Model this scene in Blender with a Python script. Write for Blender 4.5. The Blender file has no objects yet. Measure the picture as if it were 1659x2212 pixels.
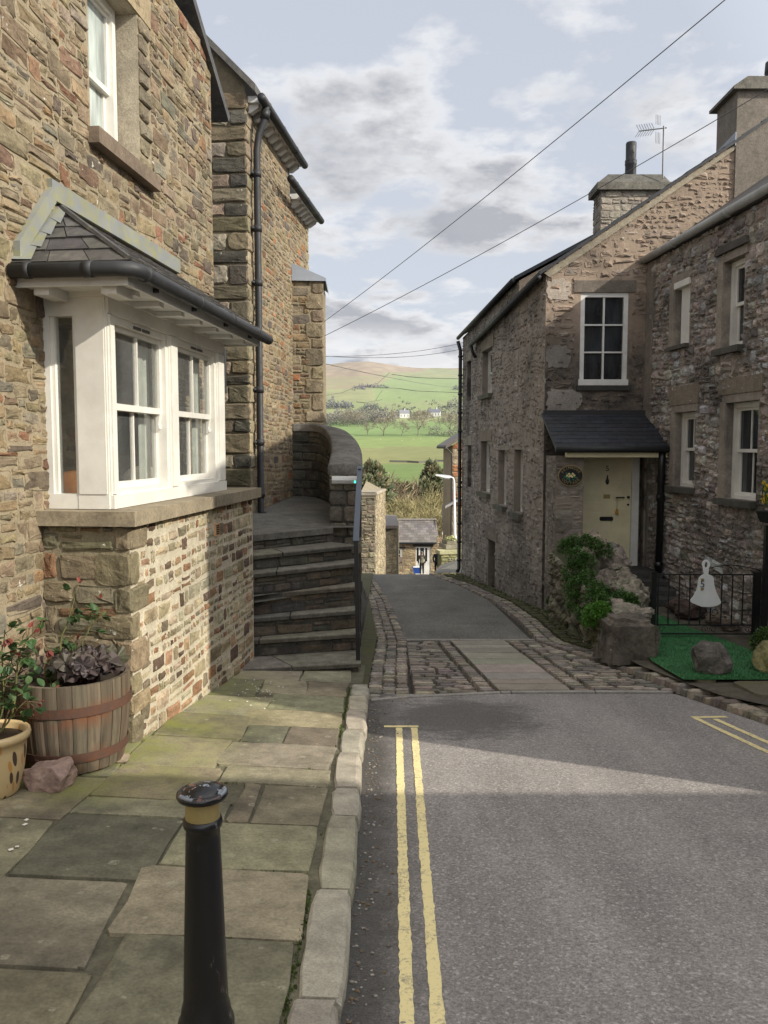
import bpy, bmesh, math, random
from mathutils import Vector, Matrix, noise as mn

# ------------------------------------------------------------------ basics
sc = bpy.context.scene
C = sc.collection
R = math.radians
EYE = 1.72                      # camera height over the road at y = 0
PITCH = R(4.5)
FPX, CX, CY = 1789.0, 829.5, 1106.0
cp_, sp_ = math.cos(PITCH), math.sin(PITCH)
SUN_EL, SUN_AZ = R(31.0), math.atan2(0.88, -0.47)     # azimuth clockwise from +Y

def ray(u, v):
    xc = (u - CX) / FPX; yc = -(v - CY) / FPX
    return Vector((xc, cp_ + yc * sp_, -sp_ + yc * cp_))
def P(u, v, y):
    """point at depth y seen at photo position u, v"""
    d = ray(u, v)
    return Vector((d.x / d.y * y, y, d.z / d.y * y + EYE))
def zr(y):
    if y <= 22.4: return -0.078 * y
    return -1.747 - 0.157 * (min(y, 84) - 22.4)
def G(u, v, off=0.0):
    """point on the sloping road plane (raised by off)"""
    d = ray(u, v); t = (-EYE + off) / (d.z + 0.078 * d.y)
    return Vector((d.x * t, d.y * t, d.z * t + EYE))

class MB:
    def __init__(s): s.v = []; s.f = []; s.c = []; s.m = []
    def add(s, vs, fs, col=(1, 1, 1), mi=0):
        o = len(s.v); s.v.extend([tuple(p) for p in vs])
        if isinstance(col, list): s.c.extend(col)
        else: s.c.extend([col] * len(vs))
        s.f.extend([tuple(i + o for i in f) for f in fs]); s.m.extend([mi] * len(fs))
    def quad(s, a, b, c, d, col=(1, 1, 1), mi=0): s.add([a, b, c, d], [(0, 1, 2, 3)], col, mi)
    def box(s, fn, a0, a1, b0, b1, c0, c1, col=(1, 1, 1), mi=0):
        """box in the local frame fn(a,b,c)"""
        vs = [fn(a, b, c) for c in (c0, c1) for b in (b0, b1) for a in (a0, a1)]
        s.add(vs, [(0, 2, 3, 1), (4, 5, 7, 6), (0, 1, 5, 4), (2, 6, 7, 3), (0, 4, 6, 2), (1, 3, 7, 5)], col, mi)
    def tube(s, pts, r, n=8, col=(1, 1, 1), mi=0, cap=True, a0=0.0, a1=2 * math.pi):
        pts = [Vector(p) for p in pts]; rr = r if isinstance(r, (list, tuple)) else [r] * len(pts)
        full = abs(a1 - a0 - 2 * math.pi) < 1e-4
        k = n if full else n + 1
        vs = []; up = None
        for i, p in enumerate(pts):
            t = (pts[min(i + 1, len(pts) - 1)] - pts[max(i - 1, 0)]).normalized()
            if up is None:
                up = Vector((0, 0, 1)) if abs(t.z) < .9 else Vector((1, 0, 0))
            x = t.cross(up)
            if x.length < 1e-5: x = t.cross(Vector((0, 1, 0)))
            x.normalize(); yv = x.cross(t).normalized(); up = yv
            for j in range(k):
                a = a0 + (a1 - a0) * j / n
                vs.append(p + (x * math.cos(a) + yv * math.sin(a)) * rr[i])
        fs = []
        for i in range(len(pts) - 1):
            for j in range(n):
                j2 = (j + 1) % k
                fs.append((i * k + j, i * k + j2, (i + 1) * k + j2, (i + 1) * k + j))
        if cap and full:
            fs.append(tuple(range(n - 1, -1, -1))); fs.append(tuple((len(pts) - 1) * k + j for j in range(n)))
        s.add(vs, fs, col, mi)
    def lathe(s, c, prof, n=32, col=(1, 1, 1), mi=0, colfn=None, axis=None):
        """profile of (r,z) about a vertical axis through c"""
        c = Vector(c); vs = []; cs = []
        for (r, z) in prof:
            for j in range(n):
                a = 2 * math.pi * j / n
                vs.append(c + Vector((r * math.cos(a), r * math.sin(a), z)))
                cs.append(colfn(j / n, z) if colfn else col)
        fs = []
        for i in range(len(prof) - 1):
            for j in range(n):
                j2 = (j + 1) % n
                fs.append((i * n + j, i * n + j2, (i + 1) * n + j2, (i + 1) * n + j))
        s.add(vs, fs, cs, mi)
    def prism(s, poly, fn, c0, c1, col=(1, 1, 1), mi=0):
        """extrude a 2D polygon (a,b) from c0 to c1 in local frame fn(a,b,c)"""
        n = len(poly)
        vs = [fn(a, b, c0) for a, b in poly] + [fn(a, b, c1) for a, b in poly]
        fs = [tuple(range(n - 1, -1, -1)), tuple(range(n, 2 * n))]
        fs += [(i, (i + 1) % n, n + (i + 1) % n, n + i) for i in range(n)]
        s.add(vs, fs, col, mi)

def tag(o, label=None, cat=None, group=None, kind=None):
    if label: o['label'] = label
    if cat: o['category'] = cat
    if group: o['group'] = group
    if kind: o['kind'] = kind
    return o
def obj(name, mb, mats, parent=None, smooth=False):
    me = bpy.data.meshes.new(name)
    me.from_pydata(mb.v, [], mb.f)
    mats = mats if isinstance(mats, (list, tuple)) else [mats]
    for m in mats: me.materials.append(m)
    if len(mats) > 1: me.polygons.foreach_set('material_index', mb.m)
    a = me.color_attributes.new('Col', 'FLOAT_COLOR', 'POINT')
    flat = []
    for c in mb.c: flat.extend((c[0], c[1], c[2], c[3] if len(c) > 3 else 1.0))
    a.data.foreach_set('color', flat)
    if smooth: me.polygons.foreach_set('use_smooth', [True] * len(me.polygons))
    me.update()
    return link(name, me, parent)
def link(name, me, parent=None):
    o = bpy.data.objects.new(name, me); C.objects.link(o)
    if parent is not None:
        o.parent = parent
        o.matrix_parent_inverse = root_inv(parent)
    return o
def root_inv(p):
    return Matrix.Translation(-p.location) if p.parent is None else Matrix.Identity(4)
def thing(name, label, cat, loc=(0, 0, 0), group=None):
    o = bpy.data.objects.new(name, None); C.objects.link(o); o.location = loc
    o.empty_display_size = .1
    return tag(o, label, cat, group)
# children of a mesh part: the part already carries the inverse of its root, so the sub-part needs none
def sub(name, mb, mats, part, smooth=False):
    o = obj(name, mb, mats, None, smooth)
    o.parent = part
    return o
def copy_tree(o, parent=None):
    c = o.copy(); C.objects.link(c)
    if parent is not None: c.parent = parent
    for ch in list(o.children): copy_tree(ch, c)
    return c

# ------------------------------------------------------------------ materials
def newmat(name):
    m = bpy.data.materials.new(name); m.use_nodes = True
    nt = m.node_tree; b = nt.nodes['Principled BSDF']
    return m, nt, b
def N(nt, typ, ins=None, **props):
    n = nt.nodes.new('ShaderNode' + typ)
    for k, v in props.items(): setattr(n, k, v)
    for k, v in (ins or {}).items():
        if isinstance(v, bpy.types.NodeSocket): nt.links.new(v, n.inputs[k])
        else: n.inputs[k].default_value = v
    return n
def c4(c): return (c[0], c[1], c[2], 1.0)
def pos(nt): return N(nt, 'NewGeometry').outputs['Position']
def nz(nt, vec, scale, detail=5, rough=.6, dist=0.0):
    return N(nt, 'TexNoise', {'Vector': vec, 'Scale': scale, 'Detail': detail, 'Roughness': rough, 'Distortion': dist}).outputs[0]
def rng(nt, val, a, b, c=0.0, d=1.0):
    return N(nt, 'MapRange', {'Value': val, 'From Min': a, 'From Max': b, 'To Min': c, 'To Max': d}).outputs[0]
def mix(nt, f, a, b, typ='MIX'):
    return N(nt, 'MixRGB', {'Fac': f, 'Color1': a, 'Color2': b}, blend_type=typ).outputs[0]
def mth(nt, op, a, b=0.0):
    return N(nt, 'Math', {0: a, 1: b}, operation=op).outputs[0]
def scaled(nt, vec, s):
    return N(nt, 'Mapping', {'Vector': vec, 'Scale': s}).outputs[0]
def bump(nt, b, h, strength=.5, dist=.01):
    n = N(nt, 'Bump', {'Height': h, 'Strength': strength, 'Distance': dist})
    nt.links.new(n.outputs[0], b.inputs['Normal']); return n
def out(nt, col, b, rough=None):
    nt.links.new(col, b.inputs['Base Color'])
    if rough is not None:
        if isinstance(rough, bpy.types.NodeSocket): nt.links.new(rough, b.inputs['Roughness'])
        else: b.inputs['Roughness'].default_value = rough

def m_stone(name, tint=(1, 1, 1), contrast=.45, bumpd=.012, lichen=.0, stain=0.35, moss=None, fine=38, render=None, grime_shade=None, spots=0.0):
    """rock: vertex colour x noise, lichen flecks, stains, bump"""
    m, nt, b = newmat(name); p = pos(nt)
    col = N(nt, 'Attribute', attribute_name='Col').outputs[0]
    col = mix(nt, 1.0, col, c4(tint), 'MULTIPLY')
    n1 = nz(nt, p, 7, 8, .7); n2 = nz(nt, p, fine, 6, .7); n3 = nz(nt, p, .9, 5, .6)
    f = rng(nt, n1, .25, .75, 1 - contrast, 1 + contrast)
    col = mix(nt, 1.0, col, f, 'MULTIPLY')
    f2 = rng(nt, n2, .3, .7, .72, 1.25)
    col = mix(nt, 1.0, col, f2, 'MULTIPLY')
    if render:
        rc, amt, lo = render        # weathered lime render lying over the stones in patches
        rf = rng(nt, nz(nt, p, 2.3, 7, .65, .4), lo, lo + .12)
        col = mix(nt, mth(nt, 'MULTIPLY', rf, amt), col, c4(rc))
    if stain:
        sf = rng(nt, n3, .48, .68, 0, stain)
        col = mix(nt, sf, col, c4((.035, .033, .03)))
    if grime_shade:                           # staining below a height, with the gable's shaded zone painted in
        z0, z1, amt = grime_shade
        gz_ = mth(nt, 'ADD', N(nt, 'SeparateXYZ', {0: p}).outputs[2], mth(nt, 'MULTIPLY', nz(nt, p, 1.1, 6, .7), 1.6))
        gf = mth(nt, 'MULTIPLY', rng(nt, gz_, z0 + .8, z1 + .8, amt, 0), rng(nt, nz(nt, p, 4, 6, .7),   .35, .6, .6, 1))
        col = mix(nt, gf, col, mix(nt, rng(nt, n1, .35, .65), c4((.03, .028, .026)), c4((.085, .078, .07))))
    if spots:                           # pale round crusts of lichen
        v_ = N(nt, 'TexVoronoi', {'Vector': p, 'Scale': 10.0, 'Randomness': 1.0}); rr_ = N(nt, 'SeparateXYZ', {0: v_.outputs['Color']}).outputs
        sp_f = mth(nt, 'MULTIPLY', rng(nt, mth(nt, 'SUBTRACT', v_.outputs['Distance'], mth(nt, 'MULTIPLY', rr_[0], .30)), .0, -.03), rng(nt, rr_[1], .55, .6, 0, spots))
        col = mix(nt, mth(nt, 'MULTIPLY', sp_f, rng(nt, n2, .35, .6)), col, c4((.40, .38, .28)))
    if lichen:
        lf = rng(nt, nz(nt, p, 16, 4, .6), .66, .70, 0, lichen)
        lf = mth(nt, 'MULTIPLY', lf, rng(nt, nz(nt, p, 1.7, 2), .5, .6))
        col = mix(nt, lf, col, c4((.62, .6, .5)))
    if moss:
        x0, x1, y0, y1, amt, mc = moss
        sep = N(nt, 'SeparateXYZ', {0: p})
        mx = rng(nt, sep.outputs[0], x0, x1); my = rng(nt, sep.outputs[1], y0, y0 + .5)
        my2 = rng(nt, sep.outputs[1], y1 - .8, y1, 1, 0)
        mf = mth(nt, 'MULTIPLY', mth(nt, 'MULTIPLY', mx, my), my2)
        mf = mth(nt, 'MULTIPLY', mf, rng(nt, nz(nt, p, 3.5, 7, .7), .36, .62, 0, amt))
        col = mix(nt, mf, col, c4(mc))
    out(nt, col, b, .92)
    b.inputs['Specular IOR Level'].default_value = .25
    h = mth(nt, 'ADD', mth(nt, 'MULTIPLY', n1, .9), mth(nt, 'MULTIPLY', n2, .45))
    bump(nt, b, h, .9, bumpd)
    return m
def m_paint(name, col, rough=.45, dirt=.15, dirtcol=(.2, .18, .14), spec=.5, bumpd=.0015, scale=9, metal=0.0):
    m, nt, b = newmat(name); p = N(nt, 'TexCoord').outputs['Object']
    n1 = nz(nt, p, scale, 7, .7)
    f = rng(nt, n1, .42, .78, 0, dirt)
    c = mix(nt, f, c4(col), c4(dirtcol))
    c = mix(nt, 1.0, c, rng(nt, nz(nt, p, 2.2, 3), .3, .7, .88, 1.1), 'MULTIPLY')
    out(nt, c, b, rng(nt, n1, .3, .7, rough * .8, min(1, rough * 1.25)))
    b.inputs['Specular IOR Level'].default_value = spec; b.inputs['Metallic'].default_value = metal
    bump(nt, b, nz(nt, p, 60, 4), .35, bumpd)
    return m
def m_vcol(name, rough=.8, noise_amt=.2, scale=12, bumpd=.004, spec=.3, trans=0.0):
    m, nt, b = newmat(name); p = pos(nt)
    col = N(nt, 'Attribute', attribute_name='Col').outputs[0]
    n1 = nz(nt, p, scale, 6, .65)
    col = mix(nt, 1.0, col, rng(nt, n1, .25, .75, 1 - noise_amt, 1 + noise_amt), 'MULTIPLY')
    out(nt, col, b, rough); b.inputs['Specular IOR Level'].default_value = spec
    if bumpd: bump(nt, b, n1, .6, bumpd)
    if trans:
        tr = N(nt, 'BsdfTranslucent', {'Color': col})
        mx = N(nt, 'MixShader', {0: trans, 1: b.outputs[0], 2: tr.outputs[0]})
        nt.links.new(mx.outputs[0], nt.nodes['Material Output'].inputs[0])
    return m
def m_glass(name, col=(.012, .014, .016), rough=.04, through=0.0):
    m, nt, b = newmat(name)
    p = pos(nt)
    n1 = nz(nt, scaled(nt, p, (3, 3, .6)), 1.6, 3)
    c = mix(nt, rng(nt, n1, .4, .65), c4(col), c4(tuple(x * 2.6 + .006 for x in col)))
    out(nt, c, b, rough); b.inputs['Specular IOR Level'].default_value = .6
    bump(nt, b, nz(nt, p, 2.5, 2), .15, .01)
    if through:
        tr = N(nt, 'BsdfTransparent', {'Color': (.86, .9, .88, 1)})
        gl = N(nt, 'BsdfGlossy', {'Color': (1, 1, 1, 1), 'Roughness': .02})
        fr = N(nt, 'Fresnel', {'IOR': 1.5})
        f = mth(nt, 'MINIMUM', mth(nt, 'ADD', mth(nt, 'MULTIPLY', fr.outputs[0], .9), .05), 1.0)
        mx = N(nt, 'MixShader', {0: f, 1: tr.outputs[0], 2: gl.outputs[0]})
        df = N(nt, 'BsdfDiffuse', {'Color': (.55, .57, .55, 1)}); dm = mth(nt, 'MULTIPLY', rng(nt, n1, .3, .7, .5, 1.3), .11)     # pale film imitating reflections, with some dirt on the panes
        mx = N(nt, 'MixShader', {0: dm, 1: mx.outputs[0], 2: df.outputs[0]})
        nt.links.new(mx.outputs[0], nt.nodes['Material Output'].inputs[0])
    return m
def m_slate(name, col=(.075, .072, .07), moss=.3):
    m, nt, b = newmat(name); p = pos(nt)
    vc = N(nt, 'Attribute', attribute_name='Col').outputs[0]
    c = mix(nt, 1.0, vc, c4(col), 'MULTIPLY')
    n1 = nz(nt, p, 9, 7, .7)
    c = mix(nt, 1.0, c, rng(nt, n1, .3, .7, .6, 1.4), 'MULTIPLY')
    c = mix(nt, rng(nt, nz(nt, p, 14, 5, .7), .56, .66, 0, moss), c, c4((.2, .19, .12)))
    out(nt, c, b, .6); bump(nt, b, n1, .7, .006)
    return m

# ------------------------------------------------------------------ stonework generator
class Wall:
    def __init__(s, O, d, face):
        """vertical plane through O (2D) along d; face = 2D vector on the visible side"""
        s.O = Vector((O[0], O[1])); s.d = Vector((d[0], d[1])).normalized()
        n = Vector((s.d.y, -s.d.x))
        if n.dot(Vector(face)) < 0: n = -n
        s.n = n
    def pt(s, a, z, off=0.0):
        q = s.O + s.d * a + s.n * off
        return Vector((q.x, q.y, z))
    def px(s, u, v, off=0.0):
        r = ray(u, v); O = s.O + s.n * off
        t = (O.x * s.n.x + O.y * s.n.y) / (r.x * s.n.x + r.y * s.n.y)
        a = (Vector((r.x * t, r.y * t)) - O).dot(s.d)
        return a, r.z * t + EYE
    def rect(s, u0, v0, u1, v1, off=0.0):
        um = (u0 + u1) / 2
        a = s.px(u0, (v0 + v1) / 2, off)[0]; b = s.px(u1, (v0 + v1) / 2, off)[0]
        return min(a, b), max(a, b), s.px(um, v1, off)[1], s.px(um, v0, off)[1]

def clip_poly(poly, halfs):
    """keep the side a*x+b*y<=c for each (a,b,c)"""
    for (a, b, c) in halfs:
        res = []
        for i in range(len(poly)):
            p, q = poly[i], poly[(i + 1) % len(poly)]
            dp = a * p[0] + b * p[1] - c; dq = a * q[0] + b * q[1] - c
            if dp <= 0: res.append(p)
            if (dp < 0) != (dq < 0) and abs(dp - dq) > 1e-9:
                t = dp / (dp - dq); res.append((p[0] + (q[0] - p[0]) * t, p[1] + (q[1] - p[1]) * t))
        poly = res
        if len(poly) < 3: return []
    return poly
def below_line(p, q):
    """half-plane under the line p-q (p left of q)"""
    dx, dy = q[0] - p[0], q[1] - p[1]
    return (-dy, dx, -dy * p[0] + dx * p[1])

def stone(mb, fn, a0, a1, b0, b1, rel, col, rnd, jit=.012, bev=.018, rough=.006, halfs=None, base=-.012, skew=0.0, rad=None):
    w, h = a1 - a0, b1 - b0
    if w < .02 or h < .02: return
    r = min(w, h) * rnd.uniform(.08, .26) if rad is None else min(rad, min(w, h) * .3); k = r * .3
    pts = [(a0 + r, b0), (a0 + w * rnd.uniform(.35, .65), b0), (a1 - r, b0), (a1 - k, b0 + k), (a1, b0 + r),
           (a1, b0 + h * rnd.uniform(.4, .6)), (a1, b1 - r), (a1 - k, b1 - k), (a1 - r, b1), (a0 + w * rnd.uniform(.35, .65), b1),
           (a0 + r, b1), (a0 + k, b1 - k), (a0, b1 - r), (a0, b0 + h * rnd.uniform(.4, .6)), (a0, b0 + r), (a0 + k, b0 + k)]
    sk = rnd.uniform(-skew, skew) * h; sk2 = rnd.uniform(-skew, skew) * w * .3
    pts = [(x + rnd.uniform(-jit, jit) + sk * ((y - b0) / h - .5), y + rnd.uniform(-jit, jit) + sk2 * ((x - a0) / w - .5)) for x, y in pts]
    if halfs:
        pts = clip_poly(pts, halfs)
        if len(pts) < 3: return
    n = len(pts)
    cx = sum(p[0] for p in pts) / n; cy = sum(p[1] for p in pts) / n
    bx = min(.6, bev / max(w / 2, .01)); by = min(.6, bev / max(h / 2, .01))
    def ins(f): return [(cx + (x - cx) * (1 - bx * f), cy + (y - cy) * (1 - by * f)) for x, y in pts]
    tilt_a, tilt_b = rnd.uniform(-rough, rough) * 2, rnd.uniform(-rough, rough) * 2
    sx, sy = rnd.uniform(0, 90), rnd.uniform(0, 90)
    def hh(x, y): return rel + tilt_a * (x - cx) / w + tilt_b * (y - cy) / h + rough * (1.5 * mn.noise(Vector((x * 13 + sx, y * 13, sy))) + .8 * mn.noise(Vector((x * 31, y * 31 + sy, sx))) + rnd.uniform(-.25, .25))
    vs = [fn(x, y, base) for x, y in pts]
    vs += [fn(x, y, rel * .62 + rnd.uniform(-rough, rough) * .4) for x, y in ins(.25)]
    vs += [fn(x, y, hh(x, y)) for x, y in ins(1.0)]
    r3 = [(cx + (x - cx) * (1 - bx) * .5, cy + (y - cy) * (1 - by) * .5) for x, y in pts]
    vs += [fn(x, y, hh(x, y) + rough * .4) for x, y in r3]
    vs.append(fn(cx, cy, hh(cx, cy) + rough * .4))
    fs = []
    for k_ in range(3):
        for i in range(n):
            j = (i + 1) % n
            fs.append((k_ * n + i, k_ * n + j, (k_ + 1) * n + j, (k_ + 1) * n + i))
    for i in range(n): fs.append((3 * n + i, 3 * n + (i + 1) % n, 4 * n))
    mb.add(vs, fs, col)

def vary(c, rnd, a=.16):
    k = 1 + rnd.uniform(-a, a)
    return tuple(max(.005, x * k * (1 + rnd.uniform(-.05, .05))) for x in c)

def rubble(mb, fn, a0, a1, b0, b1, rnd, pal, hs=(.06, .17), ws=(1.0, 3.2), gap=.016, rel=(.008, .03), holes=(), halfs=None,
           jit=.010, bev=.018, rough=.006, wob=.03, mortar=None, split=.3, skew=.12, big=.0):
    """random courses of rubble stones over a rectangle of the surface fn(a,b,off)"""
    b = b0; sd = rnd.uniform(0, 99)
    def wb(a, bb): return wob * (math.sin(a * 1.7 + sd + bb * .6) + .6 * math.sin(a * 4.1 + sd * 2 + bb))
    while b < b1 - .02:
        h = min(rnd.uniform(*hs), b1 - b)
        if b1 - (b + h) < .04: h = b1 - b
        a = a0 - rnd.uniform(0, .1)
        while a < a1:
            w = h * rnd.uniform(*ws); w = max(.05, min(w, .5)); e = a + w
            if a1 - e < .05: e = a1
            e = min(e, a1); aa = max(a, a0)
            off = wb((a + e) / 2, b) if b > b0 + .01 and b + h < b1 - .01 else 0
            segs = [(aa, e, b + off, b + h + off)]
            if rnd.random() < split and h > .1:
                m = b + off + h * rnd.uniform(.35, .65)
                if rnd.random() < .5: segs = [(aa, e, b + off, m), (aa, e, m, b + h + off)]
                else:
                    q = aa + (e - aa) * rnd.uniform(.4, .6)
                    segs = [(aa, e, b + off, m), (aa, q, m, b + h + off), (q, e, m, b + h + off)]
            for (x0, x1, y0, y1) in segs:
                ok = True
                for (h0, h1, k0, k1) in holes:
                    if x1 > h0 and x0 < h1 and y1 > k0 and y0 < k1:
                        ox = min(x1, h1) - max(x0, h0); oy = min(y1, k1) - max(y0, k0)
                        if oy < (y1 - y0) * .45 and oy < ox:
                            if y0 < k0: y1 = k0
                            else: y0 = k1
                        elif x0 < h0 and x1 > h1:
                            x1 = h0
                        elif x0 < h0: x1 = h0
                        elif x1 > h1: x0 = h1
                        else: ok = False
                        if x1 - x0 < .035 or y1 - y0 < .03: ok = False
                    if not ok: break
                if ok:
                    g = gap * rnd.uniform(.6, 1.3) / 2
                    stone(mb, fn, x0 + g, x1 - g, y0 + g, y1 - g, rnd.uniform(*rel), vary(rnd.choice(pal), rnd), rnd, jit, bev, rough, halfs, skew=skew)
            a = e
        b += h

def wallface(mb, fn, a0, a1, b0, b1, holes=(), halfs=None, depth=.2, col=(1, 1, 1), rcol=None, back=None):
    """the mortar face behind the stones, cut round openings, with the reveals"""
    xs = sorted({a0, a1, *[min(max(h[i], a0), a1) for h in holes for i in (0, 1)]})
    ys = sorted({b0, b1, *[min(max(h[i], b0), b1) for h in holes for i in (2, 3)]})
    for i in range(len(xs) - 1):
        for j in range(len(ys) - 1):
            x0, x1, y0, y1 = xs[i], xs[i + 1], ys[j], ys[j + 1]
            if x1 - x0 < 1e-5 or y1 - y0 < 1e-5: continue
            cx, cy = (x0 + x1) / 2, (y0 + y1) / 2
            if any(h[0] < cx < h[1] and h[2] < cy < h[3] for h in holes): continue
            poly = [(x0, y0), (x1, y0), (x1, y1), (x0, y1)]
            if halfs: poly = clip_poly(poly, halfs)
            if len(poly) < 3: continue
            mb.add([fn(x, y, 0) for x, y in poly], [tuple(range(len(poly)))], col)
    rc = rcol or col
    for (h0, h1, k0, k1) in holes:
        f, k = .0, -depth
        mb.quad(fn(h0, k0, f), fn(h1, k0, f), fn(h1, k0, k), fn(h0, k0, k), rc)
        mb.quad(fn(h0, k1, f), fn(h1, k1, f), fn(h1, k1, k), fn(h0, k1, k), rc)
        mb.quad(fn(h0, k0, f), fn(h0, k1, f), fn(h0, k1, k), fn(h0, k0, k), rc)
        mb.quad(fn(h1, k0, f), fn(h1, k1, f), fn(h1, k1, k), fn(h1, k0, k), rc)

def blob(mb, c, rad, rnd, col, rough=.25, sub_=3, flat=0.0, cut=0.35, boxy=None):
    """rock: icosphere pushed about by noise and planed by a few cuts"""
    bm = bmesh.new(); bmesh.ops.create_icosphere(bm, subdivisions=sub_, radius=1.0)
    s = Vector((rnd.uniform(0, 99), rnd.uniform(0, 99), rnd.uniform(0, 99)))
    cuts = []
    for _ in range(9):
        d = Vector((rnd.gauss(0, 1), rnd.gauss(0, 1), rnd.gauss(0, 1))).normalized(); cuts.append((d, rnd.uniform(1 - cut, .95)))
    if boxy:                            # quarried block: planed by six jittered faces
        cuts = [((Vector(a) + Vector((rnd.gauss(0, .16), rnd.gauss(0, .16), rnd.gauss(0, .16)))).normalized(), boxy * rnd.uniform(.85, 1.15)) for a in ((1, 0, 0), (-1, 0, 0), (0, 1, 0), (0, -1, 0), (0, 0, 1), (.6, -.5, .6))]
    vs = []; cs = []
    for v in bm.verts:
        p = v.co.normalized()
        for d, k in cuts:
            q = p.dot(d)
            if q > k: p = p - d * (q - k)
        p = p * (1 + rough * mn.noise(p * 1.6 + s) + rough * .4 * mn.noise(p * 4.5 + s))
        if p.z < -flat and flat: p.z = -flat + (p.z + flat) * .15
        vs.append(Vector(c) + Vector((p.x * rad[0], p.y * rad[1], p.z * rad[2])))
        k = 1 + .35 * mn.noise(p * 2.2 + s); cs.append(tuple(x * k for x in col))
    mb.add(vs, [[v.index for v in f.verts] for f in bm.faces], cs)
    bm.free()

def text_mesh(body, size, mat4, extr=.002):
    cu = bpy.data.curves.new('letters', 'FONT'); cu.body = body; cu.size = size; cu.extrude = extr
    cu.align_x = 'CENTER'; cu.align_y = 'CENTER'
    o = bpy.data.objects.new('letters', cu); C.objects.link(o)
    dg = bpy.context.evaluated_depsgraph_get(); dg.update()
    me = bpy.data.meshes.new_from_object(o.evaluated_get(dg))
    mb = MB(); mb.add([mat4 @ v.co for v in me.vertices], [list(p.vertices) for p in me.polygons])
    bpy.data.objects.remove(o); bpy.data.curves.remove(cu); bpy.data.meshes.remove(me)
    return mb
def frame4(o, x, y, z):
    m = Matrix.Identity(4)
    for i in range(3):
        m[i][0] = x[i]; m[i][1] = y[i]; m[i][2] = z[i]; m[i][3] = o[i]
    return m
def join(a, b):
    n = len(a.v); a.v += b.v; a.c += b.c; a.m += b.m; a.f += [tuple(i + n for i in f) for f in b.f]

# ------------------------------------------------------------------ palettes (linear)
SAND = [(.23, .18, .115), (.185, .15, .10), (.265, .215, .145), (.165, .138, .10), (.205, .185, .145), (.235, .155, .095), (.19, .11, .07),
        (.13, .11, .09), (.24, .205, .15), (.185, .17, .14), (.22, .175, .11), (.16, .115, .082)]
SAND_W = SAND + [(.24, .195, .13)] * 4 + [(.2, .165, .115)] * 4
GREYST = [(.24, .22, .185), (.2, .185, .15), (.29, .26, .22), (.18, .16, .13), (.25, .21, .175), (.33, .295, .25), (.21, .165, .14)]
PINKST = [(.20, .175, .155), (.15, .132, .118), (.26, .232, .208), (.10, .09, .082), (.21, .168, .148), (.34, .305, .275), (.17, .142, .125), (.12, .108, .095)]
MORT = (.28, .24, .172)

# ------------------------------------------------------------------ camera, world, sun
cam = bpy.data.cameras.new('camera'); cam_o = bpy.data.objects.new('camera', cam); C.objects.link(cam_o)
cam_o.location = (0, 0, EYE); cam_o.rotation_euler = (R(90) - PITCH, 0, 0)
cam.sensor_fit = 'VERTICAL'; cam.sensor_height = 24.0; cam.lens = 24.0 * FPX / 2212.0
cam.clip_start = .05; cam.clip_end = 20000
sc.camera = cam_o
sc.view_settings.view_transform = 'Standard'; sc.view_settings.look = 'None'; sc.view_settings.exposure = 0

w = bpy.data.worlds.new('World'); sc.world = w; w.use_nodes = True
nt = w.node_tree; nt.nodes.clear()
sky = N(nt, 'TexSky', sky_type='NISHITA', sun_disc=False, sun_elevation=SUN_EL, sun_rotation=SUN_AZ, air_density=1.0, dust_density=1.2, ozone_density=1.2)
tc = N(nt, 'TexCoord').outputs['Generated']
sep = N(nt, 'SeparateXYZ', {0: tc})
zz = mth(nt, 'ADD', mth(nt, 'MAXIMUM', sep.outputs[2], 0.0), .16)
cv = N(nt, 'CombineXYZ', {0: mth(nt, 'DIVIDE', sep.outputs[0], zz), 1: mth(nt, 'DIVIDE', sep.outputs[1], zz), 2: 3.3}).outputs[0]
big = nz(nt, N(nt, 'Mapping', {'Vector': cv, 'Location': (3.1, 1.2, 0)}).outputs[0], 2.0, 9, .55, .1)
big2 = nz(nt, N(nt, 'Mapping', {'Vector': cv, 'Location': (3.20, 1.13, .05)}).outputs[0], 2.0, 9, .55, .1)
fine_ = nz(nt, cv, 4.2, 8, .6)
dens = mth(nt, 'ADD', mth(nt, 'ADD', mth(nt, 'MULTIPLY', big, .74), mth(nt, 'MULTIPLY', fine_, .26)), rng(nt, sep.outputs[0], -.35, .3, .055, -.03))
cover = rng(nt, dens, .46, .53)
shade = rng(nt, mth(nt, 'SUBTRACT', big2, big), -.07, .07)
thick = rng(nt, dens, .505, .59)
bright = mix(nt, shade, (9.2, 9.25, 9.4, 1), (7.0, 7.15, 7.5, 1))
cloudc = mix(nt, mth(nt, 'MULTIPLY', thick, .9), bright, (4.3, 4.45, 4.95, 1))
haze = mix(nt, rng(nt, sep.outputs[2], .0, .5, .80, .72), sky.outputs[0], (7.5, 7.9, 8.75, 1))
skyc = mix(nt, cover, haze, cloudc)
# a bank of brighter cumulus low over the fells
lowb = mth(nt, 'MULTIPLY', rng(nt, sep.outputs[2], .115, .15, 1, 0), rng(nt, nz(nt, scaled(nt, tc, (9, 9, 22)), 1.0, 7, .6), .40, .52))
skyc = mix(nt, mth(nt, 'MULTIPLY', lowb, .8), skyc, (9.2, 9.2, 9.3, 1))
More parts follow.
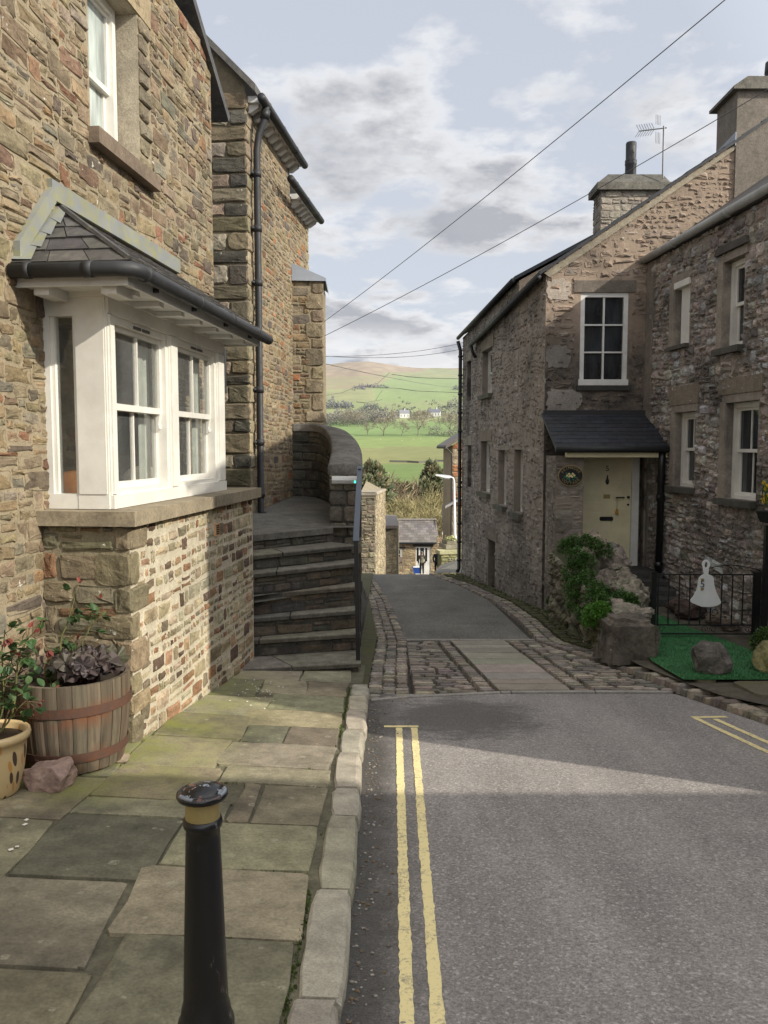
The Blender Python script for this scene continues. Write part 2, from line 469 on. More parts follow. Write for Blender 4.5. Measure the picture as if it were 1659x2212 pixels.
# unseen brightening of the sky around the sun, added as fill for shade
glow = rng(nt, N(nt, 'VectorMath', {0: tc, 1: (.88 * math.cos(SUN_EL), -.47 * math.cos(SUN_EL), math.sin(SUN_EL))}, operation='DOT_PRODUCT').outputs['Value'], .10, .95, 1.0, 2.8)
skyc = mix(nt, 1.0, skyc, N(nt, 'CombineXYZ', {0: mth(nt, 'POWER', glow, 1.04), 1: glow, 2: mth(nt, 'POWER', glow, .93)}).outputs[0], 'MULTIPLY')
bg = N(nt, 'Background', {'Color': skyc, 'Strength': .10})
wo = N(nt, 'OutputWorld'); nt.links.new(bg.outputs[0], wo.inputs[0])

sd = bpy.data.lights.new('sun', 'SUN'); sd.energy = 5.0; sd.angle = R(.55); sd.color = (1.0, .935, .81)
so = bpy.data.objects.new('sun', sd); C.objects.link(so)
sv = Vector((.88 * math.cos(SUN_EL), -.47 * math.cos(SUN_EL), math.sin(SUN_EL))).normalized()
so.rotation_euler = sv.to_track_quat('Z', 'Y').to_euler(); so.location = sv * 30

# ------------------------------------------------------------------ shared materials
M = {}
M['white'] = m_paint('white_paint', (.70, .68, .62), .42, .28, (.45, .4, .31))
M['white_old'] = m_paint('old_white_paint', (.66, .65, .62), .55, .3, (.3, .28, .23))
M['cream'] = m_paint('cream_paint', (.72, .65, .42), .42, .12, (.2, .17, .09))
M['black'] = m_paint('black_paint', (.010, .010, .011), .32, .2, (.05, .048, .045))
M['black_m'] = m_paint('black_plastic', (.018, .019, .021), .6, .25, (.05, .05, .05))
M['gold'] = m_paint('gold_paint', (.36, .28, .115), .42, .3, (.10, .07, .03), .5, .001, 20, .35)
M['glass'] = m_glass('window_glass')
M['glass_pale'] = m_glass('pale_window_glass', (.20, .225, .215))  # pale colour stands in for reflected sky and a blind behind
M['glass_bay'] = m_glass('clear_glass', through=1)
M['slate'] = m_slate('grey_slate')
M['slate_dark'] = m_slate('dark_slate', (.022, .025, .031), .06)
M['slate_far'] = m_slate('weathered_slate', (.15, .135, .125), .25)
M['lead'] = m_paint('lead_sheet', (.20, .21, .215), .6, .95, (.27, .26, .075), .3, .004, 9)
M['lead_g'] = m_paint('lead_grey', (.28, .31, .36), .45, .2, (.15, .15, .15), .5, .002, 5)
M['vcol'] = m_vcol('coloured_surface')
M['leaf'] = m_vcol('leaf', .5, .25, 30, 0, .4, .25)
M['bark'] = m_vcol('bark', .95, .4, 18, .01, .1)
M['iron'] = m_paint('wrought_iron', (.010, .011, .013), .45, .3, (.035, .03, .025))

# ------------------------------------------------------------------ terrain
PROF = [(84, -11.4 + EYE), (120, -24), (200, -34), (350, -40), (600, -38.5), (900, -27), (1200, -6), (1350, 9), (1500, 23), (1700, 49), (2000, 97), (2600, 196), (3200, 290), (4000, 392), (4500, 380), (6500, 330)]
PROF = [(84, zr(84) - EYE)] + PROF[1:]
def terr(x, y):
    """height of the land (world z)"""
    if y < 84:
        z = zr(y) - .12
        if y > 22.4: z -= .3
        return z
    for (y0, z0), (y1, z1) in zip(PROF, PROF[1:]):
        if y <= y1:
            t = (y - y0) / (y1 - y0); z = z0 + (z1 - z0) * t; break
    else: z = PROF[-1][1]
    a = x / y
    if y > 1500:
        k = min(1, (y - 1500) / 1800)
        z *= 1 + k * (.035 * math.exp(-((a + .022) / .03) ** 2) - .04 * (1 / (1 + math.exp(-(a - .02) / .012))) - .05 * max(0, -a - .05) * 4)
        z += k * 5 * mn.noise(Vector((x / 420, y / 420, 2))) + k * 2 * mn.noise(Vector((x / 90, y / 90, 2)))
    elif y > 250:
        z += min(1, (y - 250) / 400) * (1.6 * mn.noise(Vector((x / 110, y / 190, 5))) )
    return z + EYE
def land_col(x, y, z):
    a = x / y; u = CX + FPX * a; v = 965 - FPX * (z - EYE) / y
    nn = mn.noise(Vector((x / 160, y / 260, 1))); n2 = mn.noise(Vector((x / 45, y / 90, 7)))
    if y < 100: return (.10, .095, .085)
    g1, g2, moor, pale = (.115, .215, .03), (.16, .225, .045), (.27, .20, .12), (.235, .24, .10)
    if v > 1003: c = (.14, .195, .055)
    elif v > 966 + 5 * nn: c = tuple(p + (q - p) * (.5 + .4 * nn) for p, q in zip((.185, .205, .07), (.215, .20, .08)))
    elif v > 944 + 3 * n2: c = (.19, .245, .07)
    elif v > 912: c = (.155, .225, .065)
    elif v > 868: c = (.21, .24, .09)
    else:
        ridge = 812 + 10 * nn - (u - 780) * .06
        edge = 838 - (u - 812) * .55          # wall running up the fell beside the green intake
        if u > 810 and v > max(edge, 815 + (u - 860) * .03): c = (.20, .255, .085)
        elif v < ridge: c = tuple(m * (1 + .25 * n2) for m in moor)
        elif v < 838 + 8 * nn and u < 830: c = tuple(p + (q - p) * (.5 + .5 * n2) for p, q in zip(moor, pale))
        else: c = tuple(p * (1 + .12 * n2) for p in pale)
    k = 1 + .10 * n2 + .08 * nn
    h = min(.22, max(0, (y - 300) / 14000))  # bluish distance haze painted into the land colour
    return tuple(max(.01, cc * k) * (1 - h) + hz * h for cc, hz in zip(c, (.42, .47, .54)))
mb = MB()
rows = [-40, -15, -2, 3, 8, 12, 16, 20, 22.4, 26, 32, 40, 52, 66, 84]
y = 92
while y < 6500: rows.append(y); y *= 1.018 if y > 500 else 1.05
cols = [-.9, -.6, -.4, -.28, -.2, -.15, -.12]
a = -.10
while a < .135: cols.append(a); a += .0014
cols += [.14, .16, .2, .28, .4, .6, .9]
vs = []; cs = []
for y in rows:
    for a in cols:
        x = a * max(y, 0) + (30 * a / .9 if y < 84 else 30 * a / .9)
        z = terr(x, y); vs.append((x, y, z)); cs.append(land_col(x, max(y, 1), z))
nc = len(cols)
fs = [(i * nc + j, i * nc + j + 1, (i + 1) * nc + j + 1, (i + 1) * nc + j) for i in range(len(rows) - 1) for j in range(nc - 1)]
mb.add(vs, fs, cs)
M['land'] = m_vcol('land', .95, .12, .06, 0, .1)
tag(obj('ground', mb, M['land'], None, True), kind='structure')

# ------------------------------------------------------------------ road
def m_asphalt(name, base, warm, wet):
    m, nt, b = newmat(name); p = pos(nt)
    n1 = nz(nt, p, 130, 4, .8); n2 = nz(nt, p, 1.4, 6, .65); n3 = nz(nt, p, 60, 4, .7)
    c = mix(nt, rng(nt, n2, .3, .7), c4(base), c4(warm))
    c = mix(nt, 1.0, c, rng(nt, n1, .28, .72, .55, 1.45), 'MULTIPLY'); c = mix(nt, 1.0, c, rng(nt, n3, .3, .7, .7, 1.3), 'MULTIPLY'); c = mix(nt, 1.0, c, rng(nt, nz(nt, scaled(nt, p, (2.2, .35, 1)), 1.2, 5, .6), .3, .7, .8, 1.18), 'MULTIPLY')
    ch = N(nt, 'TexVoronoi', {'Vector': p, 'Scale': 95.0, 'Randomness': 1.0}); cg = N(nt, 'SeparateXYZ', {0: ch.outputs['Color']}).outputs[0]
    c = mix(nt, 1.0, c, rng(nt, cg, 0, 1, .80, 1.18), 'MULTIPLY'); c = mix(nt, rng(nt, cg, .93, .96, 0, .5), c, c4((.5, .47, .43)))
    sep = N(nt, 'SeparateXYZ', {0: p})
    # damp, grimy channel along the kerb and a damp patch at the end of the yellow lines
    ex = mth(nt, 'ADD', sep.outputs[0], mth(nt, 'MULTIPLY', nz(nt, p, 5, 6, .7), .34))
    df = rng(nt, ex, .13, .40, wet, 0)
    pd = N(nt, 'VectorMath', {0: p, 1: (.62, 6.75, -.52)}, operation='SUBTRACT').outputs[0]
    pl = N(nt, 'VectorMath', {0: scaled(nt, pd, (1.5, 1.35, .0))}, operation='LENGTH').outputs['Value']
    pf = rng(nt, mth(nt, 'ADD', pl, mth(nt, 'ADD', mth(nt, 'MULTIPLY', nz(nt, scaled(nt, p, (1, 2.2, 1)), 3.2, 9, .85), 2.4), mth(nt, 'MULTIPLY', nz(nt, p, 45, 3, .7), .9))), 2.25, 2.75, wet * .85, 0)
    dk = mth(nt, 'MAXIMUM', df, pf)
    c = mix(nt, dk, c, mix(nt, rng(nt, n1, .4, .6), c4((.03, .028, .025)), c4((.075, .07, .06))))
    cr = rng(nt, N(nt, 'TexVoronoi', {'Vector': p, 'Scale': 1.1, 'Randomness': 1.0}, feature='DISTANCE_TO_EDGE').outputs[0], .0, .006, .0, 0)
    c = mix(nt, cr, c, c4((.02, .02, .02)))
    out(nt, c, b, rng(nt, dk, 0, 1, .88, .6)); b.inputs['Specular IOR Level'].default_value = .3
    bump(nt, b, mth(nt, 'ADD', n1, n3), .8, .004)
    return m
M['asphalt'] = m_asphalt('asphalt', (.235, .216, .203), (.285, .262, .243), .85)
M['asphalt_old'] = m_asphalt('old_asphalt', (.098, .094, .080), (.165, .155, .13), .5)

def grid(mb, xl, xr, ys, off, nx=6, col=(1, 1, 1), zf=zr, xs=None):
    vs = []
    for y in ys:
        for i in range(nx + 1):
            x = xl(y) + (xr(y) - xl(y)) * i / nx
            vs.append((x, y, zf(y) + off))
    fs = [(r * (nx + 1) + i, r * (nx + 1) + i + 1, (r + 1) * (nx + 1) + i + 1, (r + 1) * (nx + 1) + i) for r in range(len(ys) - 1) for i in range(nx)]
    mb.add(vs, fs, col)
def lerp_pts(pts):
    def f(t):
        if t <= pts[0][0]: return pts[0][1]
        for (a, b), (c, d) in zip(pts, pts[1:]):
            if t <= c: return b + (d - b) * (t - a) / (c - a)
        return pts[-1][1]
    return f
rk = lerp_pts([(-12, 5.0), (2, 4.1), (4.5, 3.62), (5.6, 3.32), (6.5, 3.05), (7.62, 2.72)])     # right edge of the carriageway
ysr = [-12, -6, -2, 0, 1, 2, 3, 4, 4.5, 5, 5.6, 6, 6.5, 7, 7.62]
mb = MB(); grid(mb, lambda y: -.16, lambda y: rk(y) + .02, ysr, 0.0)
tag(obj('road', mb, M['asphalt']), kind='structure')
la = lerp_pts([(10.8, .26), (15.6, .08), (22.4, -.41), (30, -1.1), (60, 1.6), (84, 3)])
ra = lerp_pts([(10.8, 1.96), (15.6, 2.03), (19, 1.72), (22.4, 1.19), (30, 1.0), (60, 6.0), (84, 8)])
mb = MB(); grid(mb, la, ra, [10.86, 12, 14, 15.6, 17, 19, 21, 22.0, 22.4, 23, 24, 27, 30, 40, 60, 84], 0.0, 6)
tag(obj('lane', mb, M['asphalt_old']), kind='structure')
# bed under setts and channels
M['bed'] = m_stone('sett_bed', (1, 1, 1), .5, .01, 0, .4)
mb = MB(); grid(mb, lambda y: -.9, lambda y: 5.2, [3, 5, 7.0, 7.6, 9, 10.8, 12, 14, 16, 18, 20, 22.3], -.05, 2, (.05, .042, .032))
tag(obj('channel_bed', mb, M['bed']), kind='structure')

# double yellow lines: worn thermoplastic on the road
M['yellow'] = None
m, nt, b = newmat('yellow_line_paint'); p = pos(nt)
n1 = nz(nt, p, 60, 6, .75); n2 = nz(nt, p, 7, 5, .7)
c = mix(nt, rng(nt, mth(nt, 'ADD', mth(nt, 'MULTIPLY', n1, .7), mth(nt, 'MULTIPLY', n2, .4)), .56, .68, 0, .85), c4((.78, .66, .33)), c4((.22, .19, .15)))
out(nt, c, b, .8); bump(nt, b, n1, .6, .003); M['yellow'] = m
def line_strip(pts, wd, off=.004, rnd=random.Random(3)):
    """ribbon on the road along pts with slightly ragged edges"""
    mb = MB(); vs = []
    fine = []
    for (x0, y0), (x1, y1) in zip(pts, pts[1:]):
        n = max(2, int(math.hypot(x1 - x0, y1 - y0) / .03))
        for i in range(n): fine.append((x0 + (x1 - x0) * i / n, y0 + (y1 - y0) * i / n))
    fine.append(pts[-1])
    for i, (x, y) in enumerate(fine):
        a = fine[max(0, i - 1)]; c = fine[min(len(fine) - 1, i + 1)]
        dx, dy = c[0] - a[0], c[1] - a[1]; L = math.hypot(dx, dy); nx, ny = -dy / L, dx / L
        l = wd / 2 + rnd.uniform(-.004, .003); r = wd / 2 + rnd.uniform(-.004, .003)
        vs += [(x + nx * l, y + ny * l, zr(y + ny * l) + off), (x - nx * r, y - ny * r, zr(y - ny * r) + off)]
    mb.add(vs, [(2 * i, 2 * i + 1, 2 * i + 3, 2 * i + 2) for i in range(len(fine) - 1)])
    return mb
mbl = line_strip([(.05, .3), (.066, 1.8), (.078, 2.63), (.10, 4.6), (.119, 6.40)], .05)
join(mbl, line_strip([(.165, .3), (.172, 1.8), (.181, 2.63), (.212, 4.6), (.239, 6.40)], .05))
join(mbl, line_strip([(.0, 6.44), (.275, 6.44)], .055))
join(mbl, line_strip([(2.58, 6.70), (2.72, 5.80), (2.98, 4.6), (3.3, 2.6)], .05))
join(mbl, line_strip([(2.73, 6.68), (2.85, 5.95), (3.08, 4.7), (3.42, 2.6)], .05))
join(mbl, line_strip([(2.56, 6.73), (2.86, 6.75)], .055))
tag(obj('road_marking', mbl, M['yellow']), kind='structure')

# concrete strips that edge the setts
def gpt(x, y, o=0.0): return Vector((x, y, zr(y) + o))
M['concrete'] = m_stone('concrete', (1, 1, 1), .25, .004, 0, .12)
mb = MB()
fr = [(-.12, 7.30), (.24, 7.45), (1.1, 7.62), (1.2, 7.64), (2.0, 7.66), (2.72, 7.64)]
for (x0, y0), (x1, y1) in zip(fr, fr[1:]):
    mb.box(lambda a, b_, c_: gpt(a, y0 + (y1 - y0) * (a - x0) / (x1 - x0) + b_, c_), x0 + .006, x1 - .006, 0, .075, -.06, .012, (.30, .28, .25))
for x0, x1 in ((.22, 1.0), (1.01, 1.55), (1.56, 2.0)):
    mb.box(gpt, x0, x1, 10.80, 10.90, -.06, .012, (.28, .26, .22))
tag(obj('edging_strip', mb, M['concrete']), kind='structure')

# setts: two panels of rounded cobbles either side of a flagged wheel track
M['sett'] = m_stone('sett_stone', (1, 1, 1), .35, .008, .1, .3)
rnd = random.Random(11)
SETT = [(.255, .22, .18), (.205, .18, .15), (.29, .255, .205), (.235, .20, .175), (.175, .155, .13), (.31, .27, .205)]
mb = MB()
frl = lerp_pts(fr)
def sett_panel(x0f, x1f, y0f, y1, seed, rowh=.135, wr=(.11, .30)):
    r = random.Random(seed); y = None
    nrow = 28
    for k in range(nrow):
        s0 = k / nrow; s1 = (k + 1) / nrow
        t = 0.0
        while t < 1:
            xa, xb = x0f(s0), x1f(s0); W = xb - xa
            wd = r.uniform(*wr) / W; e = t + wd
            if 1 - e < .07 / W: e = 1
            e = min(e, 1)
            ym0 = y0f(xa + W * (t + e) / 2); D = y1 - ym0
            ya, yb = ym0 + D * s0, ym0 + D * s1
            a0_, a1_ = xa + W * t, xa + W * e
            g = .015
            stone(mb, gpt, a0_ + g, a1_ - g, ya + g + .01 * math.sin(a0_ * 9), yb - g + .01 * math.sin(a0_ * 9), r.uniform(.008, .02), vary(r.choice(SETT), r, .22), r, .011, .034, .004, base=-.05)
            t = e
y1s = 10.78
yf = lambda x: frl(x) + .10
lx0 = lambda s: .27 + .0 * s
mlx = lambda s: 1.09 - .22 * s          # left edge of the flag track
mrx = lambda s: 1.79 - .20 * s
sett_panel(lambda s: .27, lambda s: mlx(s) - .19, yf, y1s, 5)
sett_panel(lambda s: mlx(s) - .18, lambda s: mlx(s) - .02, yf, y1s, 6, wr=(.14, .18))
sett_panel(lambda s: mrx(s) + .02, lambda s: mrx(s) + .20, yf, y1s, 7, wr=(.15, .2))
sett_panel(lambda s: mrx(s) + .21, lambda s: 2.78 - .80 * s, yf, y1s, 8)
tag(obj('setts', mb, M['sett']), kind='structure')
mb = MB(); r = random.Random(4); s = 0.0
M['flag'] = m_stone('flag_stone', (1, 1, 1), .22, .004, .0, .22, fine=70)
while s < 1:
    e = min(1, s + r.uniform(.07, .17))
    if 1 - e < .05: e = 1
    y0_, y1_ = 7.74 + 3.04 * s, 7.74 + 3.04 * e
    def tf(a, b_, c_): 
        t = (b_ - 7.74) / 3.04
        return gpt(mlx(t) + (mrx(t) - mlx(t)) * a, b_, c_)
    stone(mb, tf, .005, .995, y0_ + .02, y1_ - .02, .016, vary((.31, .28, .23), r, .15), r, .003, .012, .001, base=-.05, rad=.02)
    s = e
tag(obj('flag_track', mb, M['flag']), kind='structure')

# cobbled channels either side of the lane, following its edges
def channel(lines, y0, y1, n, seed, wx, rel=(.0, .02), lift=0.0):
    """lines: functions x(y) of the channel's course lines; stones laid across"""
    r = random.Random(seed); y = y0
    for k, xf in enumerate(lines):
        y = y0 + r.uniform(0, .05)
        while y < y1:
            h = r.uniform(.07, .15) * (1 + .25 * (y > 14)); wd = wx * r.uniform(.85, 1.1)
            def fn(a, b_, c_, xf=xf): return gpt(xf(b_) + a, b_, c_ + lift)
            stone(mb, fn, -wd / 2, wd / 2, y + .008, y + h - .008, r.uniform(*rel) - .02 * (k == 1 and len(lines) == 3), vary(r.choice(SETT), r, .25), r, .012, .032, .007, base=-.05)
            y += h
mb = MB()
cl = lerp_pts([(7.3, .06), (9, .085), (10.8, .13), (15.6, -.06), (22.4, -.52)])
channel([lambda y: cl(y) - .155 - .0 * y, lambda y: cl(y) - .02, lambda y: cl(y) + .11 + .00 * y], 7.35, 22.3, 3, 21, .13)
cr = lerp_pts([(8.6, 2.74), (9.4, 2.52), (10.8, 2.12), (13, 2.2), (15.6, 2.17), (19, 1.86), (22.4, 1.30)])
channel([lambda y: cr(y), lambda y: cr(y) + .15], 8.7, 22.3, 3, 22, .145)
cq = lerp_pts([(2, 4.22), (4.5, 3.76), (5.6, 3.46), (6.5, 3.2), (7.62, 2.92), (8.8, 2.72)])
channel([lambda y: cq(y), lambda y: cq(y) + .2], 3.0, 8.7, 2, 23, .19, (.0, .05), .02)
tag(obj('cobbled_channel', mb, M['sett']), kind='structure')
# rough verge of smaller cobbles between the right channel and the house wall
mb = MB(); r = random.Random(31); y = 10.2
while y < 22.2:
    h = r.uniform(.12, .2); x = cr(y) + .25
    xw = 2.72 - .0788 * max(0, y - 14.3)
    while x < xw:
        wd = r.uniform(.13, .24)
        stone(mb, gpt, x + .01, x + wd - .01, y + .01, y + h - .01, r.uniform(.0, .02) + .05 * min(1, (x - cr(y) - .25)), vary((.085, .08, .05), r, .3), r, .014, .03, .006, base=-.08)
        x += wd
    y += h
M['mossy'] = m_stone('mossy_stone', (1, 1, 1), .4, .008, 0, .3, (-5, -4, 2, 30, .55, (.075, .085, .02)))
tag(obj('cobbled_verge', mb, M['mossy']), kind='structure')

# ------------------------------------------------------------------ pavement and kerb (left)
def zp(x, y): return zr(y) + .10 + .05 * max(0, -x - .35)
def pav(x, y, o=0.0): return Vector((x, y, zp(x, y) + o))
M['flag_l'] = m_stone('york_flags', (1, 1, 1), .46, .008, .2, .72, (-.75, -1.6, 4.1, 8.4, .85, (.19, .205, .04)), fine=70, spots=.55)
FLAG = [(.255, .23, .155), (.28, .24, .165), (.23, .21, .14), (.265, .242, .158), (.165, .15, .105), (.285, .245, .175)]
mb = MB(); r = random.Random(8)
rowsR = [.9, 1.35, 1.8, 2.32, 2.97, 3.56, 4.10, 4.70, 5.03, 5.55, 6.0, 6.5, 7.05, 7.62, 8.25]
edge = [-1.10, -1.0, -1.05, -.98, -1.06, -1.02, -.72, -.98, -1.05, -.9, -1.1, -.95, -1.0, -.8]
for i, (y0_, y1_) in enumerate(zip(rowsR, rowsR[1:])):
    xs = [edge[i], -.325]
    if i in (6, 9, 12): xs = [edge[i] - .1, -.7, -.325]
    for x0_, x1_ in zip(xs, xs[1:]):
        stone(mb, pav, x0_ + .004, x1_ - .004, y0_ + .004, y1_ - .004, r.uniform(.002, .007), vary(FLAG[(i * 5 + 1) % 6], r, .14), r, .013, .012, .0018, base=-.03, skew=.05, rad=.02)
colsL = [(-1.0, [1.0, 1.6, 2.35, 2.72, 3.4, 4.12, 4.38, 4.95, 5.6, 6.25, 6.9, 7.6, 8.3]), (-1.62, [.8, 1.7, 2.42, 3.28, 4.02, 4.7, 5.5, 6.3, 7.2, 8.2]), (-2.2, [1.1, 1.9, 2.8, 3.6, 4.5, 5.4, 6.3]), (-2.9, [1, 2, 3, 4, 5, 6])]
for k, (x1_, ys_) in enumerate(colsL):
    x0_ = colsL[k + 1][0] if k + 1 < len(colsL) else -3.6
    for j, (y0_, y1_) in enumerate(zip(ys_, ys_[1:])):
        i = min(range(len(edge)), key=lambda q: abs((rowsR[q] + rowsR[q + 1]) / 2 - (y0_ + y1_) / 2))
        xr_ = edge[i] if k == 0 else x1_
        if k == 0 and i in (6, 9, 12): xr_ -= .1
        stone(mb, pav, x0_ + .004, xr_ - .004, y0_ + .004, y1_ - .004, r.uniform(.0, .006), vary(FLAG[(j * 7 + k * 3) % 6], r, .16), r, .013, .012, .0018, base=-.03, skew=.06, rad=.02)
bed = MB()
vs = []; ys_ = [.2, 1, 2, 3, 4, 5, 6, 7, 8, 8.6]
for y in ys_:
    for x in (-4.2, -2.5, -1.5, -.9, -.35, -.2): vs.append((x, y, zp(x, y) - .012))
bed.add(vs, [(i * 6 + j, i * 6 + j + 1, (i + 1) * 6 + j + 1, (i + 1) * 6 + j) for i in range(len(ys_) - 1) for j in range(5)], (.13, .12, .08))
o = obj('pavement', mb, M['flag_l']); tag(o, kind='structure')
tag(obj('pavement_bed', bed, M['bed']), kind='structure')
mb = MB(); r = random.Random(2); y = .6
ke = [.6, 1.3, 2.05, 2.62, 3.42, 4.28, 4.72, 5.42, 6.0, 6.62, 7.15, 7.62]
for y0_, y1_ in zip(ke, ke[1:]):
    def kf(a, b_, c_): return Vector((-.14 - c_ * .0 + a, b_, zr(b_) + c_))
    # section: outer face, rounded arris, top, inner face
    prof = [(.0, -.06), (.004, .07), (-.008, .095), (-.03, .108), (-.15, .112), (-.16, .10), (-.165, -.06)]
    n = 5; vs = []; dx = r.uniform(-.008, .008); dz = r.uniform(-.006, .005); tw = r.uniform(-.004, .004)
    for i in range(n + 1):
        t = i / n; yy = y0_ + .008 + (y1_ - y0_ - .016) * t; e = .012 if i in (0, n) else 0
        for (px_, pz_) in prof:
            vs.append(kf(px_ + dx + tw * (t - .5) * 4 + r.uniform(-.004, .004) - (e if px_ > -.02 else -e), yy, pz_ + dz + r.uniform(-.003, .003) - (e if pz_ > 0 else 0)))
    k = len(prof)
    fs = [(i * k + j, i * k + j + 1, (i + 1) * k + j + 1, (i + 1) * k + j) for i in range(n) for j in range(k - 1)] + [tuple(range(k - 1, -1, -1)), tuple(n * k + j for j in range(k))]
    mb.add(vs, fs, vary((.36, .325, .255), r, .1))
M['kerb'] = m_stone('kerb_stone', (1, 1, 1), .4, .008, .15, .35, fine=110)
tag(obj('kerb', mb, M['kerb'], None, False), kind='structure')
# moss in the joint behind the kerb and grit in the gutter
mb = MB(); r = random.Random(71)
for i in range(2600):
    if i < 1900: y = .9 + 6.8 * r.random() ** 1.2; x = -.316 + r.gauss(0, .007)
    else: y = r.choice(rowsR[1:-1]) + r.gauss(0, .006); x = r.uniform(-.95, -.33)
    if mn.noise(Vector((x * 5, y * 2.2, 3))) < (.0 if i < 1900 else .12): continue
    z = zp(x, y) - .006; a = r.uniform(0, 6.28); s = r.uniform(.003, .008)
    mb.add([(x - s * math.cos(a), y - s * math.sin(a), z), (x + s * math.cos(a), y + s * math.sin(a), z), (x + r.gauss(0, .004), y + r.gauss(0, .004), z + r.uniform(.006, .018))], [(0, 1, 2)], vary(r.choice([(.06, .10, .015), (.09, .13, .02), (.05, .07, .02)]), r, .3))
tag(obj('moss', mb, M['leaf']), 'green moss growing in the joint between flags and kerb', 'moss', kind='stuff')
mb = MB()
for i in range(420):
    y = 1.4 + 6 * r.random(); x = -.125 + abs(r.gauss(0, .07)); s = r.uniform(.003, .009); blob(mb, (x, y, zr(y) + s * .4), (s * 1.3, s, s * .7), r, r.choice([(.25, .22, .18), (.14, .12, .1), (.32, .29, .25), (.16, .11, .06)]), .2, 1)
tag(obj('grit', mb, M['vcol']), 'loose grit and leaf litter lying along the kerb', 'grit', kind='stuff')
# narrow mossy margin between stair wall and channel
mb = MB()
grid(mb, lambda y: -.30, lambda y: cl(y) - .22, [7.6, 8.2, 9, 10, 11, 12, 14, 16, 18, 20, 22.4], .03, 2, (.085, .075, .05))
tag(obj('path_margin', mb, M['mossy']), kind='structure')

# ================================================================== LEFT SIDE
M['sand_wall'] = m_stone('sandstone_rubble', (1.0, .95, .88), .5, .02, .9, .35)
M['mortar'] = m_stone('lime_mortar', (1, .97, .91), .28, .012, 0, .25, fine=60)
M['dress'] = m_stone('dressed_stone', (1, 1, 1), .3, .006, .25, .4)
M['dark_stone'] = m_stone('weathered_dark_stone', (1, 1, 1), .5, .012, .15, .5)

def wbox(mb, W, a0, a1, z0, z1, o0, o1, col=(1, 1, 1)): mb.box(lambda a, b, c: W.pt(a, b, c), a0, a1, z0, z1, o0, o1, col)
def sash(parent, W, a0, a1, z0, z1, rec, mat, glass, cols=1, rows=1, jw=.06, nm='window', lower_in=.03, mid=.5, bars2=None, sill=None):
    """box sash window set back by rec: frame with meeting rail and glazing bars, one pane sheet behind each sash"""
    f = MB()
    wbox(f, W, a0, a0 + jw, z0, z1, -rec - .06, -rec + .035); wbox(f, W, a1 - jw, a1, z0, z1, -rec - .06, -rec + .035)
    wbox(f, W, a0 + jw, a1 - jw, z1 - jw, z1, -rec - .06, -rec + .033); wbox(f, W, a0 + jw, a1 - jw, z0, z0 + .045, -rec - .06, -rec + .045)
    zm = z0 + (z1 - z0) * mid; b0, b1 = a0 + jw, a1 - jw
    t, g = .038, .022
    def s(zb, zt, o, cols):
        wbox(f, W, b0, b0 + t, zb, zt, o - .035, o); wbox(f, W, b1 - t, b1, zb, zt, o - .035, o)
        wbox(f, W, b0 + t, b1 - t, zt - t, zt, o - .035, o - .001); wbox(f, W, b0 + t, b1 - t, zb, zb + t * 1.2, o - .035, o - .001)
        for i in range(1, cols):
            x = b0 + t + (b1 - b0 - 2 * t) * i / cols
            wbox(f, W, x - g / 2, x + g / 2, zb + t * 1.2, zt - t, o - .03, o - .004)
    s(zm - .02, z1 - jw, -rec, cols); s(z0 + .045, zm + .018, -rec - .038, bars2 or cols)
    o = obj(nm, f, mat, parent)
    p = MB()
    p.quad(W.pt(b0, zm, -rec - .02), W.pt(b1, zm, -rec - .02), W.pt(b1, z1 - jw, -rec - .02), W.pt(b0, z1 - jw, -rec - .02))
    p.quad(W.pt(b0, z0, -rec - .055), W.pt(b1, z0, -rec - .055), W.pt(b1, zm, -rec - .055), W.pt(b0, zm, -rec - .055))
    sub('pane', p, glass, o)
    return o
def room(parent, W, a0, a1, z0, z1, rec, col=(.02, .018, .016)):
    """dark room lining behind an opening"""
    b = MB(); d = 1.2
    wbox(b, W, a0 - .2, a1 + .2, z0 - .2, z1 + .1, -rec - d, -rec - .12, col)
    return obj('room', b, M['vcol'], parent)

# ---------------------------------------------------------------- house with the bay window
W1 = Wall((-2.27, 5.45), (.1093, .994), (1, 0))
A_END = 3.77
house1 = thing('stone_house', 'sunlit sandstone house with white bay window on the left', 'house', (-2.27, 5.45, zr(5.45)))
upw = W1.rect(196, 20, 297, 370)
h_up = (W1.px(196, 300)[0], W1.px(299, 200)[0], W1.px(250, 322)[1], W1.px(250, -28)[1])
v0 = W1.px(405, 0); v1 = W1.px(470, 216)
halfs1 = [below_line(v0, v1) if v0[0] < v1[0] else below_line(v1, v0)]
ztop = 5.9
wf = MB()
h_bay = (.22, 2.45, P(285, 1105, 5.36).z + .02, P(240, 640, 5.5).z - .06)
wallface(wf, W1.pt, -5.5, A_END, -1.2, ztop, [h_up, h_bay], halfs1, .26, MORT, (.40, .36, .29))
# closed far end, seen past the corner
wf.quad(W1.pt(A_END, -1.2, 0), W1.pt(A_END, -1.2, -2.5), W1.pt(A_END, 4.6, -2.5), W1.pt(A_END, 4.6, 0), MORT)
mo = obj('wall', wf, M['mortar'], house1)
st = MB(); rnd = random.Random(101)
rubble(st, W1.pt, -2.4, A_END - .0, -1.2, ztop, rnd, SAND_W, (.055, .16), (.9, 2.8), .017, (.000, .011), [(h_up[0] - .02, h_up[1] + .26, h_up[2] - .02, h_up[3] + .02), h_bay], halfs1, .011, .010, .006, .035)
# stone jambs of the upper window and the quoins of the far corner
for k in range(9):
    z = h_up[2] + k * (h_up[3] - h_up[2]) / 9
    stone(st, W1.pt, h_up[1] + .005, h_up[1] + .25 - .06 * (k % 2), z + .008, z + (h_up[3] - h_up[2]) / 9 - .008, .02, vary((.2, .175, .13), rnd, .2), rnd, .006, .015, .008)
sub('rubble_facing', st, M['sand_wall'], mo)
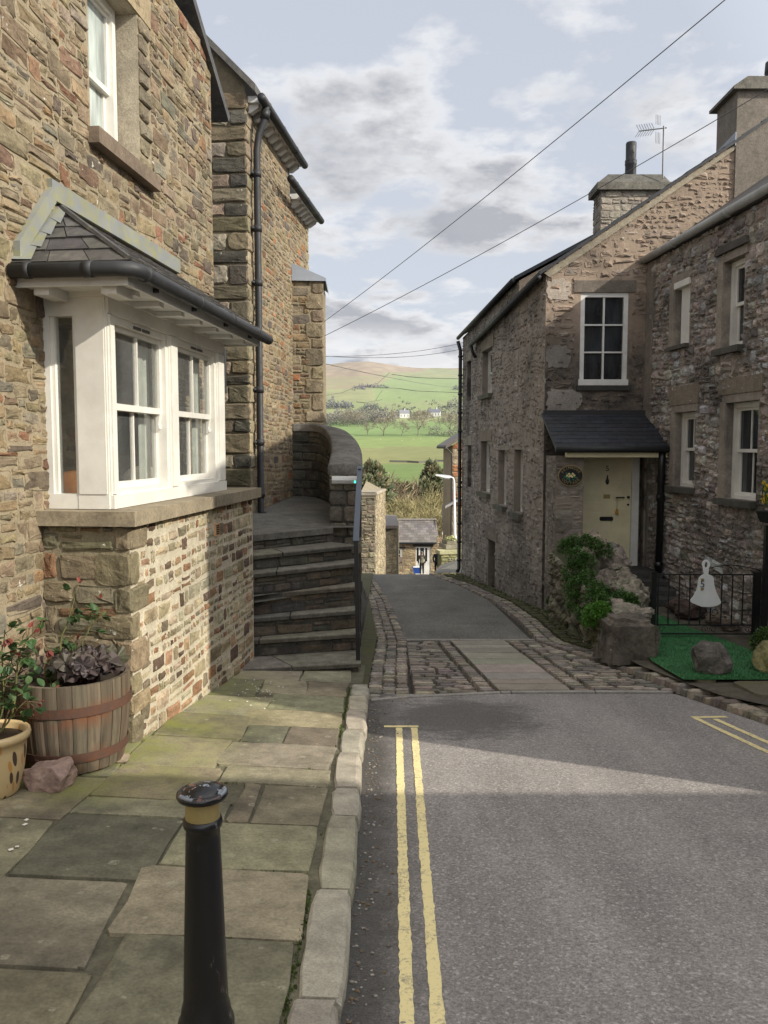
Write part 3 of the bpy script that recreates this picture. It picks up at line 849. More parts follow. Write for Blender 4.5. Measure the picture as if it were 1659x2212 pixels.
# verge
vb = MB()
d = Vector((v1[0] - v0[0], v1[1] - v0[1])).normalized(); nrm = Vector((-d.y, d.x)) * (1 if d.x > 0 else -1)
ext0 = Vector(v0) - d * 1.5; ext1 = Vector(v1) + d * .28
vb.prism([tuple(ext0), tuple(ext1), tuple(ext1 + nrm * .09), tuple(ext0 + nrm * .09)], W1.pt, -4.5, .055, (.75, .75, .75))
obj('roof', vb, M['slate'], house1)
uw = sash(house1, W1, h_up[0] + .01, h_up[1] - .06, h_up[2], h_up[3], .20, M['white'], M['glass_pale'], 1, nm='sash_window', mid=.46)
sl = MB(); q0 = W1.px(192, 300)[0]; q1 = W1.px(326, 380)[0]
wbox(sl, W1, q0 - .02, q1, h_up[2] - .12, h_up[2] - .004, -.2, .09, (.17, .13, .095)); sub('sill', sl, M['dress'], uw)
ln = MB(); wbox(ln, W1, h_up[0] - .1, h_up[1] + .28, h_up[3] + .003, h_up[3] + .3, -.26, .012, (.30, .24, .15)); sub('lintel', ln, M['dress'], uw)

# bay: base wall
WF = Wall((-1.67, 5.40), (.1093, .994), (1, 0)); BL = 3.02
WS = Wall((-1.67, 5.40), (-.994, .1093), (0, -1)); SW_ = .62
Z = lambda u, v, y: P(u, v, y).z
sz1 = Z(285, 1105, 5.36); sz0 = Z(285, 1137, 5.36)
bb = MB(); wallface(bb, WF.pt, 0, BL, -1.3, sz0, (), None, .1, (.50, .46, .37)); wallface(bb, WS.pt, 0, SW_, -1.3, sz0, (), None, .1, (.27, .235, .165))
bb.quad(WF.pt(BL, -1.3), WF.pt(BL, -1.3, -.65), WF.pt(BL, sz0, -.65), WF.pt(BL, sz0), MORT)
bw = obj('bay_base', bb, M['mortar'], house1)
st = MB(); rnd = random.Random(77)
BAYP = [(.36, .31, .22), (.3, .26, .18), (.4, .35, .25), (.33, .3, .22), (.33, .22, .14), (.24, .14, .085), (.12, .085, .065), (.27, .23, .15), (.17, .145, .105)]
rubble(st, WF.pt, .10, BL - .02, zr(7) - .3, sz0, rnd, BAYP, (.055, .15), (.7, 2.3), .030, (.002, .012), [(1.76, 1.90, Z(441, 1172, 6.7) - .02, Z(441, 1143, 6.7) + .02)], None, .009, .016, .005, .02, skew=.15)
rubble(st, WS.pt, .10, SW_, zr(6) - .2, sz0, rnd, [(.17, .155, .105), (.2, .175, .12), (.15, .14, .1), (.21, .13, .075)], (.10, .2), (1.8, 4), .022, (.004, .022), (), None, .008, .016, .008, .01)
z = zr(6) - .2; k = 0
while z < sz0 - .05:      # corner stones turning both ways
    h = min(rnd.uniform(.13, .24), sz0 - z); cc = vary((.22, .19, .125), rnd, .2)
    a, b_ = (.26, .1) if k % 2 else (.12, .24)
    stone(st, WF.pt, -.012, a, z + .008, z + h - .008, .018, cc, rnd, .005, .014, .006)
    stone(st, WS.pt, -.012, b_, z + .008, z + h - .008, .018, cc, rnd, .005, .014, .006)
    z += h; k += 1
sub('rubble_facing', st, M['sand_wall'], bw)
vt = MB(); zz0, zz1 = Z(441, 1172, 6.7), Z(441, 1143, 6.7)
wbox(vt, WF, 1.775, 1.885, zz0, zz1, .0, .016, (.50, .30, .15))
for i in range(2):
    for j in range(5):
        wbox(vt, WF, 1.785 + .048 * i, 1.825 + .048 * i, zz0 + .012 + j * (zz1 - zz0 - .02) / 5, zz0 + .026 + j * (zz1 - zz0 - .02) / 5, .010, .0175, (.03, .02, .015))
obj('air_brick', vt, M['vcol'], house1)
# sill slab
sb = MB()
def bp(a, o, z): return WF.pt(a, z, o)
ov = .07
pl = [(-ov, -.66), (-ov, ov), (BL + .08, ov), (BL + .08, -.66)]
def slab(mb, pts, z0, z1, col): mb.prism(pts, lambda a, o, c: WF.pt(a, c, o), z0, z1, col)
slab(sb, [(-ov, -.64), (-ov, ov), (1.62, ov), (1.62, -.64)], sz0, sz1, (.27, .225, .155)); slab(sb, [(1.63, -.64), (1.63, ov), (BL + .1, ov), (BL + .1, -.64)], sz0 + .002, sz1 + .002, (.25, .21, .145))
obj('bay_sill', sb, M['dress'], house1)

# bay: timber frame
FO = -.17                       # frame plane behind the base wall
fz0, fz1 = sz1 + .004, Z(240, 640, 5.5)
F0, F1 = .10, 2.62
WFf = Wall(WF.pt(0, 0, FO).xy, WF.d, WF.n)
WSf = Wall(WF.pt(F0, 0, FO).xy, -WF.n, -WF.d)      # side light, runs back to the house wall
SL = .45
fr_ = MB()
wbox(fr_, WFf, F0, F1, fz0, fz0 + .09, -.10, .03); wbox(fr_, WFf, F0, F1, fz1 - .10, fz1, -.10, .02); wbox(fr_, WFf, F0 - .01, F1 + .01, fz1, fz1 + .06, -.12, .035)
for a0, a1 in ((F0, F0 + .09), (1.20, 1.37), (F1 - .20, F1)):
    wbox(fr_, WFf, a0, a1, fz0 + .09, fz1 - .10, -.09, .012)
    wbox(fr_, WFf, a0 + .015, a1 - .015, fz0 + .10, fz1 - .11, .012, .026)
wbox(fr_, WSf, .0, .215, fz0, fz1, -.08, .010); wbox(fr_, WSf, .012, .205, fz0 + .1, fz1 - .06, .010, .0165)
wbox(fr_, WSf, .215, SL, fz0, fz0 + .10, -.08, .006); wbox(fr_, WSf, .215, SL, fz1 - .12, fz1, -.08, .006); wbox(fr_, WSf, SL - .06, SL, fz0 + .1, fz1 - .12, -.08, .006)
wbox(fr_, WSf, .215, .235, fz0 + .1, fz1 - .12, -.08, -.01); wbox(fr_, WSf, SL - .085, SL - .06, fz0 + .1, fz1 - .12, -.08, -.012)
wbox(fr_, WSf, -.01, SL + .03, fz1, fz1 + .06, -.08, .03)
bayf = obj('bay_window', fr_, M['white'], house1)
g = MB(); g.quad(*[WSf.pt(a, z, -.04) for a, z in ((.235, fz0 + .1), (SL - .085, fz0 + .1), (SL - .085, fz1 - .12), (.235, fz1 - .12))])
sub('side_pane', g, M['glass_bay'], bayf)
for (a0, a1) in ((F0 + .09, 1.20), (1.37, F1 - .20)):
    s = sash(house1, WFf, a0, a1, fz0 + .08, fz1 - .10, .035, M['white'], M['glass_bay'], 2, jw=.05, nm='sash_window')
    for i in range(2):
        v = MB(); wbox(v, WFf, (a0 + a1) / 2 - .15 + .16 * i, (a0 + a1) / 2 - .02 + .16 * i, fz1 - .145, fz1 - .125, -.001, .006, (.12, .11, .1))
        sub('trickle_vent', v, M['vcol'], s)
    for a in (a0 + .05, a1 - .05 - .045):
        hn = MB(); zm = fz0 + .08 + (fz1 - .10 - fz0 - .08) * .5
        hn.prism([(0, -.02), (.0, -.16), (.028, -.13), (.02, -.09), (.034, -.02)], lambda q, zz, c, a=a: WFf.pt(a + c, zm + zz, -.035 - .036 + q), .0, .045)
        sub('sash_horn', hn, M['white'], s)
    k = MB(); k.tube([WFf.pt(a1 - .13, (fz0 + fz1) / 2 + .012, -.02), WFf.pt(a1 - .13, (fz0 + fz1) / 2 + .03, -.02)], .014, 8)
# interior seen through the glass
rm = MB()
o0, o1 = -2.6, FO - .14
def ib(a0, a1, oo0, oo1, z0, z1, c): rm.box(lambda a, b, cc: WF.pt(a, cc, b), a0, a1, oo0, oo1, z0, z1, c)
ib(-.6, 3.6, o0 - .05, o0, fz0 - .9, fz1 + .3, (.40, .36, .31)); ib(-.65, -.6, o0, -.66, fz0 - .9, fz1 + .3, (.45, .4, .34)); ib(3.2, 3.25, o0, -.66, fz0 - .9, fz1 + .3, (.45, .42, .36))
ib(-.6, 3.2, o0, -.62, fz0 - .95, fz0 - .9, (.08, .05, .03)); ib(-.6, 3.2, o0, -.66, fz1 + .25, fz1 + .3, (.5, .48, .45)); ib(F0 + .05, F1 - .05, -.64, FO - .14, fz1 - .02, fz1 + .01, (.5, .48, .45))
ib(F0 + .1, F1, -.60, -.28, fz0 - .02, fz0 + .01, (.35, .32, .28)); 
ib(.9, 1.5, o0 + .02, o0 + .06, fz0 + .3, fz0 + 1.2, (.50, .47, .42)); ib(.3, 1.9, -1.9, -1.1, fz0 - .9, fz0 - .25, (.22, .16, .1))
rmo = obj('room', rm, M['vcol'], house1)
cu = MB(); r = random.Random(3)
for (a0, a1) in ((1.0, 1.18), (1.38, 1.52), (2.22, 2.40)):
    n = 14; vs = []
    for i in range(n + 1):
        a = a0 + (a1 - a0) * i / n; o = -.34 + .02 * math.sin(i * 1.9)
        vs += [WF.pt(a, fz0 + .02, o), WF.pt(a, fz1 - .12, o)]
    cu.add(vs, [(2 * i, 2 * i + 2, 2 * i + 3, 2 * i + 1) for i in range(n)], (.62, .62, .58)); sub('curtain', cu, M['vcol'], rmo); cu = MB()
for i in range(9):
    a = .22 + .003 * i; 
n = 10; vs = []
for i in range(n + 1):
    o = -.25 - .16 * i / n; a = .21 + .014 * math.sin(i * 2.1)
    vs += [WF.pt(a, fz0 + .02, o), WF.pt(a, fz1 - .12, o)]
cu.add(vs, [(2 * i, 2 * i + 2, 2 * i + 3, 2 * i + 1) for i in range(n)], (.5, .52, .5))
sub('curtain', cu, M['vcol'], rmo)
cs_ = MB()
for (a, o, c, rr) in ((.55, -.62, (.42, .16, .05), .2), (.92, -.70, (.42, .3, .1), .19), (1.8, -.65, (.3, .26, .2), .2)):
    cs_ = MB(); blob(cs_, WF.pt(a, fz0 + .10, o), (rr, .09, .15), r, c, .05, 3, 0, .1); sub('cushion', cs_, M['vcol'], rmo, True)

# bay roof: hipped slate lean-to
eo = .16                                   # eave line outside the base wall plane
ez = fz1 + .14                             # eave height
E0, E1 = F0 - .36, F1 + .34                # eave ends along the wall
rz = W1.px(150, 462)[1]                    # roof top against the house wall
ra0, ra1 = .36, F1 - .1                    # ridge ends on the house wall
so_ = -.62                                 # offset of the house wall from WF
def rp(a, o, z): return WF.pt(a, z, o)
def slates(mb, q, courses, rnd, tw=.26, lift=.0):
    """q: corners eave-left, eave-right, top-right, top-left; overlapping slate courses"""
    e0, e1, t1, t0 = [Vector(x) for x in q]
    nrm = (e1 - e0).cross(t0 - e0).normalized()
    if nrm.z < 0: nrm = -nrm
    for k in range(courses):
        s0 = k / courses; s1 = min(1, (k + 1.25) / courses)
        A0, A1 = e0.lerp(t0, s0), e1.lerp(t1, s0); B0, B1 = e0.lerp(t0, s1), e1.lerp(t1, s1)
        L = (A1 - A0).length; n = max(1, round(L / tw)); off = .5 * (k % 2)
        cuts = [0.0] + [min(1, max(0, (i + off + rnd.uniform(-.08, .08)) / n)) for i in range(n + 1)] + [1.0]
        cuts = sorted(cuts)
        for x0, x1 in zip(cuts, cuts[1:]):
            if (x1 - x0) * L < .02: continue
            g = .004 / max(L, .1); hh = (.016 + rnd.uniform(-.003, .004)) * (1 - lift)
            a, b_ = A0.lerp(A1, x0 + g), A0.lerp(A1, x1 - g); c_, d_ = B0.lerp(B1, x1 - g), B0.lerp(B1, x0 + g)
            kk = rnd.uniform(.72, 1.25); col = (kk, kk * rnd.uniform(.94, 1.02), kk * rnd.uniform(.9, 1.05))
            dn = (e0 - t0).normalized() * rnd.uniform(-.004, .006)
            mb.add([a + nrm * hh + dn, b_ + nrm * (hh + .003) + dn, c_ + nrm * .004, d_ + nrm * .004, a + nrm * (hh - .013 * (1 - lift)) + dn, b_ + nrm * (hh - .013 * (1 - lift)) + dn], [(0, 1, 2, 3), (0, 4, 5, 1), (1, 5, 2), (0, 3, 4)], col)
Aw, Bc, Cc, Dw = rp(E0, so_ + .01, ez), rp(E0, eo, ez), rp(E1, eo, ez), rp(E1, so_ + .01, ez)
T0, T1 = rp(ra0, so_ + .01, rz), rp(ra1, so_ + .01, rz)
br = MB(); rnd = random.Random(9)
br.add([Aw, Bc, Cc, Dw, T0, T1], [(1, 2, 5, 4), (0, 1, 4), (2, 3, 5)], (.5, .5, .5))
slates(br, (Bc, Cc, T1, T0), 6, rnd, .25); 
slates(br, (Aw, Bc, T0 + (Bc - Aw) * .02, T0), 5, rnd, .30); slates(br, (Cc, Dw, T1, T1 + (Cc - Dw) * .02), 5, rnd, .30)
brf = obj('bay_roof', br, M['slate'], house1)
lf = MB()
fw = .13
lf.box(lambda a, b, c: W1.pt(a, b, c), W1.px(108, 430)[0] - .05, W1.px(372, 580)[0] + .1, rz + .012, rz + .012 + fw, .0, .045, (1, 1, 1))
a_t, a_e = W1.px(108, 430)[0], W1.px(28, 530)[0]
lf.prism([(a_e, ez + .03), (a_t, rz - .0), (a_t, rz + .14), (a_e, ez + .15)], W1.pt, .0, .046)
for i in range(4):                          # soakers stepping down the hip end
    t = i / 4; q = Aw.lerp(T0, t); q2 = Aw.lerp(T0, t + .24)
    lf.add([q + Vector((0, 0, .035)), q.lerp(Bc, .18) + Vector((0, 0, .03)), q2.lerp(Bc, .14) + Vector((0, 0, .03)), q2 + Vector((0, 0, .04))], [(0, 1, 2, 3)])
sub('flashing', lf, M['lead'], brf)
hp = MB(); hp.tube([Bc.lerp(T0, .02) + Vector((0, 0, .012)), T0 + Vector((0, 0, .02))], .022, 6, (.8, .8, .8)); sub('hip', hp, M['slate'], brf)
# soffit, fascia, corbel blocks
sf = MB()
sf.box(lambda a, o, c: WF.pt(a, c, o), E0 + .07, E1 - .07, so_, eo - .06, ez - .11, ez - .09)
sf.box(lambda a, o, c: WF.pt(a, c, o), E0 + .04, E1 - .04, eo - .06, eo - .035, ez - .13, ez - .02)
sf.box(lambda a, o, c: WF.pt(a, c, o), E0 + .04, E0 + .065, so_, eo - .06, ez - .13, ez - .02)
sf.box(lambda a, o, c: WF.pt(a, c, o), E1 - .065, E1 - .04, so_, eo - .06, ez - .13, ez - .02)
for i in range(7):
    a = F0 - .02 + i * (F1 - F0) / 6
    sf.box(lambda x, o, c: WF.pt(x, c, o), a - .04, a + .04, FO + .03, eo - .10, ez - .145, ez - .112)
for o in (-.46, -.02):
    sf.box(lambda x, oo, c: WF.pt(x, c, oo), E0 + .09, F0 - .02, o - .05, o + .05, ez - .17, ez - .112)
obj('soffit', sf, M['white_old'], house1)
# half-round gutter round the bay
gt = MB(); gz = ez - .045; go = eo + .03
path = [rp(E0 - .03, so_ + .03, gz), rp(E0 - .03, go - .10, gz), rp(E0 - .005, go - .025, gz), rp(E0 + .07, go, gz), rp(1.2, go, gz - .004), rp(E1 + .06, go, gz - .012)]
gt.tube(path, .047, 12)
for t in (E0 + .16, .9, 1.7, 2.5):
    gt.tube([rp(t - .03, go, gz), rp(t + .03, go, gz)], .0515, 12)
gt.tube([rp(E0 - .03, -.12, gz), rp(E0 - .03, -.06, gz)], .0515, 12)
gt.tube([rp(E0 - .03, -.5, gz), rp(E0 - .03, -.46, gz)], .0515, 12)
for t in (.2, .95, 1.75, 2.5): gt.box(lambda a, o, c: WF.pt(a, c, o), t - .02, t + .0, eo - .05, eo + .0, gz - .06, gz - .03)
obj('gutter', gt, M['black_m'], house1, True)
# little iron bracket and blue street plate on the end of the house beyond
# ---------------------------------------------------------------- second house
C2 = Vector((-1.78, 11.0))
WB = Wall(C2, (.12, 1), (1, 0)); BE = 3.78
WE = Wall(C2, (-.993, .119), (0, -1))
house2 = thing('stone_house', 'tall sandstone house with dark gutters on white corbels and a drainpipe at its corner', 'house', (-1.78, 11.0, -.2))
ez2 = Z(555, 178, 10.62) - .02; ez2b = Z(692, 452, 14.2)
wf = MB()
sec = 2.45                                  # the first, taller part ends here
wallface(wf, WB.pt, 0, sec, -1.6, ez2, (), None, .1, MORT); wallface(wf, WB.pt, sec, BE, -1.6, ez2b, (), None, .1, MORT)
vg0 = WE.px(430, 45); vg1 = WE.px(537, 152)
vg0 = (vg0[0], vg0[1] - .2); vg1 = (vg1[0], vg1[1] - .2); a_, b_ = sorted([vg0, vg1]); hE = [below_line(a_, b_)]
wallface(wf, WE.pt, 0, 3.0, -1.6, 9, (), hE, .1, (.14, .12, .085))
wf.quad(WB.pt(BE, -1.6), WB.pt(BE, -1.6, -3), WB.pt(BE, ez2b, -3), WB.pt(BE, ez2b), MORT)
wf.quad(WB.pt(sec, ez2b, 0), WB.pt(sec, ez2b, -3), WB.pt(sec, ez2 + 2, -3), WB.pt(sec, ez2, 0), MORT)
mo = obj('wall', wf, M['mortar'], house2)
st = MB(); rnd = random.Random(5)
PALB = SAND_W + [(.3, .15, .08), (.12, .11, .1)]
rubble(st, WB.pt, .28, sec, -1.4, ez2, rnd, PALB, (.06, .15), (.9, 2.4), .024, (.000, .010), (), None, .010, .010, .005, .03)
rubble(st, WB.pt, sec, BE - .2, -1.4, ez2b, rnd, PALB, (.06, .15), (.9, 2.4), .024, (.000, .010), (), None, .010, .010, .005, .03)
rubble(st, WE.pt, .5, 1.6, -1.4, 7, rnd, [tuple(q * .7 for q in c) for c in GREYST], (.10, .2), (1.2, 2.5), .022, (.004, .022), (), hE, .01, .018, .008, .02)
z = -1.4; k = 0
while z < 6.2:
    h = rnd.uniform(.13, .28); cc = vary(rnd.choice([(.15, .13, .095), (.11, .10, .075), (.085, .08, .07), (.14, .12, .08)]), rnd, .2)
    wl = rnd.uniform(.2, .3) if k % 2 else rnd.uniform(.4, .52)
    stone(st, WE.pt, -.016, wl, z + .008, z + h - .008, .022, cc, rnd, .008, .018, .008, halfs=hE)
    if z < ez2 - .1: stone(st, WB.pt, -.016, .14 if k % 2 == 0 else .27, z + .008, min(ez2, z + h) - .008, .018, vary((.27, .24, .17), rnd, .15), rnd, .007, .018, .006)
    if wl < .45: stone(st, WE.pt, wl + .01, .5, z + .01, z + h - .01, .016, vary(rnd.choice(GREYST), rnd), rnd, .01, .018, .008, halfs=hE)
    z += h; k += 1
z = -1.4
while z < ez2b - .1:
    h = rnd.uniform(.12, .22); stone(st, WB.pt, BE - .2 + .05 * rnd.random(), BE + .005, z + .008, min(z + h, ez2b) - .008, .02, vary((.28, .25, .17), rnd, .2), rnd, .007, .016, .006); z += h
sub('rubble_facing', st, M['sand_wall'], mo)
# roofs
rf = MB()
s_l = (WE.pt(*b_) - WE.pt(*a_))
slope = abs(vg1[1] - vg0[1]) / abs(vg1[0] - vg0[0])
def roofslab(a0, a1, zE, oh, run, th, col=(.8, .8, .8)):
    q = [WB.pt(a0, zE - oh * slope + .06, oh), WB.pt(a1, zE - oh * slope + .06, oh), WB.pt(a1, zE + run * slope + .06, -run), WB.pt(a0, zE + run * slope + .06, -run)]
    up = Vector((0, 0, th)); rf.add(q + [x + up for x in q], [(3, 2, 1, 0), (4, 5, 6, 7), (0, 1, 5, 4), (1, 2, 6, 5), (2, 3, 7, 6), (3, 0, 4, 7)], col)
roofslab(-.10, sec + .12, ez2 + .12, .16, 3.2, .10, (1.2, 1.15, 1.05)); roofslab(sec + .05, BE + .1, ez2b + .07, .16, 3.2, .1)
obj('roof', rf, M['slate'], house2)
for (a0, a1, zE) in ((-.05, sec + .1, ez2), (sec - .9, BE + .1, ez2b)):
    g = MB(); g.tube([WB.pt(a0, zE - .03, .225), WB.pt(a1, zE - .03, .225)], .055, 10)
    k = a0 + .3
    while k < a1: g.tube([WB.pt(k - .02, zE - .03, .225), WB.pt(k + .02, zE - .03, .225)], .06, 10); k += .8
    obj('gutter', g, M['black_m'], house2, True)
    n = 10 if zE == ez2 else 6; a0b = max(a0, .15) if zE == ez2 else sec + .12
    fb = MB(); wbox(fb, WB, a0b - .1, a1, zE - .05, zE + .03, .02, .165, (.55, .55, .53)); obj('soffit', fb, M['white_old'], house2)
    for i in range(n):
        a = a0b + (a1 - .1 - a0b) * i / (n - 1); c = MB()
        c.prism([(.0, -.16), (.04, -.16), (.145, -.09), (.145, -.05), (.0, -.05)], lambda o, zz, cc, a=a: WB.pt(a + cc, zE + zz, o), -.045, .045)
        obj('corbel', c, M['white_old'], house2)
dx = .20
zfoot = Z(563, 1117, 11.1)
dp = MB(); dp.tube([WB.pt(dx - .02, ez2 - .06, .225), WB.pt(dx - .01, ez2 - .22, .20), WB.pt(dx, ez2 - .40, .12), WB.pt(dx, ez2 - .60, .09), WB.pt(dx, zfoot + .07, .09), WB.pt(dx, zfoot + .02, .14)], .046, 12)
for i in range(7):
    z = zfoot + .3 + i * (ez2 - zfoot - 1.2) / 6; dp.tube([WB.pt(dx, z - .04, .09), WB.pt(dx, z + .04, .09)], .058, 12); wbox(dp, WB, dx - .08, dx + .08, z - .015, z + .015, .0, .06)
dp.tube([WB.pt(dx - .01, ez2 - .10, .222), WB.pt(dx - .01, ez2 - .21, .20)], .06, 12)
obj('drainpipe', dp, M['black_m'], house2, True)
# stone projection at the far end with a lead cap
bt = thing('stone_buttress', 'narrow stone projection with sloping lead cap at the far end of the tall house', 'buttress', (-1.2, 13.6, -.9))
yb = 13.55; bx0, bx1 = P(631, 800, yb).x - .15, P(697, 800, yb).x; bz = Z(660, 604, yb)
WBt = Wall((bx0, yb), (1, .03), (0, -1)); bwid = bx1 - bx0
b1 = MB(); b1.box(lambda a, b, c: WBt.pt(a, c, -b), 0, bwid, .0, 1.3, -1.6, bz, MORT); bo = obj('wall', b1, M['mortar'], bt)
st = MB(); rnd = random.Random(15)
rubble(st, WBt.pt, 0, bwid - .2, -1.3, bz, rnd, PALB, (.08, .16), (1.2, 2.8), .02, (.006, .022), (), None, .009, .016, .006, .01)
z = -1.3; k = 0
while z < bz - .04:
    h = min(rnd.uniform(.14, .3), bz - z); w_ = .17 if k % 2 else .28
    stone(st, WBt.pt, bwid - w_, bwid + .016, z + .007, z + h - .007, .02, vary(rnd.choice([(.27, .235, .16), (.2, .17, .13), (.25, .22, .165)]), rnd), rnd, .006, .016, .006); z += h; k += 1
sub('rubble_facing', st, M['sand_wall'], bo)
cp = MB(); zt = Z(640, 565, yb)
cp.add([WBt.pt(-.1, zt + .08, .06), WBt.pt(bwid + .06, bz + .02, .06), WBt.pt(bwid + .06, bz + .02, -1.3), WBt.pt(-.1, zt + .25, -1.3), WBt.pt(-.1, bz - .02, .06), WBt.pt(bwid + .06, bz - .03, .06), WBt.pt(bwid + .06, bz - .03, -1.3)], [(0, 1, 2, 3), (0, 4, 5, 1), (1, 5, 6, 2)])
obj('cap', cp, M['lead_g'], bt)

# ---------------------------------------------------------------- stairs
stairs = thing('stone_steps', 'worn dark flight of stone steps rising between bay window and iron handrail', 'steps', (-.8, 8.2, zr(8.2)))
STEP = [((527, 1446, 7.98), (781, 1431, 8.2)), ((548, 1382, 8.40), (780, 1368, 8.70)), ((547, 1335, 8.48), (777, 1317, 8.92)),
        ((546, 1288, 8.56), (773, 1264, 9.12)), ((545, 1243, 8.52), (771, 1213, 9.35)), ((544, 1200, 8.70), (769, 1177, 9.65)), ((544, 1156, 9.10), (720, 1140, 9.95))]
pr = []
for l, r_ in STEP:
    L_, R_ = P(*l), P(*r_); z = (L_.z * .4 + R_.z * .6)
    d = (R_ - L_).xy.normalized()
    Lx = (L_.xy - d * (.06 if l[1] == 1446 else .5))
    pr.append((Lx, R_.xy, z))
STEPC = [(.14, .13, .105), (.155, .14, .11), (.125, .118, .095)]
rnd = random.Random(41)
for i, (l, r_, z) in enumerate(pr[:-1]):
    zn = z
    nl, nr = pr[i + 1][0], pr[i + 1][1]
    d = (r_ - l).normalized(); n = Vector((-d.y, d.x))
    t = MB()
    L0, R0 = l, r_
    N0, N1 = nl + (nl - l).normalized() * .1, nr + (nr - r_).normalized() * .06
    # tread slab in two or three flags
    cuts = sorted([0, 1] + [rnd.uniform(.3, .65)] + ([rnd.uniform(.1, .25)] if i in (1, 3) else []))
    for x0, x1 in zip(cuts, cuts[1:]):
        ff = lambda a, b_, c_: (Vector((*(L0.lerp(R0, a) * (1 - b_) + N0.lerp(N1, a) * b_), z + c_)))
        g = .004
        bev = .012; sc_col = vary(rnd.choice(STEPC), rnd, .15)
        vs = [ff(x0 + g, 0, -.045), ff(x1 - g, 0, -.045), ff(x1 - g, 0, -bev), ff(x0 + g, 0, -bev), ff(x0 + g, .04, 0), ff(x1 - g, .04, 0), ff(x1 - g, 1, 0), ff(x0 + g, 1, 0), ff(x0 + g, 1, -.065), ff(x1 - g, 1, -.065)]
        t.add(vs, [(0, 1, 2, 3), (3, 2, 5, 4), (4, 5, 6, 7), (1, 9, 6, 5, 2), (0, 3, 4, 7, 8), (0, 8, 9, 1)], [tuple(q * (.55 if k_ < 4 else 1.15) for q in sc_col) for k_ in range(10)])  # shading painted in: front edge darker, tread paler
    # riser stones, set back under the nosing
    zb = pr[i - 1][2] if i else z - .32
    RW = Wall(L0 + n * .045, R0 - L0, (-n.x, -n.y)); Ln = (R0 - L0).length - .03
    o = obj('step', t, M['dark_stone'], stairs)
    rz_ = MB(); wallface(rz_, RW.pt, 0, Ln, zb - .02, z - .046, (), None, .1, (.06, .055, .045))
    rubble(rz_, RW.pt, .0, Ln, zb, z - .048, rnd, [(.075, .07, .055), (.09, .078, .06), (.06, .056, .048), (.10, .078, .056)], (.08, .14), (1.6, 4), .012, (.0, .014), (), None, .006, .012, .004, .004)  # palette darker than the treads, shading painted in
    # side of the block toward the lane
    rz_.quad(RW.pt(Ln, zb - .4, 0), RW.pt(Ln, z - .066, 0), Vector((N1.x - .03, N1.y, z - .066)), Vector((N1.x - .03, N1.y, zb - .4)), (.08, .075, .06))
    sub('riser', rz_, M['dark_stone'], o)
zl = pr[-1][2]
# landing
ld = MB(); l, r_ = pr[-1][0], pr[-1][1]
ldp = [l, r_, Vector((-.36, 10.0)), Vector((-.36, 12.4)), Vector((-.9, 13.5)), Vector((-1.75, 13.6)), Vector((-2.6, 11)), Vector((-2.6, 9))]
up_ = lambda q: zl + .05 * max(0, q.y - 10)
vs = [Vector((q.x, q.y, up_(q))) for q in ldp]; vs2 = [Vector((q.x, q.y, zl - .07)) for q in ldp[:2]]
ld.add(vs + vs2, [tuple(range(len(vs))), (0, len(vs), len(vs) + 1, 1)], (.125, .118, .102))
d = (r_ - l).normalized(); n = Vector((-d.y, d.x)); RW = Wall(l + n * .045, r_ - l, (-n.x, -n.y)); Ln = (r_ - l).length + .05
ldo = obj('landing', ld, M['dark_stone'], stairs)
rz_ = MB(); wallface(rz_, RW.pt, 0, Ln, pr[-2][2] - .02, zl - .071, (), None, .1, (.06, .055, .045))
rubble(rz_, RW.pt, 0, Ln, pr[-2][2], zl - .072, rnd, [(.10, .092, .075), (.12, .105, .085)], (.08, .14), (1.6, 4), .012, (.0, .014), (), None, .006, .012, .004, .004)
sub('riser', rz_, M['dark_stone'], ldo)

# parapet sweeping round the landing, pier and coping
para = thing('curved_wall', 'dark curved parapet wall with sweeping rounded coping at head of steps', 'wall', (-.6, 10.5, zl))
inn = [(630, 918, 13.45), (660, 919, 13.4), (685, 920, 13.15), (703, 931, 12.6), (714, 950, 11.9), (716, 973, 11.1), (711, 994, 10.5), (708, 1004, 10.2)]
outr = [(632, 914, 13.95), (668, 914, 13.95), (705, 916, 13.8), (744, 925, 13.1), (768, 944, 12.1), (780, 968, 11.2), (783, 992, 10.5), (783, 1004, 10.2)]
I = [P(*q) for q in inn]; O_ = [P(*q) for q in outr]
def resamp(L_, n):
    res = []
    for i in range(n):
        t = i / (n - 1) * (len(L_) - 1); k = min(int(t), len(L_) - 2); f = t - k
        p0, p1, p2, p3 = L_[max(k - 1, 0)], L_[k], L_[k + 1], L_[min(k + 2, len(L_) - 1)]
        res.append(.5 * ((2 * p1) + (p2 - p0) * f + (2 * p0 - 5 * p1 + 4 * p2 - p3) * f * f + (3 * p1 - p0 - 3 * p2 + p3) * f ** 3))
    return res
I = resamp(I, 28); O_ = resamp(O_, 28)
cpm = MB(); k = 7; vs = []
for a, b_ in zip(I, O_):
    zt = (a.z + b_.z) / 2; a = Vector((a.x, a.y, zt)); b_ = Vector((b_.x, b_.y, zt)); dd = (b_ - a).normalized()
    for (t, e, dz) in ((0, 0, -.12), (0, 0, -.02), (0, .03, .0), (.5, 0, .015), (1, -.03, .0), (1, 0, -.02), (1, 0, -.12)):
        vs.append(a.lerp(b_, t) + dd * e + Vector((0, 0, dz)))
cpm.add(vs, [(i * k + j, i * k + j + 1, (i + 1) * k + j + 1, (i + 1) * k + j) for i in range(27) for j in range(k - 1)] + [tuple(27 * k + j for j in range(k)), tuple((i) for i in range(k - 1, -1, -1))], (.15, .14, .125))
obj('coping', cpm, M['dark_stone'], para, True)
bd = MB(); cum = [0]
for i in range(1, 28): cum.append(cum[-1] + (I[i] - I[i - 1]).xy.length)
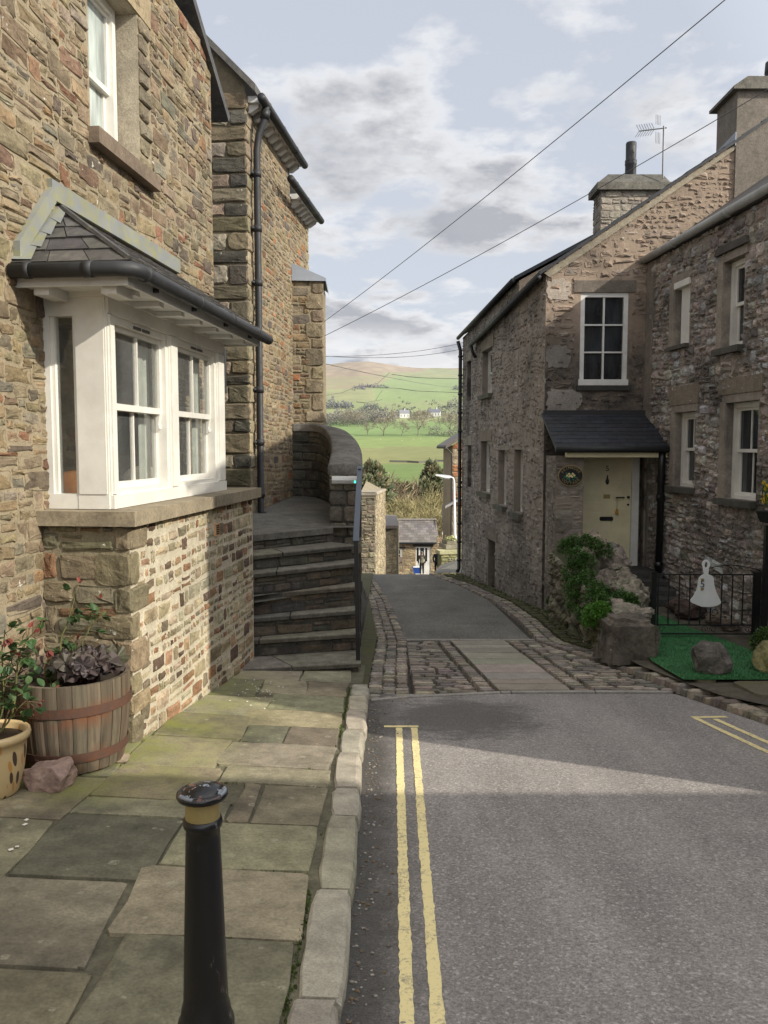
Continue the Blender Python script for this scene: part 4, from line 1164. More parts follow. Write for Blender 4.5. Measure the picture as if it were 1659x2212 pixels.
def pfn(side):
    def f(a, b_, c_):
        a = min(max(a, 0), cum[-1]); i = 0
        while i < 26 and cum[i + 1] < a: i += 1
        t = (a - cum[i]) / max(1e-6, cum[i + 1] - cum[i])
        p = I[i].lerp(I[i + 1], t); q = O_[i].lerp(O_[i + 1], t); d = (q - p).xy.normalized(); zt = (p.z + q.z) / 2 - .12
        base = p if side == 0 else q
        s = (.035 - c_) if side == 0 else (-.035 + c_)
        z = zl - .1 + (zt - (zl - .1)) * b_ if side == 0 else -2.0 + (zt + 2.0) * b_
        return Vector((base.x + d.x * s, base.y + d.y * s, z))
    return f
for side in (0, 1):
    f = pfn(side); L_ = cum[-1]
    for i in range(27): bd.quad(f(cum[i], 0, 0), f(cum[i + 1], 0, 0), f(cum[i + 1], 1, 0), f(cum[i], 1, 0), (.07, .065, .055))
po = obj('wall', bd, M['dark_stone'], para)
st = MB(); rnd = random.Random(51); DK = [(.085, .08, .066), (.105, .095, .075), (.07, .066, .055), (.12, .105, .08)]
f = pfn(0)
sx = lambda a, b_, c_: f(a, b_ / 1.25, c_)
rubble(st, sx, 0, cum[-1], 0, 1.25, rnd, DK, (.09, .16), (1.3, 3), .016, (.004, .02), (), None, .008, .016, .006, .0)
f1 = pfn(1); sx1 = lambda a, b_, c_: f1(a, b_ / 2.2, c_)
rubble(st, sx1, 0, cum[-1], 0, 2.2, rnd, DK, (.10, .18), (1.3, 3), .016, (.004, .02), (), None, .008, .016, .006, .0)
# pier at the foot of the sweep
pp0 = P(714, 1100, 10.15); pp1 = P(779, 1100, 10.15)
WP = Wall(pp0.xy, (1, .04), (0, -1)); pw = pp1.x - pp0.x; ptop = I[-1].z - .12
pb = MB(); pb.box(lambda a, b_, c_: WP.pt(a, c_, -b_), 0.0, pw, .0, .45, -2.1, ptop, (.07, .065, .055))
z = zl - .35; k = 0
while z < ptop - .02:
    h = min(rnd.uniform(.14, .22), ptop - z); x = pw * (.55 if k % 2 else .42)
    cc = [(.15, .135, .1), (.135, .115, .09), (.11, .1, .08)]
    stone(st, WP.pt, -.01, x - .006, z + .006, z + h - .006, .02, vary(rnd.choice(cc), rnd), rnd, .006, .016, .006); stone(st, WP.pt, x + .006, pw + .012, z + .006, z + h - .006, .02, vary(rnd.choice(cc), rnd), rnd, .006, .016, .006)
    z += h; k += 1
pbo = obj('pier', pb, M['dark_stone'], para)
sub('rubble_facing', st, M['dark_stone'], po)
# bulkhead light on the pier
lt = thing('bulkhead_light', 'white emergency bulkhead light with green led on the stone pier', 'light', P(745, 1038, 10.1))
lz0, lz1 = Z(745, 1046, 10.1), Z(745, 1029, 10.1)
b1 = MB(); b1.prism([(.018, lz0 + .01), (.018, lz1), (pw - .02, lz1), (pw - .02, lz0 + .01)], lambda a, z, c: WP.pt(a, z, c), .02, .05, (.75, .75, .73)); obj('back_plate', b1, M['white'], lt)
b1 = MB(); b1.prism([(.0, .0), (.03, .012), (.05, .05), (.04, lz1 - lz0 - .01), (.0, lz1 - lz0)], lambda o, z, a: WP.pt(a, lz0 + z, .05 + o), .02, pw - .022, (.6, .62, .6)); obj('diffuser', b1, M['white_old'], lt)
m, nt, b = newmat('green_led'); b.inputs['Emission Color'].default_value = (.05, 1, .6, 1); b.inputs['Emission Strength'].default_value = 3.0; b.inputs['Base Color'].default_value = (.02, .5, .3, 1); M['led'] = m
b1 = MB(); b1.box(lambda a, z, o: WP.pt(a, z, o), pw - .075, pw - .063, lz0 + .016, lz0 + .042, .095, .104); obj('indicator', b1, M['led'], lt)
# handrail
hr = thing('handrail', 'blue-black iron handrail beside the stone steps', 'handrail', P(778, 1415, 8.32))
m = m_paint('handrail_paint', (.06, .075, .10), .35, .2, (.1, .1, .1)); M['rail'] = m
h0 = P(769, 1168, 8.32); h1 = P(777.5, 1008, 9.98)
b1 = MB(); d = (h1 - h0).normalized(); sd_ = Vector((1, 0, 0)); upv = d.cross(sd_).normalized(); upv = upv if upv.z > 0 else -upv
b1.box(lambda a, b_, c: h0 + sd_ * a + d * b_ + upv * c, -.03, .03, -.02, (h1 - h0).length, -.01, .012); obj('rail', b1, M['rail'], hr)
b1 = MB(); zf = pr[0][2]; b1.box(lambda a, b_, c: Vector((h0.x + a + .02 * (1 - (c - zf) / (h0.z - zf)), h0.y + b_, c)), -.022, .022, -.022, .022, zf, h0.z - .005); obj('post', b1, M['black'], hr)
hx = P(777, 1090, 9.6); b1 = MB(); b1.box(lambda a, b_, c: Vector((h1.x + a, h1.y - .1 + b_, c)), -.02, .02, -.02, .02, zl - .1, h1.z - .02); obj('post', b1, M['black'], hr)

# old iron bracket and small plate beyond the bay
ib_ = thing('iron_bracket', 'rusty old iron bracket fixed to dark quoins behind the bay', 'bracket', P(489, 790, 10.95))
b1 = MB(); q = WE.px(489, 800); b1.tube([WE.pt(q[0], q[1] + .28, .06), WE.pt(q[0], q[1] - .30, .06)], .022, 6); b1.tube([WE.pt(q[0] + .0, q[1] + .2, .06), WE.pt(q[0] + .18, q[1] + .25, .12), WE.pt(q[0] + .1, q[1] + .02, .08)], .012, 6)
obj('bar', b1, M['iron'], ib_)
sg = thing('street_plate', 'small dark plate with a pale letter, half hidden behind the bay', 'sign', P(477, 866, 10.9))
q = WE.px(470, 866); b1 = MB(); wbox(b1, WE, q[0] - .09, q[0] + .28, q[1] - .055, q[1] + .055, .03, .045, (.02, .03, .045)); obj('plate', b1, M['vcol'], sg)
lx = -WE.d; t = text_mesh('Y', .09, frame4(WE.pt(q[0] - .045, q[1], .047), Vector((lx.x, lx.y, 0)), Vector((0, 0, 1)), Vector((WE.n.x, WE.n.y, 0))))
obj('letter', t, M['white'], sg)

# ---------------------------------------------------------------- foreground things
# bollard
bx, by = P(437, 1717, 2.2).x, 2.2
bz0 = zp(bx, by); bol = thing('bollard', 'black cast iron bollard with gold neck band in the pavement', 'bollard', (bx, by, bz0))
S = lambda r_, z: (r_, z)
zt = Z(437, 1717, 2.2)
def vz(v): return Z(437, v, 2.15)
zc_ = Z(437, 1717, 2.2); H = zc_ + .028
body = [(.078, bz0 - .02), (.078, vz(2230)), (.070, vz(2215)), (.0665, vz(2196)), (.062, vz(2185)), (.0605, vz(2150)), (.0475, vz(1830)), (.046, vz(1805)), (.052, vz(1801)), (.0545, vz(1793)), (.0525, vz(1785)), (.046, vz(1782))]
b1 = MB(); b1.lathe((bx, by, 0), [(max(.001, r_), z) for r_, z in body], 40)
m, nt, b = newmat('worn_black_gloss'); p = N(nt, 'TexCoord').outputs['Object']
n1 = nz(nt, scaled(nt, p, (30, 30, 9)), 2.0, 6, .7); n2 = nz(nt, p, 4, 3)
c = mix(nt, mth(nt, 'MULTIPLY', rng(nt, n1, .60, .66), rng(nt, n2, .48, .56)), (.0065, .0065, .0075, 1), (.22, .21, .2, 1))
out(nt, c, b, .34); bump(nt, b, nz(nt, p, 28, 5), .3, .0015); M['bollard'] = m
m2, nt, b = newmat('chipped_black_gloss'); p = N(nt, 'TexCoord').outputs['Object']
n1 = nz(nt, p, 26, 5, .6); n2 = nz(nt, N(nt, 'Mapping', {'Vector': p, 'Location': (3, 1, 2)}).outputs[0], 17, 4, .6)
sepz = N(nt, 'SeparateXYZ', {0: p}).outputs[2]
upm = rng(nt, sepz, H - .020, H - .012)
c = mix(nt, mth(nt, 'MULTIPLY', rng(nt, n1, .57, .59), upm), (.0065, .0065, .0075, 1), (.20, .075, .05, 1)); c = mix(nt, mth(nt, 'MULTIPLY', rng(nt, n2, .60, .62), upm), c, (.30, .33, .37, 1))
out(nt, c, b, .25); M['bollard_cap'] = m2
obj('shaft', b1, M['bollard'], bol, True)
b1 = MB(); b1.lathe((bx, by, 0), [(.047, vz(1788)), (.0462, vz(1760)), (.0468, zc_ - .008)], 40); obj('neck_band', b1, M['gold'], bol, True)
b1 = MB(); cap = [(.045, zc_ - .009), (.058, zc_ - .010), (.0665, zc_ - .006), (.0705, zc_ + .001), (.069, zc_ + .009), (.063, zc_ + .0140), (.0575, zc_ + .0135), (.0555, zc_ + .0115), (.054, zc_ + .0145), (.047, zc_ + .021), (.034, zc_ + .0255), (.018, zc_ + .0275), (.0008, zc_ + .028)]
b1.lathe((bx, by, 0), cap, 40); obj('cap', b1, M['bollard_cap'], bol, True)

# half-barrel planter
bc = P(160, 1632, 4.95); bcx, bcy = bc.x, 4.95; bg0 = zp(bcx, bcy) + .03
barrel = thing('barrel_planter', 'weathered oak half barrel with rusty hoops, planted with a rose and purple leaves', 'planter', (bcx, bcy, bg0))
bh = .53
def brad(t): return .275 + .068 * math.sin((.18 + .82 * t) * math.pi * .56)
m, nt, b = newmat('barrel_oak'); p = pos(nt); col = N(nt, 'Attribute', attribute_name='Col').outputs[0]
g1 = nz(nt, scaled(nt, p, (34, 34, 2.2)), 1.0, 6, .65); g2 = nz(nt, p, 5, 5)
c = mix(nt, 1.0, col, rng(nt, g1, .28, .72, .55, 1.45), 'MULTIPLY')
sep = N(nt, 'SeparateXYZ', {0: p}).outputs[2]
hoops = [.22, .745]
for hz in hoops:
    f = rng(nt, mth(nt, 'ABSOLUTE', mth(nt, 'SUBTRACT', sep, bg0 + bh * hz - .04)), .02, .10, .75, 0)
    c = mix(nt, mth(nt, 'MULTIPLY', f, rng(nt, g2, .45, .62)), c, (.16, .052, .018, 1))
out(nt, c, b, .85); bump(nt, b, g1, .6, .004); M['oak'] = m
b1 = MB(); rnd = random.Random(4); ns = 26; per = 4
cols_ = [vary(rnd.choice([(.095, .072, .048), (.118, .092, .062), (.075, .058, .04), (.10, .073, .046)]), rnd, .15) for _ in range(ns)]
nt_ = 14
for s in range(ns):
    a0, a1 = 2 * math.pi * s / ns, 2 * math.pi * (s + 1) / ns; g = .004; dr = rnd.uniform(-.002, .002)
    vs = []
    for i in range(nt_ + 1):
        t = i / nt_; rr = brad(t) + dr
        for j in range(per + 1):
            a = a0 + g + (a1 - a0 - 2 * g) * j / per; e = -.004 if j in (0, per) else 0
            vs.append((bcx + (rr + e) * math.cos(a), bcy + (rr + e) * math.sin(a), bg0 + bh * t))
    k = per + 1; rr = brad(1) - .028
    for j in range(k):
        a = a0 + g + (a1 - a0 - 2 * g) * j / per; vs.append((bcx + rr * math.cos(a), bcy + rr * math.sin(a), bg0 + bh))
    for j in range(k):
        a = a0 + g + (a1 - a0 - 2 * g) * j / per; vs.append((bcx + rr * math.cos(a), bcy + rr * math.sin(a), bg0 + bh * .7))
    b1.add(vs, [(i * k + j, i * k + j + 1, (i + 1) * k + j + 1, (i + 1) * k + j) for i in range(nt_ + 2) for j in range(per)], cols_[s])
b1.lathe((bcx, bcy, bg0), [(.001, .0), (brad(0) - .004, 0)], 26, (.03, .02, .015)); b1.lathe((bcx, bcy, bg0), [(brad(.7) - .02, bh * .7), (brad(.9) - .02, bh * .88)], 26, (.02, .015, .01))
obj('staves', b1, M['oak'], barrel)
M['rust'] = m_paint('rusty_iron', (.085, .05, .038), .8, .6, (.17, .06, .022), .2, .004, 14)
for hz in hoops:
    b1 = MB(); h_ = .045; prof = [(brad(hz - .05) + .002, bh * hz - h_), (brad(hz - .05) + .008, bh * hz - h_), (brad(hz + .03) + .008, bh * hz + .01), (brad(hz + .03) + .002, bh * hz + .01)]
    b1.lathe((bcx, bcy, bg0), prof, 52)
    for a in (-1.9, -1.85): b1.tube([(bcx + (brad(hz) + .004) * math.cos(a), bcy + (brad(hz) + .004) * math.sin(a), bg0 + bh * hz - .02), (bcx + (brad(hz) + .014) * math.cos(a), bcy + (brad(hz) + .014) * math.sin(a), bg0 + bh * hz - .02)], .006, 6)
    obj('hoop', b1, M['rust'], barrel)
b1 = MB(); vs = [(bcx, bcy, bg0 + bh * .93)]; cs = [(.03, .022, .015)]
for rr in (.1, .2, .285):
    for j in range(24):
        a = j / 24 * 2 * math.pi; vs.append((bcx + rr * math.cos(a), bcy + rr * math.sin(a), bg0 + bh * .9 + .02 * mn.noise(Vector((a * 3, rr * 20, 1))))); cs.append((.03, .022, .015))
b1.add(vs, [(0, 1 + j, 1 + (j + 1) % 24) for j in range(24)] + [(1 + q * 24 + j, 1 + q * 24 + (j + 1) % 24, 25 + q * 24 + (j + 1) % 24, 25 + q * 24 + j) for q in range(2) for j in range(24)], cs)
obj('soil', b1, M['vcol'], barrel)

def leaflet(mb, p, d, up, L_, wd, col, fold=.25, droop=.2):
    d = d.normalized(); s = d.cross(up)
    if s.length < 1e-4: s = Vector((1, 0, 0))
    s.normalize(); n = s.cross(d).normalized()
    pts = [p]
    prof = [(.28, .42), (.58, .5), (.82, .3)]
    vs = [p]
    for t, w_ in prof:
        c = p + d * L_ * t - n * (droop * L_ * t * t)
        vs += [c - s * wd * w_ + n * fold * wd * w_, c, c + s * wd * w_ + n * fold * wd * w_]
    vs.append(p + d * L_ - n * droop * L_)
    fs = [(0, 1, 2), (0, 2, 3), (1, 4, 5, 2), (2, 5, 6, 3), (4, 7, 8, 5), (5, 8, 9, 6), (7, 10, 8), (8, 10, 9)]
    mb.add(vs, fs, col)
def rdir(r, zmin=-1): 
    while True:
        v = Vector((r.gauss(0, 1), r.gauss(0, 1), r.gauss(0, 1))).normalized()
        if v.z > zmin: return v
def rose(parent, canes, r):
    stm, lf = MB(), MB()
    for (pts, rad) in canes:
        P_ = resamp([Vector(q) for q in pts], 14)
        P_ = [p + Vector((r.gauss(0, .004), r.gauss(0, .004), 0)) for p in P_]
        stm.tube(P_, [rad * (1 - .6 * i / 13) for i in range(14)], 6, (.12, .075, .04) if rad > .006 else (.12, .13, .05))
        for i in range(4, 14):
            t = i / 13
            for _q in range(1 if r.random() < .85 else 0):
                d = (rdir(r) + Vector((0, 0, .15))).normalized(); red = t > .93 or r.random() < .03
                pet = P_[i] + d * .05; stm.tube([P_[i], pet], .0018, 4, (.14, .10, .05))
                for k in range(r.choice([3, 5])):
                    dd = (d + rdir(r) * .7).normalized()
                    cc = vary(r.choice([(.15, .035, .025), (.2, .05, .035)]), r, .2) if red else vary(r.choice([(.045, .095, .03), (.06, .115, .04), (.04, .075, .025), (.085, .13, .045)]), r, .25)
                    leaflet(lf, pet + dd * .008, dd, Vector((0, 0, 1)), r.uniform(.04, .07) * (.7 if red else 1), r.uniform(.03, .05) * (.6 if red else 1), cc, .2, .25)
    obj('stem', stm, M['bark'], parent); obj('foliage', lf, M['leaf'], parent)
rr = random.Random(12)
rz0 = bg0 + bh * .9
rosep = thing('rose_bush', 'leggy rose with red new shoots growing in the half barrel', 'plant', (bcx - .1, bcy, rz0))
def bq(u, v, dy=0.0): return P(u, v, bcy + dy)
rose(rosep, [([(bcx - .12, bcy - .05, rz0), bq(98, 1440), bq(150, 1380, .05), bq(205, 1345, .08), bq(222, 1310, .1)], .008),
             ([(bcx - .06, bcy, rz0), bq(130, 1400), bq(150, 1330, .05), bq(163, 1275, .08)], .006),
             ([(bcx - .02, bcy, rz0), bq(178, 1385), bq(200, 1350, .02), bq(228, 1322, .05)], .005),
             ([(bcx - .1, bcy - .1, rz0), bq(120, 1452), bq(140, 1420), bq(158, 1400, -.05)], .005),
             ([(bcx - .15, bcy - .1, rz0), bq(100, 1470), bq(110, 1500, -.25), bq(118, 1510, -.3)], .004)], rr)
heu = thing('heuchera', 'dark purple ruffled heuchera leaves spilling over the right rim of barrel', 'plant', (bcx + .12, bcy - .05, rz0))
hl, hs = MB(), MB()
for i in range(58):
    a = rr.uniform(0, 6.28); q = rr.random() ** .6 * .17
    c = Vector((bcx + .13 + q * math.cos(a) * 1.1, bcy - .06 + q * math.sin(a), rz0 + .05 + .12 * rr.random() * (1 - q * 3) + .05))
    base = Vector((bcx + .1 + .05 * math.cos(a), bcy - .03 + .05 * math.sin(a), rz0)); hs.tube([base, (base + c) / 2 + Vector((0, 0, .03)), c], .002, 4, (.05, .02, .025))
    n_ = (Vector((math.cos(a) * .5, math.sin(a) * .5 - .35, .75)) + rdir(rr) * .35).normalized(); x = n_.cross(Vector((rr.gauss(0, 1), rr.gauss(0, 1), .1))).normalized(); y_ = n_.cross(x)
    R0 = rr.uniform(.045, .078); vs = [c - n_ * .006]; nn = 30
    for j in range(nn):
        t = j / nn * 2 * math.pi; rad = R0 * (.78 + .22 * abs(math.cos(t * 2.5))) * (1 - .35 * (abs(t - math.pi) < .25)); vs.append(c + (x * math.cos(t) + y_ * math.sin(t)) * rad + n_ * R0 * .22 * math.sin(t * 5 + i))
    hl.add(vs, [(0, 1 + j, 1 + (j + 1) % nn) for j in range(nn)], vary(rr.choice([(.06, .042, .04), (.085, .065, .06), (.04, .032, .032), (.10, .085, .07), (.075, .07, .045)]), rr, .25))
obj('foliage', hl, M['leaf'], heu); obj('stem', hs, M['bark'], heu)
# stones chocking the barrel
for (u, v, s_, lab) in ((183, 1655, .035, 'small pale pebble wedged under front of the barrel'), (195, 1652, .03, 'middle pebble of the three wedged under the barrel'), (207, 1648, .032, 'rounded pebble under right edge of the barrel, nearest the bay')):
    p_ = P(u, v, bcy - .16 + (u - 183) * .004); b1 = MB(); blob(b1, (p_.x, p_.y, zp(p_.x, p_.y) + s_ * .55), (s_ * 1.2, s_, s_ * .7), rr, (.3, .27, .2), .1, 2, 0, .1)
    tag(obj('pebble', b1, M['dress'], None, True), lab, 'pebble', group='pebbles under the barrel')
b1 = MB(); p_ = P(262, 1612, 5.0); blob(b1, (p_.x - .01, 5.0, zp(p_.x, 5) + .02), (.08, .06, .035), rr, (.25, .2, .14), .2, 2, 0, .4); tag(obj('stone_chip', b1, M['dress']), 'flat stone chip at right foot of the barrel beside the bay corner', 'stone')
# pink rock
b1 = MB(); p_ = P(110, 1690, 4.48); rr2 = random.Random(18); blob(b1, (p_.x, 4.48, zp(p_.x, 4.48) + .065), (.155, .11, .115), rr2, (.36, .25, .205), .22, 4, .7, .1, .70)
tag(obj('rock', b1, M['dress']), 'loose angular pinkish rock lying on the pavement in front of the barrel', 'rock')
b1 = MB(); p_ = P(118, 1657, 4.66); blob(b1, (p_.x + .0, 4.68, zp(p_.x, 4.68) + .05), (.10, .06, .08), rr2, (.36, .27, .13), .15, 3, .7, .3)
tag(obj('rock', b1, M['dress']), 'small yellow stone just behind the pinkish rock', 'rock')
# glazed pot
gp = P(-4, 1700, 4.35); gx, gy = gp.x - .03, 4.35; gz = zp(gx, gy)
pot = thing('plant_pot', 'cream glazed pot with brown leaf pattern at the left edge', 'pot', (gx, gy, gz))
m, nt, b = newmat('glazed_pot'); p = pos(nt)
q = N(nt, 'VectorMath', {0: p, 1: (gx, gy, gz)}, operation='SUBTRACT').outputs[0]; sp = N(nt, 'SeparateXYZ', {0: q})
ang = mth(nt, 'ARCTAN2', sp.outputs[1], sp.outputs[0])
lv = N(nt, 'CombineXYZ', {0: mth(nt, 'MULTIPLY', ang, 1.5), 1: mth(nt, 'ADD', mth(nt, 'MULTIPLY', sp.outputs[2], 16.0), mth(nt, 'MULTIPLY', ang, 3.5)), 2: 0.0}).outputs[0]
vo = N(nt, 'TexVoronoi', {'Vector': scaled(nt, lv, (2.4, .55, 1)), 'Scale': 1.0, 'Randomness': .8}).outputs['Distance']
f = mth(nt, 'MULTIPLY', rng(nt, vo, .36, .34), rng(nt, sp.outputs[2], .285, .28))
vo2 = N(nt, 'TexVoronoi', {'Vector': N(nt, 'Mapping', {'Vector': lv, 'Location': (.5, .6, 0), 'Scale': (2.4, .55, 1)}).outputs[0], 'Scale': 1.0, 'Randomness': .7}).outputs['Distance']
c = mix(nt, mth(nt, 'MULTIPLY', rng(nt, vo2, .30, .26), .9), (.56, .42, .22, 1), (.50, .24, .06, 1)); c = mix(nt, f, c, (.07, .045, .035, 1))
out(nt, c, b, .28); M['pot'] = m
b1 = MB(); b1.lathe((gx, gy, gz), [(.001, .005), (.12, .0), (.135, .02), (.165, .14), (.178, .25), (.18, .30), (.196, .305), (.202, .325), (.197, .345), (.184, .35), (.172, .335), (.165, .25), (.15, .22), (.001, .25)], 44); obj('body', b1, M['pot'], pot, True)
b1 = MB(); b1.lathe((gx, gy, gz), [(.001, .31), (.08, .318), (.171, .305)], 24, (.05, .035, .022)); obj('soil', b1, M['vcol'], pot)
rp2 = thing('rose_bush', 'rose with glossy green leaves and red tips growing in the glazed pot', 'plant', (gx, gy, gz + .31))
def gq(u, v, dy=0.0): return P(u, v, gy + dy)
rose(rp2, [([(gx + .02, gy, gz + .31), gq(20, 1540), gq(42, 1450, .02), gq(88, 1390, .05)], .007), ([(gx, gy, gz + .31), gq(8, 1520), gq(4, 1420), gq(10, 1360)], .006), ([(gx + .03, gy, gz + .31), gq(30, 1530, .0), gq(40, 1420), gq(70, 1370), gq(92, 1335)], .006),
           ([(gx + .02, gy - .03, gz + .31), gq(18, 1560), gq(40, 1530, -.05), gq(62, 1515, -.08)], .004), ([(gx, gy, gz + .31), gq(-12, 1500), gq(-20, 1400), gq(-10, 1340)], .006), ([(gx, gy, gz + .31), gq(6, 1500), gq(22, 1440), gq(28, 1410)], .005)], rr)
# fallen petals
pt = MB()
for i in range(40):
    if i < 36: u, v = rr.gauss(555, 32), rr.gauss(1497, 13)
    else: u, v = rr.uniform(0, 60), rr.uniform(1775, 1860)
    d = ray(u, v); y = 5.0
    for _ in range(6): 
        x = d.x / d.y * y; y = (EYE - zp(x, y)) / (-d.z / d.y)
    x = d.x / d.y * y; s = rr.uniform(.006, .012) * (1.1 if i >= 36 else .8); a = rr.uniform(0, 3)
    vs = [Vector((x + s * math.cos(a + k * 1.05) * (1 if k % 3 else 1.5), y + s * math.sin(a + k * 1.05), zp(x, y) + .012 + .003 * (k % 2))) for k in range(6)]
    pt.add(vs, [tuple(range(6))], (.7, .66, .58))
o = obj('fallen_petals', pt, M['vcol']); tag(o, 'scattered white petals fallen on the flagstones', 'petals', kind='stuff')

# ================================================================== RIGHT SIDE
RENDER_C = (.30, .26, .213)
M['rough_wall'] = m_stone('weathered_limewash_rubble', (1, 1, 1), .55, .008, .3, .5, fine=30, render=(RENDER_C, .8, .38), grime_shade=(-1.6, -.1, .7))
M['gable_wall'] = m_stone('pink_render_over_rubble', (1, 1, 1), .35, .014, .3, .6, fine=26, render=((.35, .27, .205), .8, .40), grime_shade=(2.9, 4.2, .95))  # lower gable darkened: staining together with its painted-in shade
M['facade_wall'] = m_stone('pale_rubble', (1, 1, 1), .5, .008, .3, .7, fine=30, render=((.35, .305, .26), .55, .45))
M['plain_render'] = m_stone('brown_render', (1, 1, 1), .28, .008, .1, .4)
YG = 14.3
WG = Wall((2.75, YG), (1, 0), (0, -1))
WS2 = Wall((2.75, YG), (-.0788, .9969), (-1, 0))
L2 = 6.24
cot = thing('stone_cottage', 'old pinkish rendered stone cottage with yellow porch door and tall gable', 'house', (2.75, YG, zr(YG)))
ezN = Z(1173, 592, YG); ezF = Z(1019, 741, 20.5)
# gable end
vA = WG.px(1175, 588); vB = WG.px(1590, 309)
slopeG = (vB[1] - vA[1]) / (vB[0] - vA[0]); apex = (4.15, vA[1] + slopeG * 4.15)
hG = [below_line(vA, vB)]
win = WG.rect(1253, 632, 1356, 826)
gw = MB()
wallface(gw, WG.pt, 0, 3.9, -1.6, apex[1], [win], hG, .12, (.33, .26, .20), (.26, .21, .17))
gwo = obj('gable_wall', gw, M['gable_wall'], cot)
st = MB(); rnd = random.Random(61)
PK = [(.32, .26, .21), (.27, .225, .19), (.37, .31, .255), (.24, .2, .165), (.35, .27, .215)]
rubble(st, WG.pt, 0, 3.9, -1.5, apex[1], rnd, PK, (.07, .17), (.8, 2.4), .04, (-.006, .020), [(win[0] - .06, win[1] + .06, win[2] - .06, win[3] + .2)], hG, .022, .035, .012, .04, skew=.3)
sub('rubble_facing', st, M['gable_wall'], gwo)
# dark weathered patches of bare stone under the window and the smooth grey render patches
def patch(u0, v0, u1, v1, col, seed, off=.016):
    pt_ = MB(); r = random.Random(seed); a0, a1, z0, z1 = WG.rect(u0, v0, u1, v1); n = 40; vs = [WG.pt((a0 + a1) / 2, (z0 + z1) / 2, off + .004)]
    for i in range(n):
        t = 2 * math.pi * i / n; k = .85 + .32 * mn.noise(Vector((math.cos(t) * 1.9, math.sin(t) * 1.9, seed))) + .12 * mn.noise(Vector((math.cos(t) * 6, math.sin(t) * 6, seed)))
        ex = abs(math.cos(t)) ** .6 * (1 if math.cos(t) > 0 else -1); ey = abs(math.sin(t)) ** .6 * (1 if math.sin(t) > 0 else -1)
        vs.append(WG.pt((a0 + a1) / 2 + (a1 - a0) / 2 * ex * k, (z0 + z1) / 2 + (z1 - z0) / 2 * ey * k, off))
    for i in range(n): vs.append(vs[1 + i] + Vector((0, .03, 0)))
    pt_.add(vs, [(0, 1 + i, 1 + (i + 1) % n) for i in range(n)] + [(1 + i, 1 + n + i, 1 + n + (i + 1) % n, 1 + (i + 1) % n) for i in range(n)], col)
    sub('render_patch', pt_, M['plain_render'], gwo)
patch(1176, 600, 1236, 650, (.42, .36, .30), 3); patch(1174, 740, 1236, 800, (.24, .22, .195), 4); patch(1172, 838, 1262, 896, (.27, .245, .215), 5)
lt_ = MB(); wbox(lt_, WG, win[0] - .12, win[1] + .12, win[3] + .003, win[3] + .2, -.1, .02, (.17, .145, .12)); sub('lintel', lt_, M['plain_render'], gwo)
# street wall
def op(u0, v0, u1, v1): return WS2.rect(u0, v0, u1, v1)
ops = [op(1042, 755, 1063, 852), op(1039, 953, 1058.5, 1064), op(1076, 972, 1094, 1092), op(1110, 971, 1129, 1108)]
dop = op(1054, 1166, 1069, 1284)
hS = [below_line((0, ezN), (L2, ezF))]
sw = MB(); wallface(sw, WS2.pt, 0, L2, -3.2, ezN + .05, ops + [dop], hS, .28, (.32, .27, .22), (.25, .215, .18))
swo = obj('street_wall', sw, M['rough_wall'], cot)
st = MB(); rnd = random.Random(62)
rubble(st, WS2.pt, 0, L2, -2.2, ezN, rnd, [tuple(q * 1.5 for q in c) for c in PINKST], (.06, .15), (.7, 2.2), .035, (-.008, .022), [(h[0] - .03, h[1] + .03, h[2] - .02, h[3] + .02) for h in ops + [dop]], hS, .02, .032, .012, .04, skew=.3)
sub('rubble_facing', st, M['rough_wall'], swo)
for h in ops:
    w_ = sash(cot, WS2, h[0], h[1], h[2], h[3], .17, M['white'], M['glass'], 1, jw=.05)
    s = MB(); wbox(s, WS2, h[0] - .08, h[1] + .08, h[2] - .10, h[2] - .003, -.2, .10, (.12, .115, .085)); sub('sill', s, M['dress'], w_)
for h in (ops[0], ops[1]):
    s = MB(); wbox(s, WS2, h[0] - .18, h[1] + .12, h[3] + .003, h[3] + .26, -.1, .022, (.25, .21, .155)); obj('lintel', s, M['dress'], cot)
s = MB(); wbox(s, WS2, dop[0] - .25, dop[1] + .2, dop[3] + .003, dop[3] + .3, -.1, .022, (.2, .17, .13)); obj('lintel', s, M['dress'], cot)
s = MB(); wbox(s, WS2, dop[0], dop[1], dop[2], dop[3], -.27, -.2, (.02, .018, .016)); obj('cellar_door', s, M['vcol'], cot)
